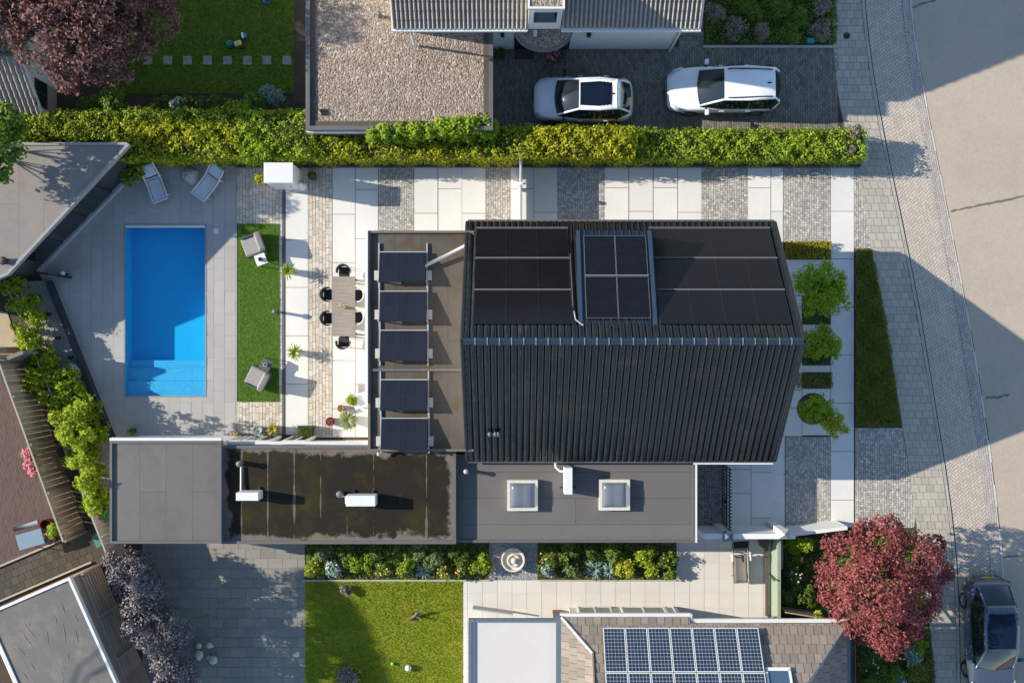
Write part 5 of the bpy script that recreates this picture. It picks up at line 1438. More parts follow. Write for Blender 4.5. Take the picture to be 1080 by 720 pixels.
# ================================================================== furniture
def lounger(root, L, W, frame, cloth, curve, head=None):
    """foot at the origin, head towards +y"""
    pts = [(L * k / 14, curve(k / 14)) for k in range(15)]
    seam = 0.66
    a = [p for p in pts if p[0] <= L * seam + 1e-6]; b = [p for p in pts if p[0] >= L * seam - .08]
    for nm, q in (('seat_sling', a), ('back_sling', b[1:] if len(b) > 3 else b)):
        mb = MB(); mb.grid([[(u * (W / 2 - .05), y, z - .035 * (1 - u * u)) for u in np.linspace(-1, 1, 7)] for y, z in q]); mb.build(nm, cloth, root, smooth=True, local=True, solid=.015)
    for s in (-1, 1):
        mb = MB(); mb.tube([(s * W / 2, y, z) for y, z in pts[:int(14 * 1)] + pts[-1:]], 0.032, 8); mb.build('side_rail', frame, root, smooth=True, local=True)
        for yy in (0.12, 0.70):
            z = curve(yy); mb = MB(); mb.tube([(s * (W / 2 - .01), yy * L, z), (s * (W / 2 - .01), yy * L + .03, 0)], 0.022, 6); mb.build('leg', frame, root, local=True)
    mb = MB(); mb.tube([(-W / 2, L * seam, curve(seam) + .005), (W / 2, L * seam, curve(seam) + .005)], 0.018, 6); mb.build('cross_bar', frame, root, local=True); mb = MB(); mb.tube([(-W / 2, 0, curve(0)), (W / 2, 0, curve(0))], 0.02, 6); mb.build('cross_bar', frame, root, local=True)
    if head is not None:
        mb = MB(); mb.box((0, L * .93, curve(.93) + .05), (W * .9, 0.26, 0.09)); mb.build('headrest', head, root, bevel=.03, local=True)
m_sling = M('sling_fabric', (0.52, 0.54, 0.57), 0.8, 0.05, 3, 60, 0.08)
cv = lambda t: 0.30 + 0.10 * math.cos(t * 3.4) * 0 + (0.02 + 0.55 * max(0, t - .58) ** 1.15 * 2.0 + 0.05 * (1 - t) ** 2)
def place_lounger(foot, head, h_foot, h_head, label, args, nm='sun_lounger', group=None):
    a, b_ = Vector(G(*foot, h_foot)), Vector(G(*head, h_head)); d = b_ - a
    t = thing(nm, label, 'sun lounger', (a.x, a.y, 0), math.atan2(d.y, d.x) - math.pi / 2, group)
    lounger(t, d.length, *args); return t
place_lounger((169.5, 212), (152.5, 174), .35, .75, 'white sling sun lounger beside the round bush, left of the carved stone', (0.62, m_wpaint, m_sling, cv), group='white sun loungers by the pool')
place_lounger((208.5, 208), (229, 175), .35, .75, 'white sling sun lounger turned outward, right of the carved stone', (0.62, m_wpaint, m_sling, cv), group='white sun loungers by the pool')
m_taupe = M('taupe_fabric', (0.20, 0.18, 0.155), 0.85, 0.06, 3, 50, 0.1)
tl = place_lounger((782, 614), (782.5, 572), .35, .75, 'taupe sun lounger with a black headrest on the pale south terrace', (0.62, m_wood2, m_taupe, lambda t: 0.36 + .5 * max(0, t - .66), M('black_cushion', (0.02, 0.02, 0.022), 0.8, 0.1)))
for s in (-1, 1):
    mb = MB(); mb.box((s * .36, 1.08, .56), (0.06, 0.34, 0.035)); mb.box((s * .36, 1.08, .45), (0.04, 0.05, 0.2)); mb.build('armrest', m_wpaint, tl, bevel=.01, local=True)

# dining set
m_table = M('table_wood', (0.24, 0.205, 0.175), 0.7, 0.12, 2, 30, 0.15)
tx0_, ty1_ = G(350, 291.5, .75); tx1_, ty0_ = G(374.5, 354.5, .75)
t = thing('dining_table', 'long grey wooden dining table on the white slabs by the annex', 'table', ((tx0_ + tx1_) / 2, (ty0_ + ty1_) / 2, 0))
nb = 6
mb = MB(); ln = (ty1_ - ty0_) / nb
for i in range(nb):
    pass
bwid = (ty1_ - ty0_) / 16
for i in range(16): mb.box(((tx0_ + tx1_) / 2, ty0_ + (i + .5) * bwid, .735), (tx1_ - tx0_, bwid - .006, .03))
mb.build('tabletop', m_table, t)
for sx in (tx0_ + .08, tx1_ - .08):
    for sy_ in (ty0_ + .10, ty1_ - .10):
        mb = MB(); mb.box((sx, sy_, .36), (.08, .08, .72)); mb.build('leg', m_plastic, t)
mb = MB(); mb.ring(inset(ccw([(tx0_, ty0_), (tx1_, ty0_), (tx1_, ty1_), (tx0_, ty1_)]), .06), .03, .66, .72); mb.build('apron', m_plastic, t)
m_chair = M('chair_shell', (0.045, 0.045, 0.05), 0.6, 0.1, 4); m_chairw = M('chair_shell_white', (0.66, 0.64, 0.61), 0.55, 0.05); m_cush = M('chair_cushion', (0.035, 0.035, 0.04), 0.9, 0.1, 6, 50, 0.15)
def chair(shell, frame):
    """faces +y"""
    r = bpy.data.objects.new('dining_chair', None); COL.objects.link(r)
    mb = MB(); mb.prism([(.22 * math.copysign(abs(math.cos(a)) ** .5, math.cos(a)), .22 * math.copysign(abs(math.sin(a)) ** .5, math.sin(a))) for a in np.linspace(0, 2 * math.pi, 24, endpoint=False)], .42, .48); mb.build('seat', m_cush, r, local=True, bevel=.015)
    rows = []
    for k in range(6):
        z = .44 + .40 * k / 5
        rows.append([((.27 + .02 * k / 5) * math.sin(a), -.02 - (.24 + .05 * k / 5) * math.cos(a), z - .16 * (abs(a) / 1.75) ** 2 * k / 5) for a in np.linspace(-1.75, 1.75, 15)])
    mb = MB(); mb.grid(rows); mb.build('backrest', shell, r, smooth=True, local=True, solid=.03)
    for sx in (-1, 1):
        for sy in (-1, 1):
            mb = MB(); mb.tube([(sx * .17, sy * .17, .43), (sx * .23, sy * .23, 0)], .016, 6, .012); mb.build('leg', frame, r, local=True)
    return r
c0 = chair(m_chair, m_black); cw = chair(m_chairw, m_wpaint)
first = {}
def put_chair(proto, px, py, rot, label):
    x, y = G(px, py, .6)
    o = proto if proto.name not in first else copy_tree(proto)
    first[proto.name] = 1
    o.location = (x, y, 0); o.rotation_euler = (0, 0, rot); tag(o, label, 'chair', 'chairs around the dining table')
put_chair(c0, 346.5, 310.5, -math.pi / 2, 'dark tub dining chair on the cobble side of the table, the upper of that pair')
put_chair(c0, 346.5, 335.5, -math.pi / 2, 'dark tub dining chair on the cobble side of the table, the lower of that pair')
put_chair(c0, 362.5, 287, math.pi, 'dark tub dining chair at the upper head of the table')
put_chair(c0, 362, 360, 0.0, 'dark tub dining chair at the lower head of the table')
put_chair(cw, 376, 311, math.pi / 2, 'white shelled dining chair on the annex side of the table, the upper of that pair')
put_chair(cw, 376, 334.5, math.pi / 2, 'white shelled dining chair on the annex side of the table, the lower of that pair')
x, y = G(361.5, 323.5, .85)
v = thing('table_vase', 'small beige vase with dry flowers in the middle of the dining table', 'vase', (x, y, .75))
mb = MB(); mb.lathe((x, y, .75), [(.05, 0), (.08, .06), (.07, .14), (.035, .2), (.045, .23)], 16); mb.build('vase', m_stone, v, smooth=True)
P, N = blob_pts([(x, y, 1.06, .15)], 90); leaf_object('flowers', P, N, .06, ML('dry_flower', [(0.45, 0.30, 0.16), (0.55, 0.42, 0.26), (0.2, 0.16, 0.08)]), v)

# lounge chairs on the artificial lawn
m_grey = M('grey_upholstery', (0.30, 0.285, 0.27), 0.9, 0.06, 3, 60, 0.1)
m_greyd = M('chair_base', (0.09, 0.09, 0.095), 0.7, 0.1)
def lounge_chair(label, px, py, rot):
    x, y = G(px, py, .4); t = thing('lounge_chair', label, 'armchair', (x, y, 0), rot, 'lounge chairs on the artificial lawn')
    mb = MB(); mb.box((0, .06, .30), (.72, .70, .18)); mb.build('seat_cushion', m_grey, t, bevel=.04, local=True)
    mb = MB(); mb.box((0, -.34, .60), (.74, .24, .52), 0, ('X', R(14))); mb.build('back_cushion', m_grey, t, bevel=.05, local=True)
    mb = MB(); mb.box((0, 0, .17), (.80, .84, .10))
    for s in (-1, 1): mb.box((s * .39, -.02, .33), (.06, .80, .26))
    mb.build('frame', m_greyd, t, bevel=.02, local=True)
    for sx in (-1, 1):
        for sy in (-1, 1):
            mb = MB(); mb.box((sx * .34, sy * .36, .06), (.05, .05, .12)); mb.build('leg', m_black, t, local=True)
    return t
lounge_chair('grey lounge chair beside the white side table on the artificial lawn', 266.5, 258.5, math.pi / 2 + R(20))
lounge_chair('grey lounge chair beside the dark side table on the artificial lawn', 271, 398.5, math.pi / 2 - R(26))
def side_table(label, px, py, rot, mat, extra):
    x, y = G(px, py, .4); t = thing('side_table', label, 'side table', (x, y, 0.02), rot, 'side tables on the artificial lawn')
    mb = MB(); mb.box((0, 0, .41), (.44, .44, .03)); mb.build('tabletop', mat, t, bevel=.01, local=True)
    for sx in (-1, 1):
        for sy in (-1, 1):
            mb = MB(); mb.box((sx * .19, sy * .19, .20), (.03, .03, .40)); mb.build('leg', mat, t, local=True)
    mb = MB()
    mb.lathe((x, y, .446), [(.03, 0), (.075, .01), (.085, .09), (.07, .09), (.06, .03)], 14)
    tag(mb.build('bowl', extra, smooth=True), 'small bowl on the %s' % label.split(' beside')[0], 'bowl')
side_table('white side table beside the upper lounge chair', 275.3, 273.7, R(20), m_wpaint, m_plastic)
side_table('dark grey side table beside the lower lounge chair', 280.5, 384.5, R(-28), m_greyd, m_stone)

# bollard lamp
x, y = G(290, 328.5, .5)
t = thing('bollard_lamp', 'small dark bollard lamp standing at the edge of the artificial lawn', 'lamp', (x, y, 0)); mb = MB(); mb.tube([(x, y, 0), (x, y, .5)], .06, 10); mb.build('post', m_plastic, t); mb = MB(); mb.lathe((x, y, .5), [(.10, 0), (.11, .06), (.09, .10), (.01, .12)], 14); mb.build('lamp_head', m_zinc, t, smooth=True)
# tall white cabinet at the hedge
x0_, y1_ = G(278.3, 171.5, 1.85); x1_, y0_ = G(309, 193, 1.85)
t = thing('garden_cabinet', 'tall white box cabinet standing against the hedge above the painted shadow-strip', 'cabinet', ((x0_ + x1_) / 2, (y0_ + y1_) / 2, 0))
mb = MB(); mb.prism([(x0_ + .03, y0_ + .03), (x1_ - .03, y0_ + .03), (x1_ - .03, y1_ - .03), (x0_ + .03, y1_ - .03)], 0, 1.80); mb.build('body', m_white, t)
mb = MB(); mb.prism([(x0_, y0_), (x1_, y0_), (x1_, y1_), (x0_, y1_)], 1.79, 1.86); mb.build('cover_slab', m_wpaint, t, bevel=.01)
mb = MB(); mb.box(((x0_ + x1_) / 2, y0_ + .02, .9), ((x1_ - x0_) * .8, .03, 1.5)); dd = mb.build('door', m_wpaint, t); mb = MB(); mb.box(((x0_ + x1_) / 2 + .3, y0_ - .01, 1.0), (.03, .04, .2)); mb.build('handle', m_alu, dd)
# white vases and pots near it
def pot(name, label, px, py, r, hgt, mat, group=None, plant=None):
    x, y = G(px, py, hgt); t = thing(name, label, 'plant pot' if plant else 'pot', (x, y, 0), group=group)
    mb = MB(); mb.lathe((x, y, 0), [(.001, 0), (r * .72, 0), (r, hgt * .75), (r, hgt), (r * .86, hgt), (r * .84, hgt * .88), (.001, hgt * .88)], 20); mb.build('pot', mat, t, smooth=True)
    if plant: plant(t, x, y, hgt)
    return t
def bush(mat, r, n, size, dz=.0):
    def f(t, x, y, h):
        P, N = blob_pts([(x, y, h + r * .5 + dz, r), (x + r * .3, y - r * .2, h + r * .45 + dz, r * .7)], n, lo=.3, clump=18); leaf_object('foliage', P, N, size * RNG.uniform(.7, 1.3, n), mat, t)
    return f
def rosette(mat, r, n, rise=.5, wid=.035):
    """arching strap leaves from the middle"""
    def f(t, x, y, h):
        mb = MB()
        for i in range(n):
            a = 2 * math.pi * i / n + random.uniform(-.3, .3); L_ = r * random.uniform(.65, 1.1); w = wid * random.uniform(.8, 1.3); up = rise * random.uniform(.5, 1.2)
            d = Vector((math.cos(a), math.sin(a), 0)); s = Vector((-d.y, d.x, 0))
            rows = []
            for k in range(6):
                q = k / 5; c = Vector((x, y, h)) + d * L_ * q + Vector((0, 0, up * L_ * (1.9 * q - 1.7 * q * q))); ww = w * (1 - q ** 2) * (.5 + q) + .003
                rows.append([tuple(c - s * ww), tuple(c + Vector((0, 0, -.01))), tuple(c + s * ww)])
            mb.grid(rows)
        mb.build('foliage', mat, t)
    return f
m_wpot = M('white_pot', (0.68, 0.68, 0.67), 0.4, 0.05); m_dpot = M('dark_pot', (0.06, 0.06, 0.062), 0.6, 0.1)
pot('plant_pot', 'white pot with spiky green palm leaves near the upper lounge chair, right of the shadow-strip', 304.5, 285.5, .15, .45, m_wpot, 'spiky plants in white pots', rosette(L_hed, .40, 46, .6, .017))
pot('plant_pot', 'white pot with spiky green palm leaves level with the lower head of the dining table', 311, 371.5, .15, .45, m_wpot, 'spiky plants in white pots', rosette(L_hed, .40, 46, .6, .017))
x, y = G(317, 194.5, .5)
t = thing('white_ornament', 'white rounded garden ornament standing beside the tall white cabinet', 'ornament', (x, y, 0)); mb = MB(); mb.lathe((x, y, 0), [(.001, 0), (.16, 0), (.20, .18), (.15, .40), (.07, .50), (.11, .60), (.10, .72), (.001, .78)], 18); mb.build('figure', m_wpot, t, smooth=True)
x, y = G(302.5, 197, .3)
mb = MB(); mb.lathe((x, y, 0), [(.001, 0), (.12, 0), (.16, .18), (.10, .30), (.001, .32)], 16); tag(mb.build('white_jar', m_wpot, smooth=True), 'low white jar at the foot of the tall white cabinet', 'jar')
pot('plant_pot', 'dark pot with a clipped green ball plant, right of the white cabinet', 329, 185.5, .17, .40, m_dpot, None, bush(L_mid, .17, 350, .06))
pot('plant_pot', 'terracotta pot with yellow-green flowering plant left of the white cabinet', 274.5, 189, .14, .3, m_terra, None, bush(L_lime, .26, 300, .09))
pot('plant_pot', 'round green boxwood ball in a pot beside the white garden chair', 371.3, 421.5, .2, .35, m_dpot, None, bush(L_hed, .25, 900, .055))
pot('plant_pot', 'small brown pot with a low plant between boxwood ball and silver shrub', 359.5, 430.5, .14, .28, m_terra, None, bush(L_orange, .08, 90, .05))
pot('plant_pot', 'round dark red pot with red flowers on the beige setts', 348, 444.5, .18, .3, M('red_pot', (0.16, 0.03, 0.035), 0.5, 0.1), None, bush(ML('red_leaf', [(0.35, 0.06, 0.07), (0.5, 0.15, 0.14), (0.2, 0.03, 0.04)]), .12, 150, .06))
pot('plant_pot', 'large feathery pale green plant in a pot near the corner of the annex', 367, 442.5, .2, .4, m_dpot, None, rosette(ML('leaf_silver', [(0.22, 0.28, 0.10), (0.32, 0.37, 0.17), (0.17, 0.22, 0.08)]), .44, 60, .6))
pot('plant_pot', 'yellow variegated leafy plant in a pot at the white wall below the lawn', 288, 452.5, .16, .35, m_dpot, None, rosette(ML('leaf_varieg', [(0.42, 0.36, 0.06), (0.30, 0.30, 0.05), (0.55, 0.48, 0.14)]), .30, 30, .7))
pot('plant_pot', 'grey blue zinc tub with pale plant beside the yellow variegated plant', 271.5, 454, .20, .40, M('zinc_tub', (0.28, 0.33, 0.37), 0.5, 0.1), None, bush(L_blue, .14, 120, .06))
pot('plant_pot', 'pot of cream flowers at the right end of the white coping by the pool', 247.5, 459, .16, .3, m_terra, None, bush(ML('cream_fl', [(0.55, 0.45, 0.25), (0.3, 0.28, 0.12), (0.65, 0.58, 0.4)]), .2, 160, .07))
pot('plant_pot', 'small yellow leafed plant in a pot on the deck below the pool', 139, 454.5, .12, .3, m_dpot, None, bush(L_orange, .18, 200, .06))
pot('plant_pot', 'round wicker pot with dry plant beside the taupe lounger', 806, 572.5, .2, .4, m_wood, None, rosette(ML('dry_leaf', [(0.25, 0.2, 0.12), (0.18, 0.14, 0.08)]), .22, 20, .5))
x0_, y1_ = G(313.5, 449.5, .5); x1_, y0_ = G(329, 461, .5)
t = thing('box_hedge_cube', 'clipped square boxwood cube in a planter at the white wall', 'topiary', ((x0_ + x1_) / 2, (y0_ + y1_) / 2, 0)); mb = MB(); mb.prism([(x0_, y0_), (x1_, y0_), (x1_, y1_), (x0_, y1_)], 0, .30); mb.build('planter', m_dpot, t)
n = 1500; P = np.stack([RNG.uniform(x0_, x1_, n), RNG.uniform(y0_, y1_, n), RNG.uniform(.25, .55, n)], 1); N = RNG.normal(size=(n, 3)) * .6 + np.array([0, 0, .7]); leaf_object('foliage', P, N, .05, L_dk, t)
x, y = G(383, 421.5, .5)
t = thing('garden_chair', 'white moulded garden chair beside the annex wall', 'chair', (x, y, 0), math.pi / 2 + .3)
mb = MB(); mb.grid([[(u * .30, -.42 + .84 * k / 9, (.42 + .03 * u * u) if k > 3 else .42 + .40 * ((3.2 - k) / 3.2) ** 1.2) for u in np.linspace(-1, 1, 7)] for k in range(10)]); mb.build('seat_shell', m_wpot, t, smooth=True, local=True, solid=.03)
for sx in (-1, 1):
    for sy in (-1, 1):
        mb = MB(); mb.tube([(sx * .22, sy * .25, .42), (sx * .26, sy * .3, 0)], .018, 6); mb.build('leg', m_wpot, t, local=True)
mb = MB(); mb.box((*G(383.5, 410, 0), .04), (.45, .40, .08)); tag(mb.build('grey_cushion', m_grey, bevel=.03), 'flat grey cushion lying on the slabs above the white garden chair', 'cushion')
# carved stone by the loungers
x, y = G(199.5, 184.5, .3)
t = thing('garden_stone', 'pale carved stone with a metal spout between the two white loungers', 'stone', (x, y, 0))
mb = MB(); mb.lathe((x, y, 0), [(.001, .0), (.33, 0), (.36, .1), (.30, .24), (.16, .36), (.001, .40)], 9); mb.v = [(a + .04 * math.sin(11 * b), b + .05 * math.cos(9 * a), c) for a, b, c in mb.v]; mb.build('boulder', m_stone, t, smooth=False, bevel=.03)
mb = MB(); mb.tube([(x - .08, y - .05, .3), (x - .08, y - .02, .62), (x - .08, y - .22, .58)], .03, 8); mb.build('spout', m_alu, t, smooth=True)
# fountain bowl
x, y = G(541, 590, .35)
t = thing('fountain_bowl', 'round cream stone fountain bowl with stacked rings on the blue gravel square', 'fountain', (x, y, 0))
mb = MB(); mb.lathe((x, y, 0), [(.001, .0), (.34, 0), (.40, .2), (.48, .36), (.48, .42), (.42, .42), (.38, .32), (.001, .28)], 32); mb.build('bowl', M('cream_stone', (0.62, 0.57, 0.49), 0.8, 0.1, 5, 30, 0.1), t, smooth=False)
mb = MB(); mb.lathe((x + .02, y - .02, .28), [(.26, 0), (.27, .14), (.22, .16), (.17, .08), (.001, .07)], 28); mb.build('inner_ring', bpy.data.materials['cream_stone'], t)
mb = MB(); mb.lathe((x + .04, y - .03, .34), [(.13, 0), (.12, .16), (.04, .20), (.001, .2)], 20); mb.build('centre_stone', bpy.data.materials['cream_stone'], t)
# lawn bits
def twig_thing():
    x, y = G(439, 650, .2); t = thing('driftwood', 'knotty piece of driftwood lying on the sunny lawn', 'driftwood', (x, y, 0)); mb = MB()
    mb.tube([(x - .28, y - .14, .06), (x - .1, y, .14), (x + .12, y + .12, .18), (x + .25, y + .22, .26)], .075, 7, .03); mb.tube([(x - .05, y + .02, .14), (x + .05, y + .22, .36), (x + .02, y + .34, .5)], .045, 6, .015); mb.tube([(x, y, .12), (x + .22, y - .08, .32)], .04, 6, .012)
    mb.build('branch', m_barkl, t, smooth=True)
twig_thing()
for nm, px, py, r, mt, lb in (('ball', 430.5, 704, .13, M('ball_white', (0.66, 0.67, 0.68), 0.5, 0.1), 'white ball lying on the sunny lawn'), ('ball', 414, 699.5, .07, M('ball_green', (0.25, 0.5, 0.06), 0.5, 0.1), 'small bright green ball on the lawn, left of the white ball')):
    x, y = G(px, py, r); mb = MB(); mb.sphere((x, y, r), r, 18, 12); tag(mb.build(nm, mt, smooth=True), lb, 'ball', 'balls on the lawn')
# stepping stones
lb8 = ['nearest the copper tree', 'second from the copper tree', 'third from the copper tree', 'fourth from the copper tree', 'fourth from the gravel roofed garage', 'third from the gravel roofed garage', 'second from the gravel roofed garage', 'nearest the gravel roofed garage']
m_step = MI('stepping_stone', [(0.26, 0.24, 0.21), (0.33, 0.31, 0.27)], fvar=.2, fine=10)
for i, px in enumerate((156, 177, 198, 219, 240, 261, 281.5, 302.5)):
    x, y = G(px, 64); mb = MB(); mb.box((x, y, .012), (.36, .36, .05)); o = mb.build('stepping_stone', m_step, bevel=.015); tag(o, 'square grey stepping stone in the lawn, %s' % lb8[i], 'stepping stone', 'row of stepping stones')
    o.rotation_euler = (0, 0, random.uniform(-.03, .03))
# toys
x, y = G(251, 46, .2)
t = thing('ride_on_toy', 'green and yellow ride-on toy left on the shaded lawn', 'toy', (x, y, 0), .3)
mb = MB(); mb.box((0, 0, .2), (.30, .22, .14)); mb.build('seat', M('toy_yellow', (0.55, 0.50, 0.18), 0.5, .1), t, bevel=.05, local=True)
mb = MB(); mb.box((-.32, .1, .18), (.26, .24, .16)); mb.build('hood', M('toy_green', (0.02, 0.16, 0.09), 0.5, .1), t, bevel=.05, local=True)
for sx, sy in ((-.35, .25), (-.35, -.05), (.1, .18), (.1, -.18)):
    mb = MB(); mb.lathe((0, 0, 0), [(.01, -.03), (.10, -.03), (.10, .03), (.01, .03)], 14); mb.v = [(sx + a, sy + c, .10 + b) for a, b, c in mb.v]; mb.build('wheel', m_plastic, t, local=True)
x, y = G(257, 37, .1)
t = thing('toy_pair', 'small white and blue toy just above the ride-on toy', 'toy', (x, y, 0), .2); mb = MB(); mb.box((-.05, 0, .06), (.10, .24, .1)); mb.build('white_half', m_wpot, t, bevel=.03, local=True); mb = MB(); mb.box((.07, -.03, .06), (.12, .2, .1)); mb.build('blue_half', M('toy_blue', (0.04, 0.16, 0.42), .5, .1), t, bevel=.03, local=True)
x, y = G(281, 1, .1); mb = MB(); mb.lathe((x, y, 0), [(.001, 0), (.10, 0), (.13, .14), (.12, .14), (.09, .03), (.001, .03)], 16); tag(mb.build('toy_bucket', bpy.data.materials['toy_blue'], smooth=True), 'blue toy bucket on the lawn at the top edge of the photo', 'toy')
x, y = G(855, 43, .15); mb = MB(); mb.box((x, y, .12), (.30, .18, .2)); tag(mb.build('teal_box', M('teal', (0.02, 0.28, 0.36), .5, .1), bevel=.02), 'small teal box in the front corner of the heather bed', 'box')
# patio things
x, y = G(32, 568.5, .7)
t = thing('folded_table', 'blue grey rectangular garden table on the red brick patio', 'table', (x, y, 0), R(16)); mb = MB(); mb.box((0, 0, .70), (1.05, .62, .04)); mb.build('tabletop', M('table_blue', (0.20, 0.27, 0.34), .45, .08), t, bevel=.01, local=True)
for sx in (-1, 1):
    for sy in (-1, 1):
        mb = MB(); mb.tube([(sx * .45, sy * .25, .68), (sx * .48, sy * .27, 0)], .02, 6); mb.build('leg', m_plastic, t, local=True)
x, y = G(28, 554, .5); mb = MB(); a = R(17)
mb.tube([(x - .55 * math.cos(a), y - .55 * math.sin(a), .45), (x + .5 * math.cos(a), y + .5 * math.sin(a), .5)], .085, 14); tag(mb.build('folded_parasol', M('parasol_grey', (0.16, 0.18, 0.21), .7, .1), smooth=True), 'dark grey rolled up parasol lying above the blue grey table', 'parasol')
x, y = G(51.5, 569, .4); pot('plant_pot', 'terracotta pot with pale flowers right of the blue grey table', 51.5, 569, .2, .35, m_terra, None, bush(L_blue, .16, 120, .07))
x, y = G(47.5, 553, .3); mb = MB(); mb.lathe((x, y, 0), [(.001, 0), (.2, 0), (.22, .3), (.2, .3), (.18, .05)], 16); tag(mb.build('red_bucket', M('bucket_red', (0.17, 0.03, 0.025), .5, .1)), 'dark red bucket between parasol and green bush on the patio', 'bucket')
for px, py, lb in ((104.5, 569, 'green wheelie bin in the alley corner'), (111.5, 541.5, 'green lidded box beside the flat grey roof corner')):
    x, y = G(px, py, .8); t = thing('green_bin', lb, 'bin', (x, y, 0), R(25), 'green bins'); mb = MB(); mb.box((0, 0, .4), (.34, .5, .8)); mb.build('body', M('bin_green', (0.02, 0.11, 0.05), .5, .1), t, bevel=.03, local=True); mb = MB(); mb.box((0, 0, .83), (.38, .55, .05)); mb.build('lid', M('bin_lid', (0.06, 0.22, 0.13), .5, .1), t, bevel=.02, local=True)
# debris on shaded driveway
mb = MB(); x, y = G(214, 690, .3)
t = thing('stone_pile', 'small pile of grey stones beside the purple shrubs on the shaded driveway', 'stones', (x, y, 0))
for i in range(7):
    a, b_ = random.uniform(-.4, .4), random.uniform(-.35, .35); r = random.uniform(.08, .2); mb.sphere((x + a, y + b_, r * .6), r, 8, 6, .7)
mb.build('stones', m_stone, t)
for px, py in ((232, 635), (218, 650), (232, 653)):
    x, y = G(px, py, .02); mb = MB(); mb.prism([(x + .13 * math.cos(a) * random.uniform(.7, 1.1), y + .1 * math.sin(a) * random.uniform(.7, 1.1)) for a in np.linspace(0, 6.28, 10, endpoint=False)], 0, .02)
    tag(mb.build('leaf_litter', M('litter', (0.30, 0.2, 0.11), .9, .2)), 'small heap of dry brown leaves on the dark shaded driveway', 'leaf litter', 'heaps of dry leaves')

# ================================================================== plants
def hedge(name, label, x0, x1, y0, y1, h, mats, leaf, dens, group=None, lump=.10, mix=None):
    """clipped hedge along x in survey pixels at the ground"""
    a, b_ = G(x0, y1), G(x1, y0)
    ax, ay, bx, by = a[0], a[1], b_[0], b_[1]
    t = thing(name, label, 'hedge', ((ax + bx) / 2, (ay + by) / 2, 0), group=group)
    mb = MB(); mb.prism([(ax + .12, ay + .12), (bx - .12, ay + .12), (bx - .12, by - .12), (ax + .12, by - .12)], 0, h - .22); mb.build('stems', m_hedgecore, t)
    A = (bx - ax) * (by - ay); S_ = 2 * (bx - ax + by - ay) * h * .55
    for k, (mt, share) in enumerate(mats):
        nt_ = int(A * dens * share); ns = int(S_ * dens * share * .8)
        X_ = RNG.uniform(ax, bx, nt_ * 2); Y_ = RNG.uniform(ay, by, nt_ * 2)
        ph_ = k * 2.1
        keep = (np.sin(X_ * 1.7 + ph_) + np.sin(Y_ * 3.1 + X_ * .9 + ph_ * 2) + RNG.normal(size=len(X_)) * .9) > (-.2 if len(mats) > 1 else -9)
        X_, Y_ = X_[keep][:nt_], Y_[keep][:nt_]
        lumpz = lump * (np.sin(X_ * 3.7) * np.sin(Y_ * 5.1 + 1.3) + .6 * np.sin(X_ * 8.3 + Y_ * 6) + .5 * np.sin(X_ * 15 - Y_ * 13))
        edge = np.minimum(np.minimum(X_ - ax, bx - X_), np.minimum(Y_ - ay, by - Y_))
        Z_ = h + lumpz - .25 * np.exp(-edge / .12) + RNG.uniform(-.16, .07, len(X_))
        Pt = np.stack([X_, Y_, Z_], 1); Nt = RNG.normal(size=(len(X_), 3)) * .5 + np.array([-.3, .04, .7])
        per = RNG.uniform(0, 2 * (bx - ax + by - ay), ns); w_, d_ = bx - ax, by - ay
        Ps, Ns = [], []
        for q in per:
            if q < w_: p_ = (ax + q, ay, 0, -1)
            elif q < 2 * w_: p_ = (ax + q - w_, by, 0, 1)
            elif q < 2 * w_ + d_: p_ = (ax, ay + q - 2 * w_, -1, 0)
            else: p_ = (bx, ay + q - 2 * w_ - d_, 1, 0)
            o_ = random.uniform(-.12, .07) + .05 * math.sin(q * 4)
            Ps.append((p_[0] + p_[2] * o_, p_[1] + p_[3] * o_, random.uniform(.04, h))); Ns.append((p_[2], p_[3], .45))
        P_ = np.concatenate([Pt, np.array(Ps)]) if ns else Pt; N_ = np.concatenate([Nt, np.array(Ns) + RNG.normal(size=(ns, 3)) * .4]) if ns else Nt
        leaf_object('foliage', P_, N_, leaf * RNG.uniform(.65, 1.35, len(P_)), mt, t)
    return t
m_hedgecore = M('hedge_core', (0.05, 0.055, 0.012), .95, .3, 5)
hedge('hedge', 'broad golden hedge behind the loungers, lower left stretch', 138, 272, 137, 175, 1.65, [(L_yel, .75), (L_hed, .35)], .115, 478, 'long hedge above the slabs')
hedge('hedge', 'dark green hedge along the pool house roof at the left', 2, 139, 126, 154, 1.5, [(L_hed, 1.0)], .11, 435, 'long hedge above the slabs')
hedge('hedge', 'fresh green taller hedge left of the gravel roofed garage', 262, 341, 126, 175, 1.75, [(L_hed2, .7), (L_hed, .35)], .10, 493, 'long hedge above the slabs')
hedge('hedge', 'green hedge strip behind the golden hedge at the shaded lawn border', 146, 262, 124, 141, 1.6, [(L_hed, 1.0)], .11, 435, 'long hedge above the slabs')
hedge('hedge', 'golden hedge stretch below the gravel roofed garage', 338, 525, 153, 175, 1.65, [(L_yel, .7), (L_hed, .4)], .105, 493, 'long hedge above the slabs')
hedge('hedge', 'golden yellow hedge stretch below the small silver hatchback', 522, 664, 143, 175, 1.85, [(L_yel, .95), (L_hed, .12)], .105, 493, 'long hedge above the slabs')
hedge('hedge', 'green hedge stretch below the white estate car, ending at the sidewalk', 664, 903, 143, 175, 1.35, [(L_hed, .75), (L_hed2, .3)], .10, 493, 'long hedge above the slabs')
bl_ = []
for px, py, r in ((392, 139, .28), (405, 138, .36), (420, 138, .36), (437, 137, .38), (452, 138, .36), (466, 134, .42), (480, 133, .46), (494, 132, .5), (508, 131, .5), (518, 133, .36)):
    z = 2.42 - max(0, px - 480) * .008; x, y = G(px, py, z); bl_.append((x, y, z, r * .92)); x, y = G(px, py + 5, 2.0); bl_.append((x, y, 2.0, r * .9))
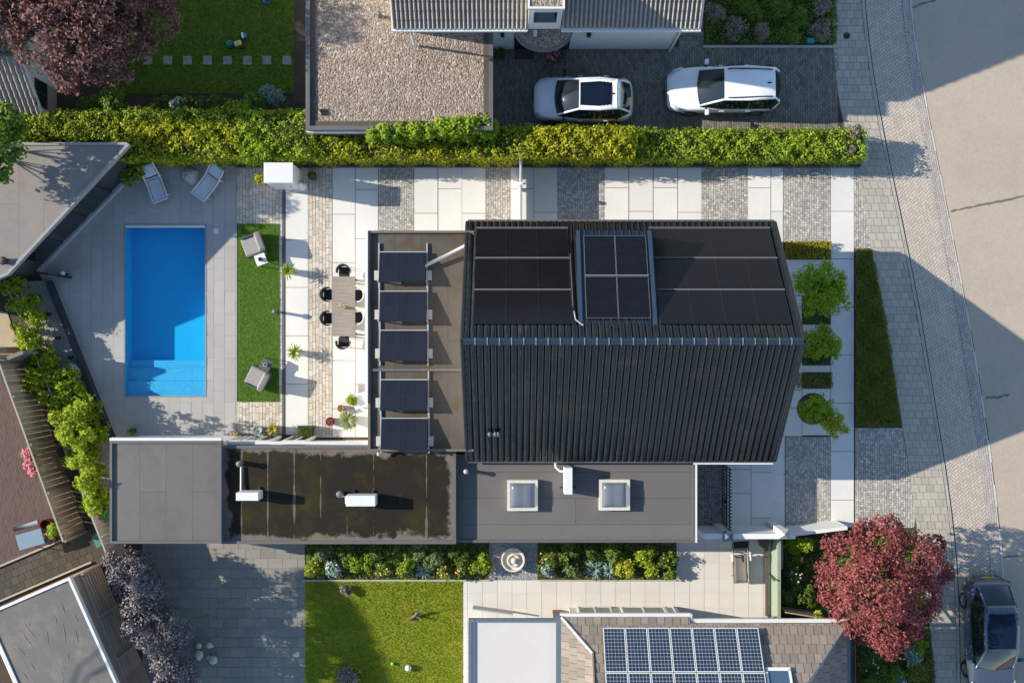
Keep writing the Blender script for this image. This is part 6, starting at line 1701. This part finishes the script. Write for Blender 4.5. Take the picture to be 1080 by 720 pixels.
tree('climbing_shrub', 'bright green leafy shrub growing over the lower edge of the gravel roof', 'shrub', G(455, 156), bl_, L_hed2, m_bark, 8500, .12, .05, lo=.45)
bl_ = [(*G(670, 148, 1.5), 1.35, .45), (*G(660, 158, 1.4), 1.25, .35)]
tree('climbing_shrub', 'fresh green bulge of shrub in the hedge below the silver hatchback', 'shrub', G(668, 152), bl_, L_hed2, m_bark, 1100, .12, .05, lo=.5)
bl_ = [(*G(902, 137, 1.4), 1.2, .32), (*G(898, 156, 1.4), 1.15, .25)]
tree('dark_shrub', 'small dark brownish shrub at the street end of the hedge', 'shrub', G(902, 146), bl_, L_heath, m_bark, 600, .09, .04, lo=.5)
bl_ = [(*G(138, 183, .7), .55, .42), (*G(133, 188, .6), .5, .32), (*G(145, 179, .6), .55, .34)]
tree('round_bush', 'round yellow green bush at the pool house corner by the lounger', 'bush', G(138, 184), bl_, L_hed, m_bark, 1300, .10, .05, lo=.4)

# copper beech, upper left
bl_ = []
for px, py, r, z in ((20, 10, 1.3, 6), (60, -10, 1.5, 6.6), (100, 5, 1.4, 6.2), (140, 0, 1.2, 5.4), (165, 20, .9, 4.6), (120, 40, 1.2, 5.2), (85, 45, 1.3, 5.6), (50, 40, 1.3, 5.8), (10, 40, 1.0, 5.4), (75, 70, 1.0, 4.6), (110, 66, .9, 4.4), (140, 40, .9, 4.6), (125, 78, .55, 3.8), (150, -30, 1.3, 5.6), (90, -45, 1.6, 7), (30, -40, 1.6, 6.6), (-20, 10, 1.4, 6), (-25, 45, 1.0, 5), (68, 82, .5, 3.8)):
    z *= .74; x, y = G(px, py, z); bl_.append((x, y, z, r))
for px, py, r, z in ((60, 10, 1.2, 3.0), (105, 25, 1.3, 3.2), (150, 10, 1.2, 3.2), (95, -20, 1.3, 3.4)):
    x, y = G(px, py, z); bl_.append((x, y, z, r))
tree('copper_tree', 'large copper leaved tree spreading over the upper left corner', 'tree', G(110, 45), bl_, L_plum, m_bark, 30000, .15, .22, clump=12, lo=.62, limbs=14)
# red maple, lower right
bl_ = []
for px, py, r, z in ((928, 572, 1.05, 2.7), (897, 590, 1.05, 2.7), (962, 590, 1.1, 2.7), (879, 618, .8, 2.3), (922, 618, 1.5, 3.3), (962, 628, 1.1, 2.8), (900, 646, .95, 2.6), (936, 655, 1.15, 2.8), (938, 676, .7, 2.3), (984, 603, .75, 2.2), (868, 600, .5, 2.1), (985, 575, .45, 2.2), (912, 560, .5, 2.3), (940, 553, .45, 2.2), (958, 663, .6, 2.2), (880, 575, .5, 2.2), (915, 668, .55, 2.2)):
    x, y = G(px, py, z); bl_.append((x, y, z, r))
tree('red_maple', 'round crimson leaved tree beside the sidewalk at the lower right', 'tree', G(905, 603), bl_, L_red, m_bark, 24000, .11, .12, clump=20, lo=.66, limbs=12)
# green tree at the left photo edge
bl_ = [(*G(px, py, z), z, r) for px, py, r, z in ((4, 130, .75, 3.6), (-12, 150, .9, 4), (10, 155, .65, 3.6), (2, 178, .55, 3.3), (18, 140, .45, 3.3), (-25, 175, .8, 3.8))]
tree('green_tree', 'light green tree overhanging the pool house roof at the left edge', 'tree', G(-25, 155), bl_, L_mid, m_bark, 4200, .15, .10, lo=.5)
# a tall tree left of the frame casts the long shade on the lower driveway and lawn
bl_ = []
for sx_, sy_, r in ((300, 613, .5), (306, 622, .6), (316, 640, .68), (326, 660, .68), (334, 676, .66), (342, 693, .66), (350, 710, .66), (358, 728, .7), (368, 745, .7)):
    z = 11 + random.uniform(-.3, .3); x, y = G(sx_ + 25 - z * 55.4, sy_ - z * 9.2); bl_.append((x, y, z, r))
tree('green_tree', 'leafy tree beyond the felt roofed shed, outside the left edge', 'tree', G(-300, 740), bl_, L_mid, m_bark, 16000, .2, .08, lo=.3, limbs=4)
bl_ = [(*G(px, py, 0), z, r) for px, py, r, z in ((-60, -10, 1.8, 5), (-70, 40, 1.5, 4.6), (-110, 10, 2, 5.4), (-100, -40, 1.8, 5), (-20, -70, 1.8, 5), (25, -75, 1.6, 5), (-40, -40, 1.6, 5))]  # unseen crown, added to keep the upper left lawn in shade
tree('green_tree', 'unseen leafy tree beyond the copper tree, added to shade the lawn', 'tree', G(-80, 10), bl_, L_dk, m_bark, 16000, .22, .2, lo=.4)

# purple shrub row
segs = [((138, 600), 'at the upper end by the grey roof'), ((150, 628), 'second from the grey roof'), ((160, 655), 'in the middle'), ((172, 682), 'second from the bottom edge'), ((188, 712), 'at the bottom edge')]
for (px, py), lb in segs:
    bl_ = []
    for k in range(7):
        a = random.uniform(-22, 16), random.uniform(-18, 18); z = random.uniform(1.4, 2.6); x, y = G(px + a[0] + 2, py + a[1], z); bl_.append((x, y, z, random.uniform(.42, .62)))
    gx_, gy_ = G(px, py, 1.6); bl_.append((gx_, gy_, 1.6, .7)); bl_.append((gx_ + .1, gy_, .8, .6))
    tree('purple_shrub', 'dark purple shrub beside the slat fence, %s' % lb, 'shrub', (gx_, gy_), bl_, L_pur, m_bark, 3600, .11, .05, 'row of purple shrubs', lo=.35)

# vines on the trellis at the gravel bed
vin = [((8, 302), (20, 318), (31, 334)), ((26, 352), (30, 366), (40, 376)), ((36, 392), (48, 400), (60, 396), (34, 405)), ((46, 418), (60, 424), (73, 418), (66, 410)), ((60, 440), (74, 436), (86, 430), (86, 446), (72, 450)), ((72, 462), (84, 468), (92, 458), (66, 456)), ((78, 486), (88, 484), (93, 497)), ((86, 508), (94, 514), (97, 528), (99, 536))]
vl = ['nearest the pool house', 'second from the pool house', 'third from the pool house', 'fourth from the pool house', 'widest, bulging over the gravel', 'just below the widest one', 'second from the flat grey roof', 'last one by the flat grey roof']
for i, pts in enumerate(vin):
    bl_ = []
    for px, py in pts:
        z = (0.95 if i < 4 else 1.15) + random.uniform(-.1, .15); x, y = G(px, py, z); bl_.append((x, y, z, random.uniform(.26, .38)))
        for _ in range(2):
            zz = z - random.uniform(.1, .5); x2, y2 = G(px + random.uniform(-9, 9), py + random.uniform(-9, 9), zz); bl_.append((x2, y2, zz, random.uniform(.16, .32)))
    for px, py in pts:
        for zz in (.3, .6, .9):
            x2, y2 = G(px + random.uniform(-5, 5), py + random.uniform(-6, 6), 1.5); bl_.append((x2, y2, zz, .36))
    if i >= 4:
        for px, py in pts:
            zt_ = random.uniform(2.0, 2.6) if i < 6 else random.uniform(2.7, 3.3)
            for zz, rr in ((zt_, .30), (zt_ - .5, .32), (zt_ - 1.0, .28)):
                x2, y2 = G(px, py, zz); bl_.append((x2, y2, zz, rr))
    bx_ = sum(b[0] for b in bl_) / len(bl_); by_ = sum(b[1] for b in bl_) / len(bl_)
    tree('climbing_vine', 'bright green vine beside the gravel bed, %s' % vl[i], 'vine', (bx_, by_), bl_, L_vine, m_barkl, 1150 * len(pts), .12, .045, 'vines along the gravel bed', lo=.45, clump=10)
pts = [G(6, 300, 1.0), G(36, 372, 1.0), G(68, 450, 1.0), G(82, 490, 1.0), G(100, 545, 1.0)]
t = thing('trellis', 'thin pale wire trellis carrying the row of vines', 'trellis', (*pts[2], 0))
mb = MB()
for zz in (.5, 1.0): mb.tube([(x, y, zz) for x, y in pts], .014, 6)
mb.build('rails', m_stone, t)
for x, y in pts:
    mb = MB(); mb.box((x, y, .52), (.05, .05, 1.05)); mb.build('post', m_stone, t)

# front garden
def shrub(name, label, px, py, spread, z0, r, mat, n, size, base=None, group=None):
    bl_ = []
    more = [((a[0] + b[0]) / 2 + random.uniform(-3, 3), (a[1] + b[1]) / 2 + random.uniform(-3, 3), .75) for a, b in zip(spread, spread[2:] + spread[:2])]
    for dx, dy, rr in list(spread) + more:
        z = z0 * random.uniform(.75, 1.15); x, y = G(px + dx, py + dy, z); bl_.append((x, y, z, r * rr))
    b_ = base or (sum(q[0] for q in bl_) / len(bl_), sum(q[1] for q in bl_) / len(bl_))
    return tree(name, label, 'shrub', b_, bl_, mat, m_barkl, n, size, .045, group, lo=.3, clump=9, limbs=8)
shrub('slender_tree', 'airy green multi-stem shrub on the front slabs, uppermost of three along the gable', 866, 303, ((-18, -10, 1), (-10, 12, 1.1), (4, -16, .9), (12, 4, 1), (-4, 0, 1.2), (10, 22, .8), (-16, 24, .8), (20, -8, .7), (26, 18, .6), (-22, 2, .8), (6, -24, .6), (-8, -14, 1), (2, 12, 1.1), (14, -8, 1), (-14, 10, 1), (20, 8, .8)), 2.0, .47, L_hed2, 10000, .085, G(862, 310), 'airy shrubs beside the gable')
shrub('slender_tree', 'airy green shrub in the middle bed beside the gable', 868, 362, ((-12, -6, 1), (0, -12, .9), (10, 0, .9), (-4, 8, 1), (12, 12, .6), (-16, 8, .7), (4, -4, 1)), 1.6, .40, L_hed2, 5600, .08, G(864, 366), 'airy shrubs beside the gable')
shrub('slender_tree', 'airy shrub in the round bed, sunlit yellow at its street side', 866, 434, ((-10, -8, 1), (2, -10, .9), (8, 4, 1), (-4, 6, 1), (14, 14, .8), (-14, 2, .8), (0, 0, 1)), 1.7, .44, L_hed2, 5600, .08, G(858, 430), 'airy shrubs beside the gable')
bl_ = [(*G(px, py, 2.1), 2.1, r) for px, py, r in ((874, 448, .3), (884, 443, .28), (881, 456, .3), (890, 452, .22))]
tree('yellow_bush', 'bright yellow green shrub tip leaning out over the slab column', 'shrub', G(872, 436), bl_, L_lime, m_barkl, 800, .09, .03, lo=.3)

def carpet(name, label, poly, h, mat, dens, size, cat='ground cover', bump=.08, two=None):
    """low planting over a bed"""
    poly = ccw(poly); xs_ = [p[0] for p in poly]; ys_ = [p[1] for p in poly]
    A = area(poly); n = int(A * dens)
    P_ = []
    inside = lambda x, y: all((poly[(i + 1) % len(poly)][0] - poly[i][0]) * (y - poly[i][1]) - (poly[(i + 1) % len(poly)][1] - poly[i][1]) * (x - poly[i][0]) > 0 for i in range(len(poly)))
    while len(P_) < n:
        x, y = random.uniform(min(xs_), max(xs_)), random.uniform(min(ys_), max(ys_))
        if inside(x, y): P_.append((x, y, 0))
    P_ = np.array(P_); P_[:, 2] = np.maximum(.01, h * RNG.uniform(.3, 1, n) + bump * np.sin(P_[:, 0] * 4) * np.sin(P_[:, 1] * 5))
    N_ = RNG.normal(size=(n, 3)) * .5 + np.array([0, 0, .7])
    o = leaf_object(name, P_, N_, size * RNG.uniform(.7, 1.3, n), mat)
    tag(o, label, cat, None, 'stuff'); return o
carpet('ground_cover', 'mossy green low planting in the long front bed by the sidewalk', ccw([G(901.5, 263), G(919, 263), G(936, 350), G(950, 449), G(902, 449)]), .16, L_moss, 1900, .075)
carpet('ground_cover', 'yellow orange low plants in the strip bed above the airy shrubs', rect_px(827, 255, 875.5, 273), .20, L_ylcov, 1500, .08)
carpet('ground_cover', 'dark green low plants under the uppermost airy shrub', rect_px(846, 324, 876, 341.5), .15, L_dk, 800, .07)
carpet('ground_cover', 'dark green low plants in the middle bed beside the gable', rect_px(846, 357, 877, 384.5), .15, L_dk, 800, .07)
carpet('ground_cover', 'brownish low plants in the small bed above the round bed', rect_px(838, 393, 878, 409), .15, L_moss, 800, .07)
mb = MB(); x, y = G(857, 431); mb.lathe((x, y, 0), [(.001, .012), (.60, .012), (.64, .004)], 40); stru(mb, 'round_bed', m_soil)

# heather bed, top right
carpet('ground_cover', 'mixed low green planting of the heather bed beside the driveway', rect_px(744, -30, 882, 46), .15, L_mid, 700, .10)
hl = [(757, 12, 'pinkish heather cushion at the garden path'), (775, 30, 'pinkish heather cushion by the driveway edging, left part'), (792, 10, 'green shrub left of centre of the heather bed'), (805, 32, 'greyish heather cushion in the front middle of the bed'), (822, 8, 'rounded green shrub in the middle of the heather bed'), (832, 34, 'green shrub left of the teal box'), (848, 18, 'green shrub at the right part of the heather bed'), (866, 30, 'pale pink heather cushion at the sidewalk corner'), (868, 6, 'pale pink heather cushion at the sidewalk edge, top'), (778, -8, 'green shrub at the top edge of the heather bed')]
for px, py, lb in hl:
    pk = 'heather' in lb.split(' of ')[0].split(' bed')[0] and 'green shrub' not in lb
    bl_ = [(*G(px + random.uniform(-8, 8), py + random.uniform(-7, 7), .4), random.uniform(.2, .4), random.uniform(.22, .36)) for _ in range(5)]
    tree('heather' if pk else 'garden_shrub', lb, 'shrub', G(px, py, .3), bl_, L_heath if pk else L_mid, m_bark, 900, .075, .03, 'shrubs of the heather bed', lo=.5)

# shaded border under the copper tree
bd = [(112, 108, .7, L_mid, 'broad green shrub right of the grey gable'), (95, 112, .45, L_mid, 'green shrub close to the grey gable wall'), (168, 108, .32, L_dk, 'dark low shrub in the lawn border, first from the copper tree'), (184, 106, .28, L_blue, 'blue grey leaved plant in the lawn border'), (206, 110, .34, L_dk, 'dark low shrub in the middle of the lawn border'), (232, 112, .36, L_dk, 'dark low shrub right of the middle of the lawn border'), (250, 114, .40, L_hed2, 'fresh yellow green shrub rising from the lawn border'), (288, 100, .40, L_blue, 'pale grey green spreading shrub by the gravel roofed garage'), (270, 106, .36, L_mid, 'green shrub between pale shrub and fresh green hedge')]
for px, py, r, mt, lb in bd:
    bl_ = [(*G(px + random.uniform(-1, 1) * r * 26, py + random.uniform(-1, 1) * r * 16, .7), .3 + r * random.uniform(.4, 1.1), r * random.uniform(.55, .8)) for _ in range(6)]
    tree('garden_shrub', lb, 'shrub', G(px, py, .3), bl_, mt, m_bark, int(1900 * r + 300), .10, .03, 'shrubs of the lawn border', lo=.4)

# flower beds under the wing
def bedplant(px, py, r, mt, kind, lb, z=.35, grp=None, flowers=None, name='garden_plant'):
    x, y = G(px, py, z)
    if kind == 'r':
        t = thing(name, lb, 'plant', (x, y, 0), group=grp)
        rosette(mt, r * 1.25, int(34 + 30 * r), .7)(t, x, y, .08); rosette(mt, r * .8, 22, 1.2)(t, x, y, .12)
    else:
        bl_ = [(x + random.uniform(-1, 1) * r * .6, y + random.uniform(-1, 1) * r * .6, random.uniform(.6, 1.1) * z, r * random.uniform(.5, .75)) for _ in range(5)]
        t = thing(name, lb, 'plant', (x, y, 0), group=grp)
        n = int(1900 * r + 200); P, N = blob_pts(bl_, n, lo=.35, clump=12); leaf_object('foliage', P, N, .085 * RNG.uniform(.6, 1.4, n), mt, t)
        mb = MB()
        for b in bl_: mb.tube([(x, y, 0), (b[0], b[1], b[2])], .012, 5, .005)
        mb.build('stems', m_bark, t)
    if flowers:
        n = 9 if flowers is F_yel else 60 if flowers is F_pink else 10; P, N = blob_pts([(x, y, z * 1.1, r * .8)], n, lo=.7, hi=1.1); N[:, 2] += 1; leaf_object('flowers', P, N, .075 if flowers is F_yel else .09, flowers, t, aspect=.9)
    return t
L_sage = ML('leaf_sage', [(0.14, 0.21, 0.07), (0.20, 0.28, 0.11), (0.10, 0.16, 0.05), (0.26, 0.33, 0.15)])
g1 = 'plants in the bed under the mossy roof'
B1 = [(329, 600, .42, L_hed, 'b', 'green plant with apricot flowers at the left end of the bed below the mossy roof', F_oran), (341, 583, .36, L_sage, 'b', 'sage green leafy plant at the building, left part of the bed below the mossy roof', None), (350, 598, .36, L_blue, 'b', 'blue grey plant at the lawn edge, left part of the bed below the mossy roof', F_white), (364, 585, .42, L_dk, 'b', 'dark green plant near the wall right of the two pale plants', None), (380, 594, .48, L_hed, 'b', 'yellow green plant in the left middle of the bed below the mossy roof', None), (397, 582, .42, L_dk, 'b', 'dark bushy plant at the wall in the middle of the bed', None), (404, 600, .36, L_mid, 'b', 'green plant with apricot flower at the lawn edge, middle of the bed', F_oran), (412, 587, .42, L_mid, 'r', 'fern like plant with arching fronds in the middle of the bed', None), (428, 598, .36, L_hed, 'b', 'low yellow green plant at the lawn edge right of the fern', None), (441, 582, .45, L_sage, 'b', 'pale sage green shrub at the wall, right half of the bed', None), (446, 603, .30, L_blue, 'r', 'small blue grey rosette at the lawn edge', None), (460, 590, .42, L_sage, 'b', 'sage shrub beside the two apricot flowered plants', None), (468, 603, .32, L_mid, 'b', 'green plant with apricot flowers, left one of the right pair', F_oran), (484, 585, .42, L_dk, 'b', 'dark green plant at the wall near the right end of the bed', None), (487, 602, .32, L_mid, 'b', 'green plant with apricot flowers, right one of the right pair', F_oran), (506, 592, .46, L_hed, 'b', 'yellow green bushy plant at the right end beside the blue gravel', None)]
for px, py, r, mt, k, lb, fl in B1: bedplant(px, py, r, mt, k, lb, .40, g1, fl)
carpet('ground_cover', 'low mixed greenery filling the bed below the mossy roof', rect_px(322, 566, 516, 609), .18, L_mid, 420, .09)
g2 = 'plants in the bed under the skylight roof'
B2 = [(578, 588, .42, L_dk, 'b', 'dark green plant with orange yellow flowers at the left end of the skylight roof bed', F_oran), (577, 602, .36, L_blue, 'b', 'blue grey low plant at the left front of the skylight roof bed', None), (598, 582, .45, L_mid, 'b', 'green bushy plant at the wall left of the blue rosettes', None), (600, 602, .36, L_sage, 'b', 'pale grey green plant left of the big blue rosette', None), (627, 601, .42, L_blue, 'r', 'largest blue green rosette plant at the terrace edge', None), (643, 603, .32, L_blue, 'r', 'smaller blue green rosette right of the largest one', None), (622, 582, .38, L_dk, 'b', 'dark green plant at the wall behind the blue rosettes', None), (650, 582, .45, L_mid, 'b', 'green plant at the wall in the middle of the skylight roof bed', None), (662, 598, .42, L_lime, 'b', 'lime green plant at the terrace edge with yellow flowers', F_yel), (680, 586, .45, L_hed, 'b', 'yellow green plant with tiny yellow flowers in the right half', F_yel), (688, 603, .36, L_hed, 'b', 'low yellow green plant at the terrace edge, right half', F_yel), (703, 590, .42, L_dk, 'b', 'dark green plant with yellow flowers at the right end of the skylight roof bed', F_yel), (706, 604, .26, L_mid, 'b', 'small green plant at the bed corner by the terrace', None)]
for px, py, r, mt, k, lb, fl in B2: bedplant(px, py, r, mt, k, lb, .40, g2, fl)
carpet('ground_cover', 'low mixed greenery filling the bed below the skylight roof', rect_px(567, 566, 712, 609), .18, L_mid, 420, .09)
# planted bed by the red maple
g3 = 'plants around the red tree'
B3 = [(842, 575, .52, L_hed2, 'b', 'bright green bush behind the white wall beside the pillar', None), (838, 592, .36, L_dk, 'b', 'dark plant below the bright green bush', None), (840, 608, .42, L_dk, 'b', 'green plant with white flowers in the bed left of the red tree', F_white), (834, 626, .42, L_mid, 'b', 'green leafy plant at the mesh fence, lower part', None), (850, 628, .40, L_dk, 'b', 'dark green plant under the left side of the red tree', None), (866, 648, .26, L_lime, 'b', 'small lime green plant at the timber fence end', None), (920, 700, .50, L_dk, 'b', 'green plant with white flowers below the red tree, left one', F_white), (944, 708, .46, L_mid, 'b', 'green plant between the white flowered plants below the red tree', None), (958, 692, .46, L_blue, 'b', 'white flowered grey plant below the red tree by the sidewalk', F_white), (968, 710, .46, L_moss, 'b', 'low mossy cushion at the sidewalk in the bottom right bed', None), (948, 722, .46, L_blue, 'b', 'white flowered plant at the bottom edge of the front bed', F_white), (915, 722, .46, L_mid, 'b', 'green plant at the bottom edge by the rail fence', None), (972, 680, .34, L_hed, 'b', 'green plant at the sidewalk just under the red tree', None)]
for px, py, r, mt, k, lb, fl in B3: bedplant(px, py, r, mt, k, lb, .45, g3, fl)
carpet('ground_cover', 'dark greenery covering the soil left of the red tree', rect_px(828, 566, 905, 642), .14, L_mid, 420, .10)
carpet('ground_cover', 'dark greenery covering the soil below the red tree', ccw([G(905, 560), G(964, 560), G(984, 690), G(988, 740), G(905, 740)]), .14, L_mid, 380, .10)
# pink flowers, patio bush, entrance flowers, lawn shrubs
for px, py, lb in ((29, 478, 'upper'), (32, 489, 'middle'), (37, 496, 'lower')):
    bedplant(px, py, .30, L_mid, 'b', 'pink flowering plant at the board fence, %s of the three clumps' % lb, .6, 'pink flowers at the board fence', F_pink, 'pink_flower')
    
bedplant(59, 558, .36, L_hed2, 'b', 'fresh green bush in the corner of the patio by the board fence', .6)
bedplant(583, 57.5, .34, L_dk, 'b', 'potted plant with pink flowers under the entrance canopy', .35, None, F_pink)
bedplant(527, 57, .26, L_dk, 'b', 'dark green plant at the left corner of the neighbour entrance', .3)
for px, py, r, lb in ((370, 712, .5, 'withered brown shrub on the shaded part of the lawn'), (365, 622, .22, 'dry brown tuft at the upper lawn edge')):
    bedplant(px, py, r, L_heath, 'b', lb, .22)
bedplant(366, 718, .4, L_hed, 'r', 'green strap leaved plant at the bottom edge of the lawn', .3)
x0_, y0_ = G(251.5, 423.5); x1_, y1_ = G(294.5, 236)
n = 26000; P = np.stack([RNG.uniform(x0_, x1_, n), RNG.uniform(y0_, y1_, n), RNG.uniform(.02, .045, n)], 1)
o = leaf_object('turf_pile', P, RNG.normal(size=(n, 3)) * .6 + np.array([0, 0, .6]), .04, ML('turf_blade', [(0.14, 0.27, 0.02), (0.19, 0.33, 0.035), (0.105, 0.215, 0.015), (0.23, 0.36, 0.06)]), aspect=.35); tag(o, 'short pile of the artificial lawn strip by the pool', 'turf', None, 'stuff')
# grass blades give the sunny lawn its nap
x0_, y0_ = G(322.5, 720); x1_, y1_ = G(487, 613)
n = 26000; P = np.stack([RNG.uniform(x0_, x1_, n), RNG.uniform(y0_ - .6, y1_, n), RNG.uniform(.01, .04, n)], 1)
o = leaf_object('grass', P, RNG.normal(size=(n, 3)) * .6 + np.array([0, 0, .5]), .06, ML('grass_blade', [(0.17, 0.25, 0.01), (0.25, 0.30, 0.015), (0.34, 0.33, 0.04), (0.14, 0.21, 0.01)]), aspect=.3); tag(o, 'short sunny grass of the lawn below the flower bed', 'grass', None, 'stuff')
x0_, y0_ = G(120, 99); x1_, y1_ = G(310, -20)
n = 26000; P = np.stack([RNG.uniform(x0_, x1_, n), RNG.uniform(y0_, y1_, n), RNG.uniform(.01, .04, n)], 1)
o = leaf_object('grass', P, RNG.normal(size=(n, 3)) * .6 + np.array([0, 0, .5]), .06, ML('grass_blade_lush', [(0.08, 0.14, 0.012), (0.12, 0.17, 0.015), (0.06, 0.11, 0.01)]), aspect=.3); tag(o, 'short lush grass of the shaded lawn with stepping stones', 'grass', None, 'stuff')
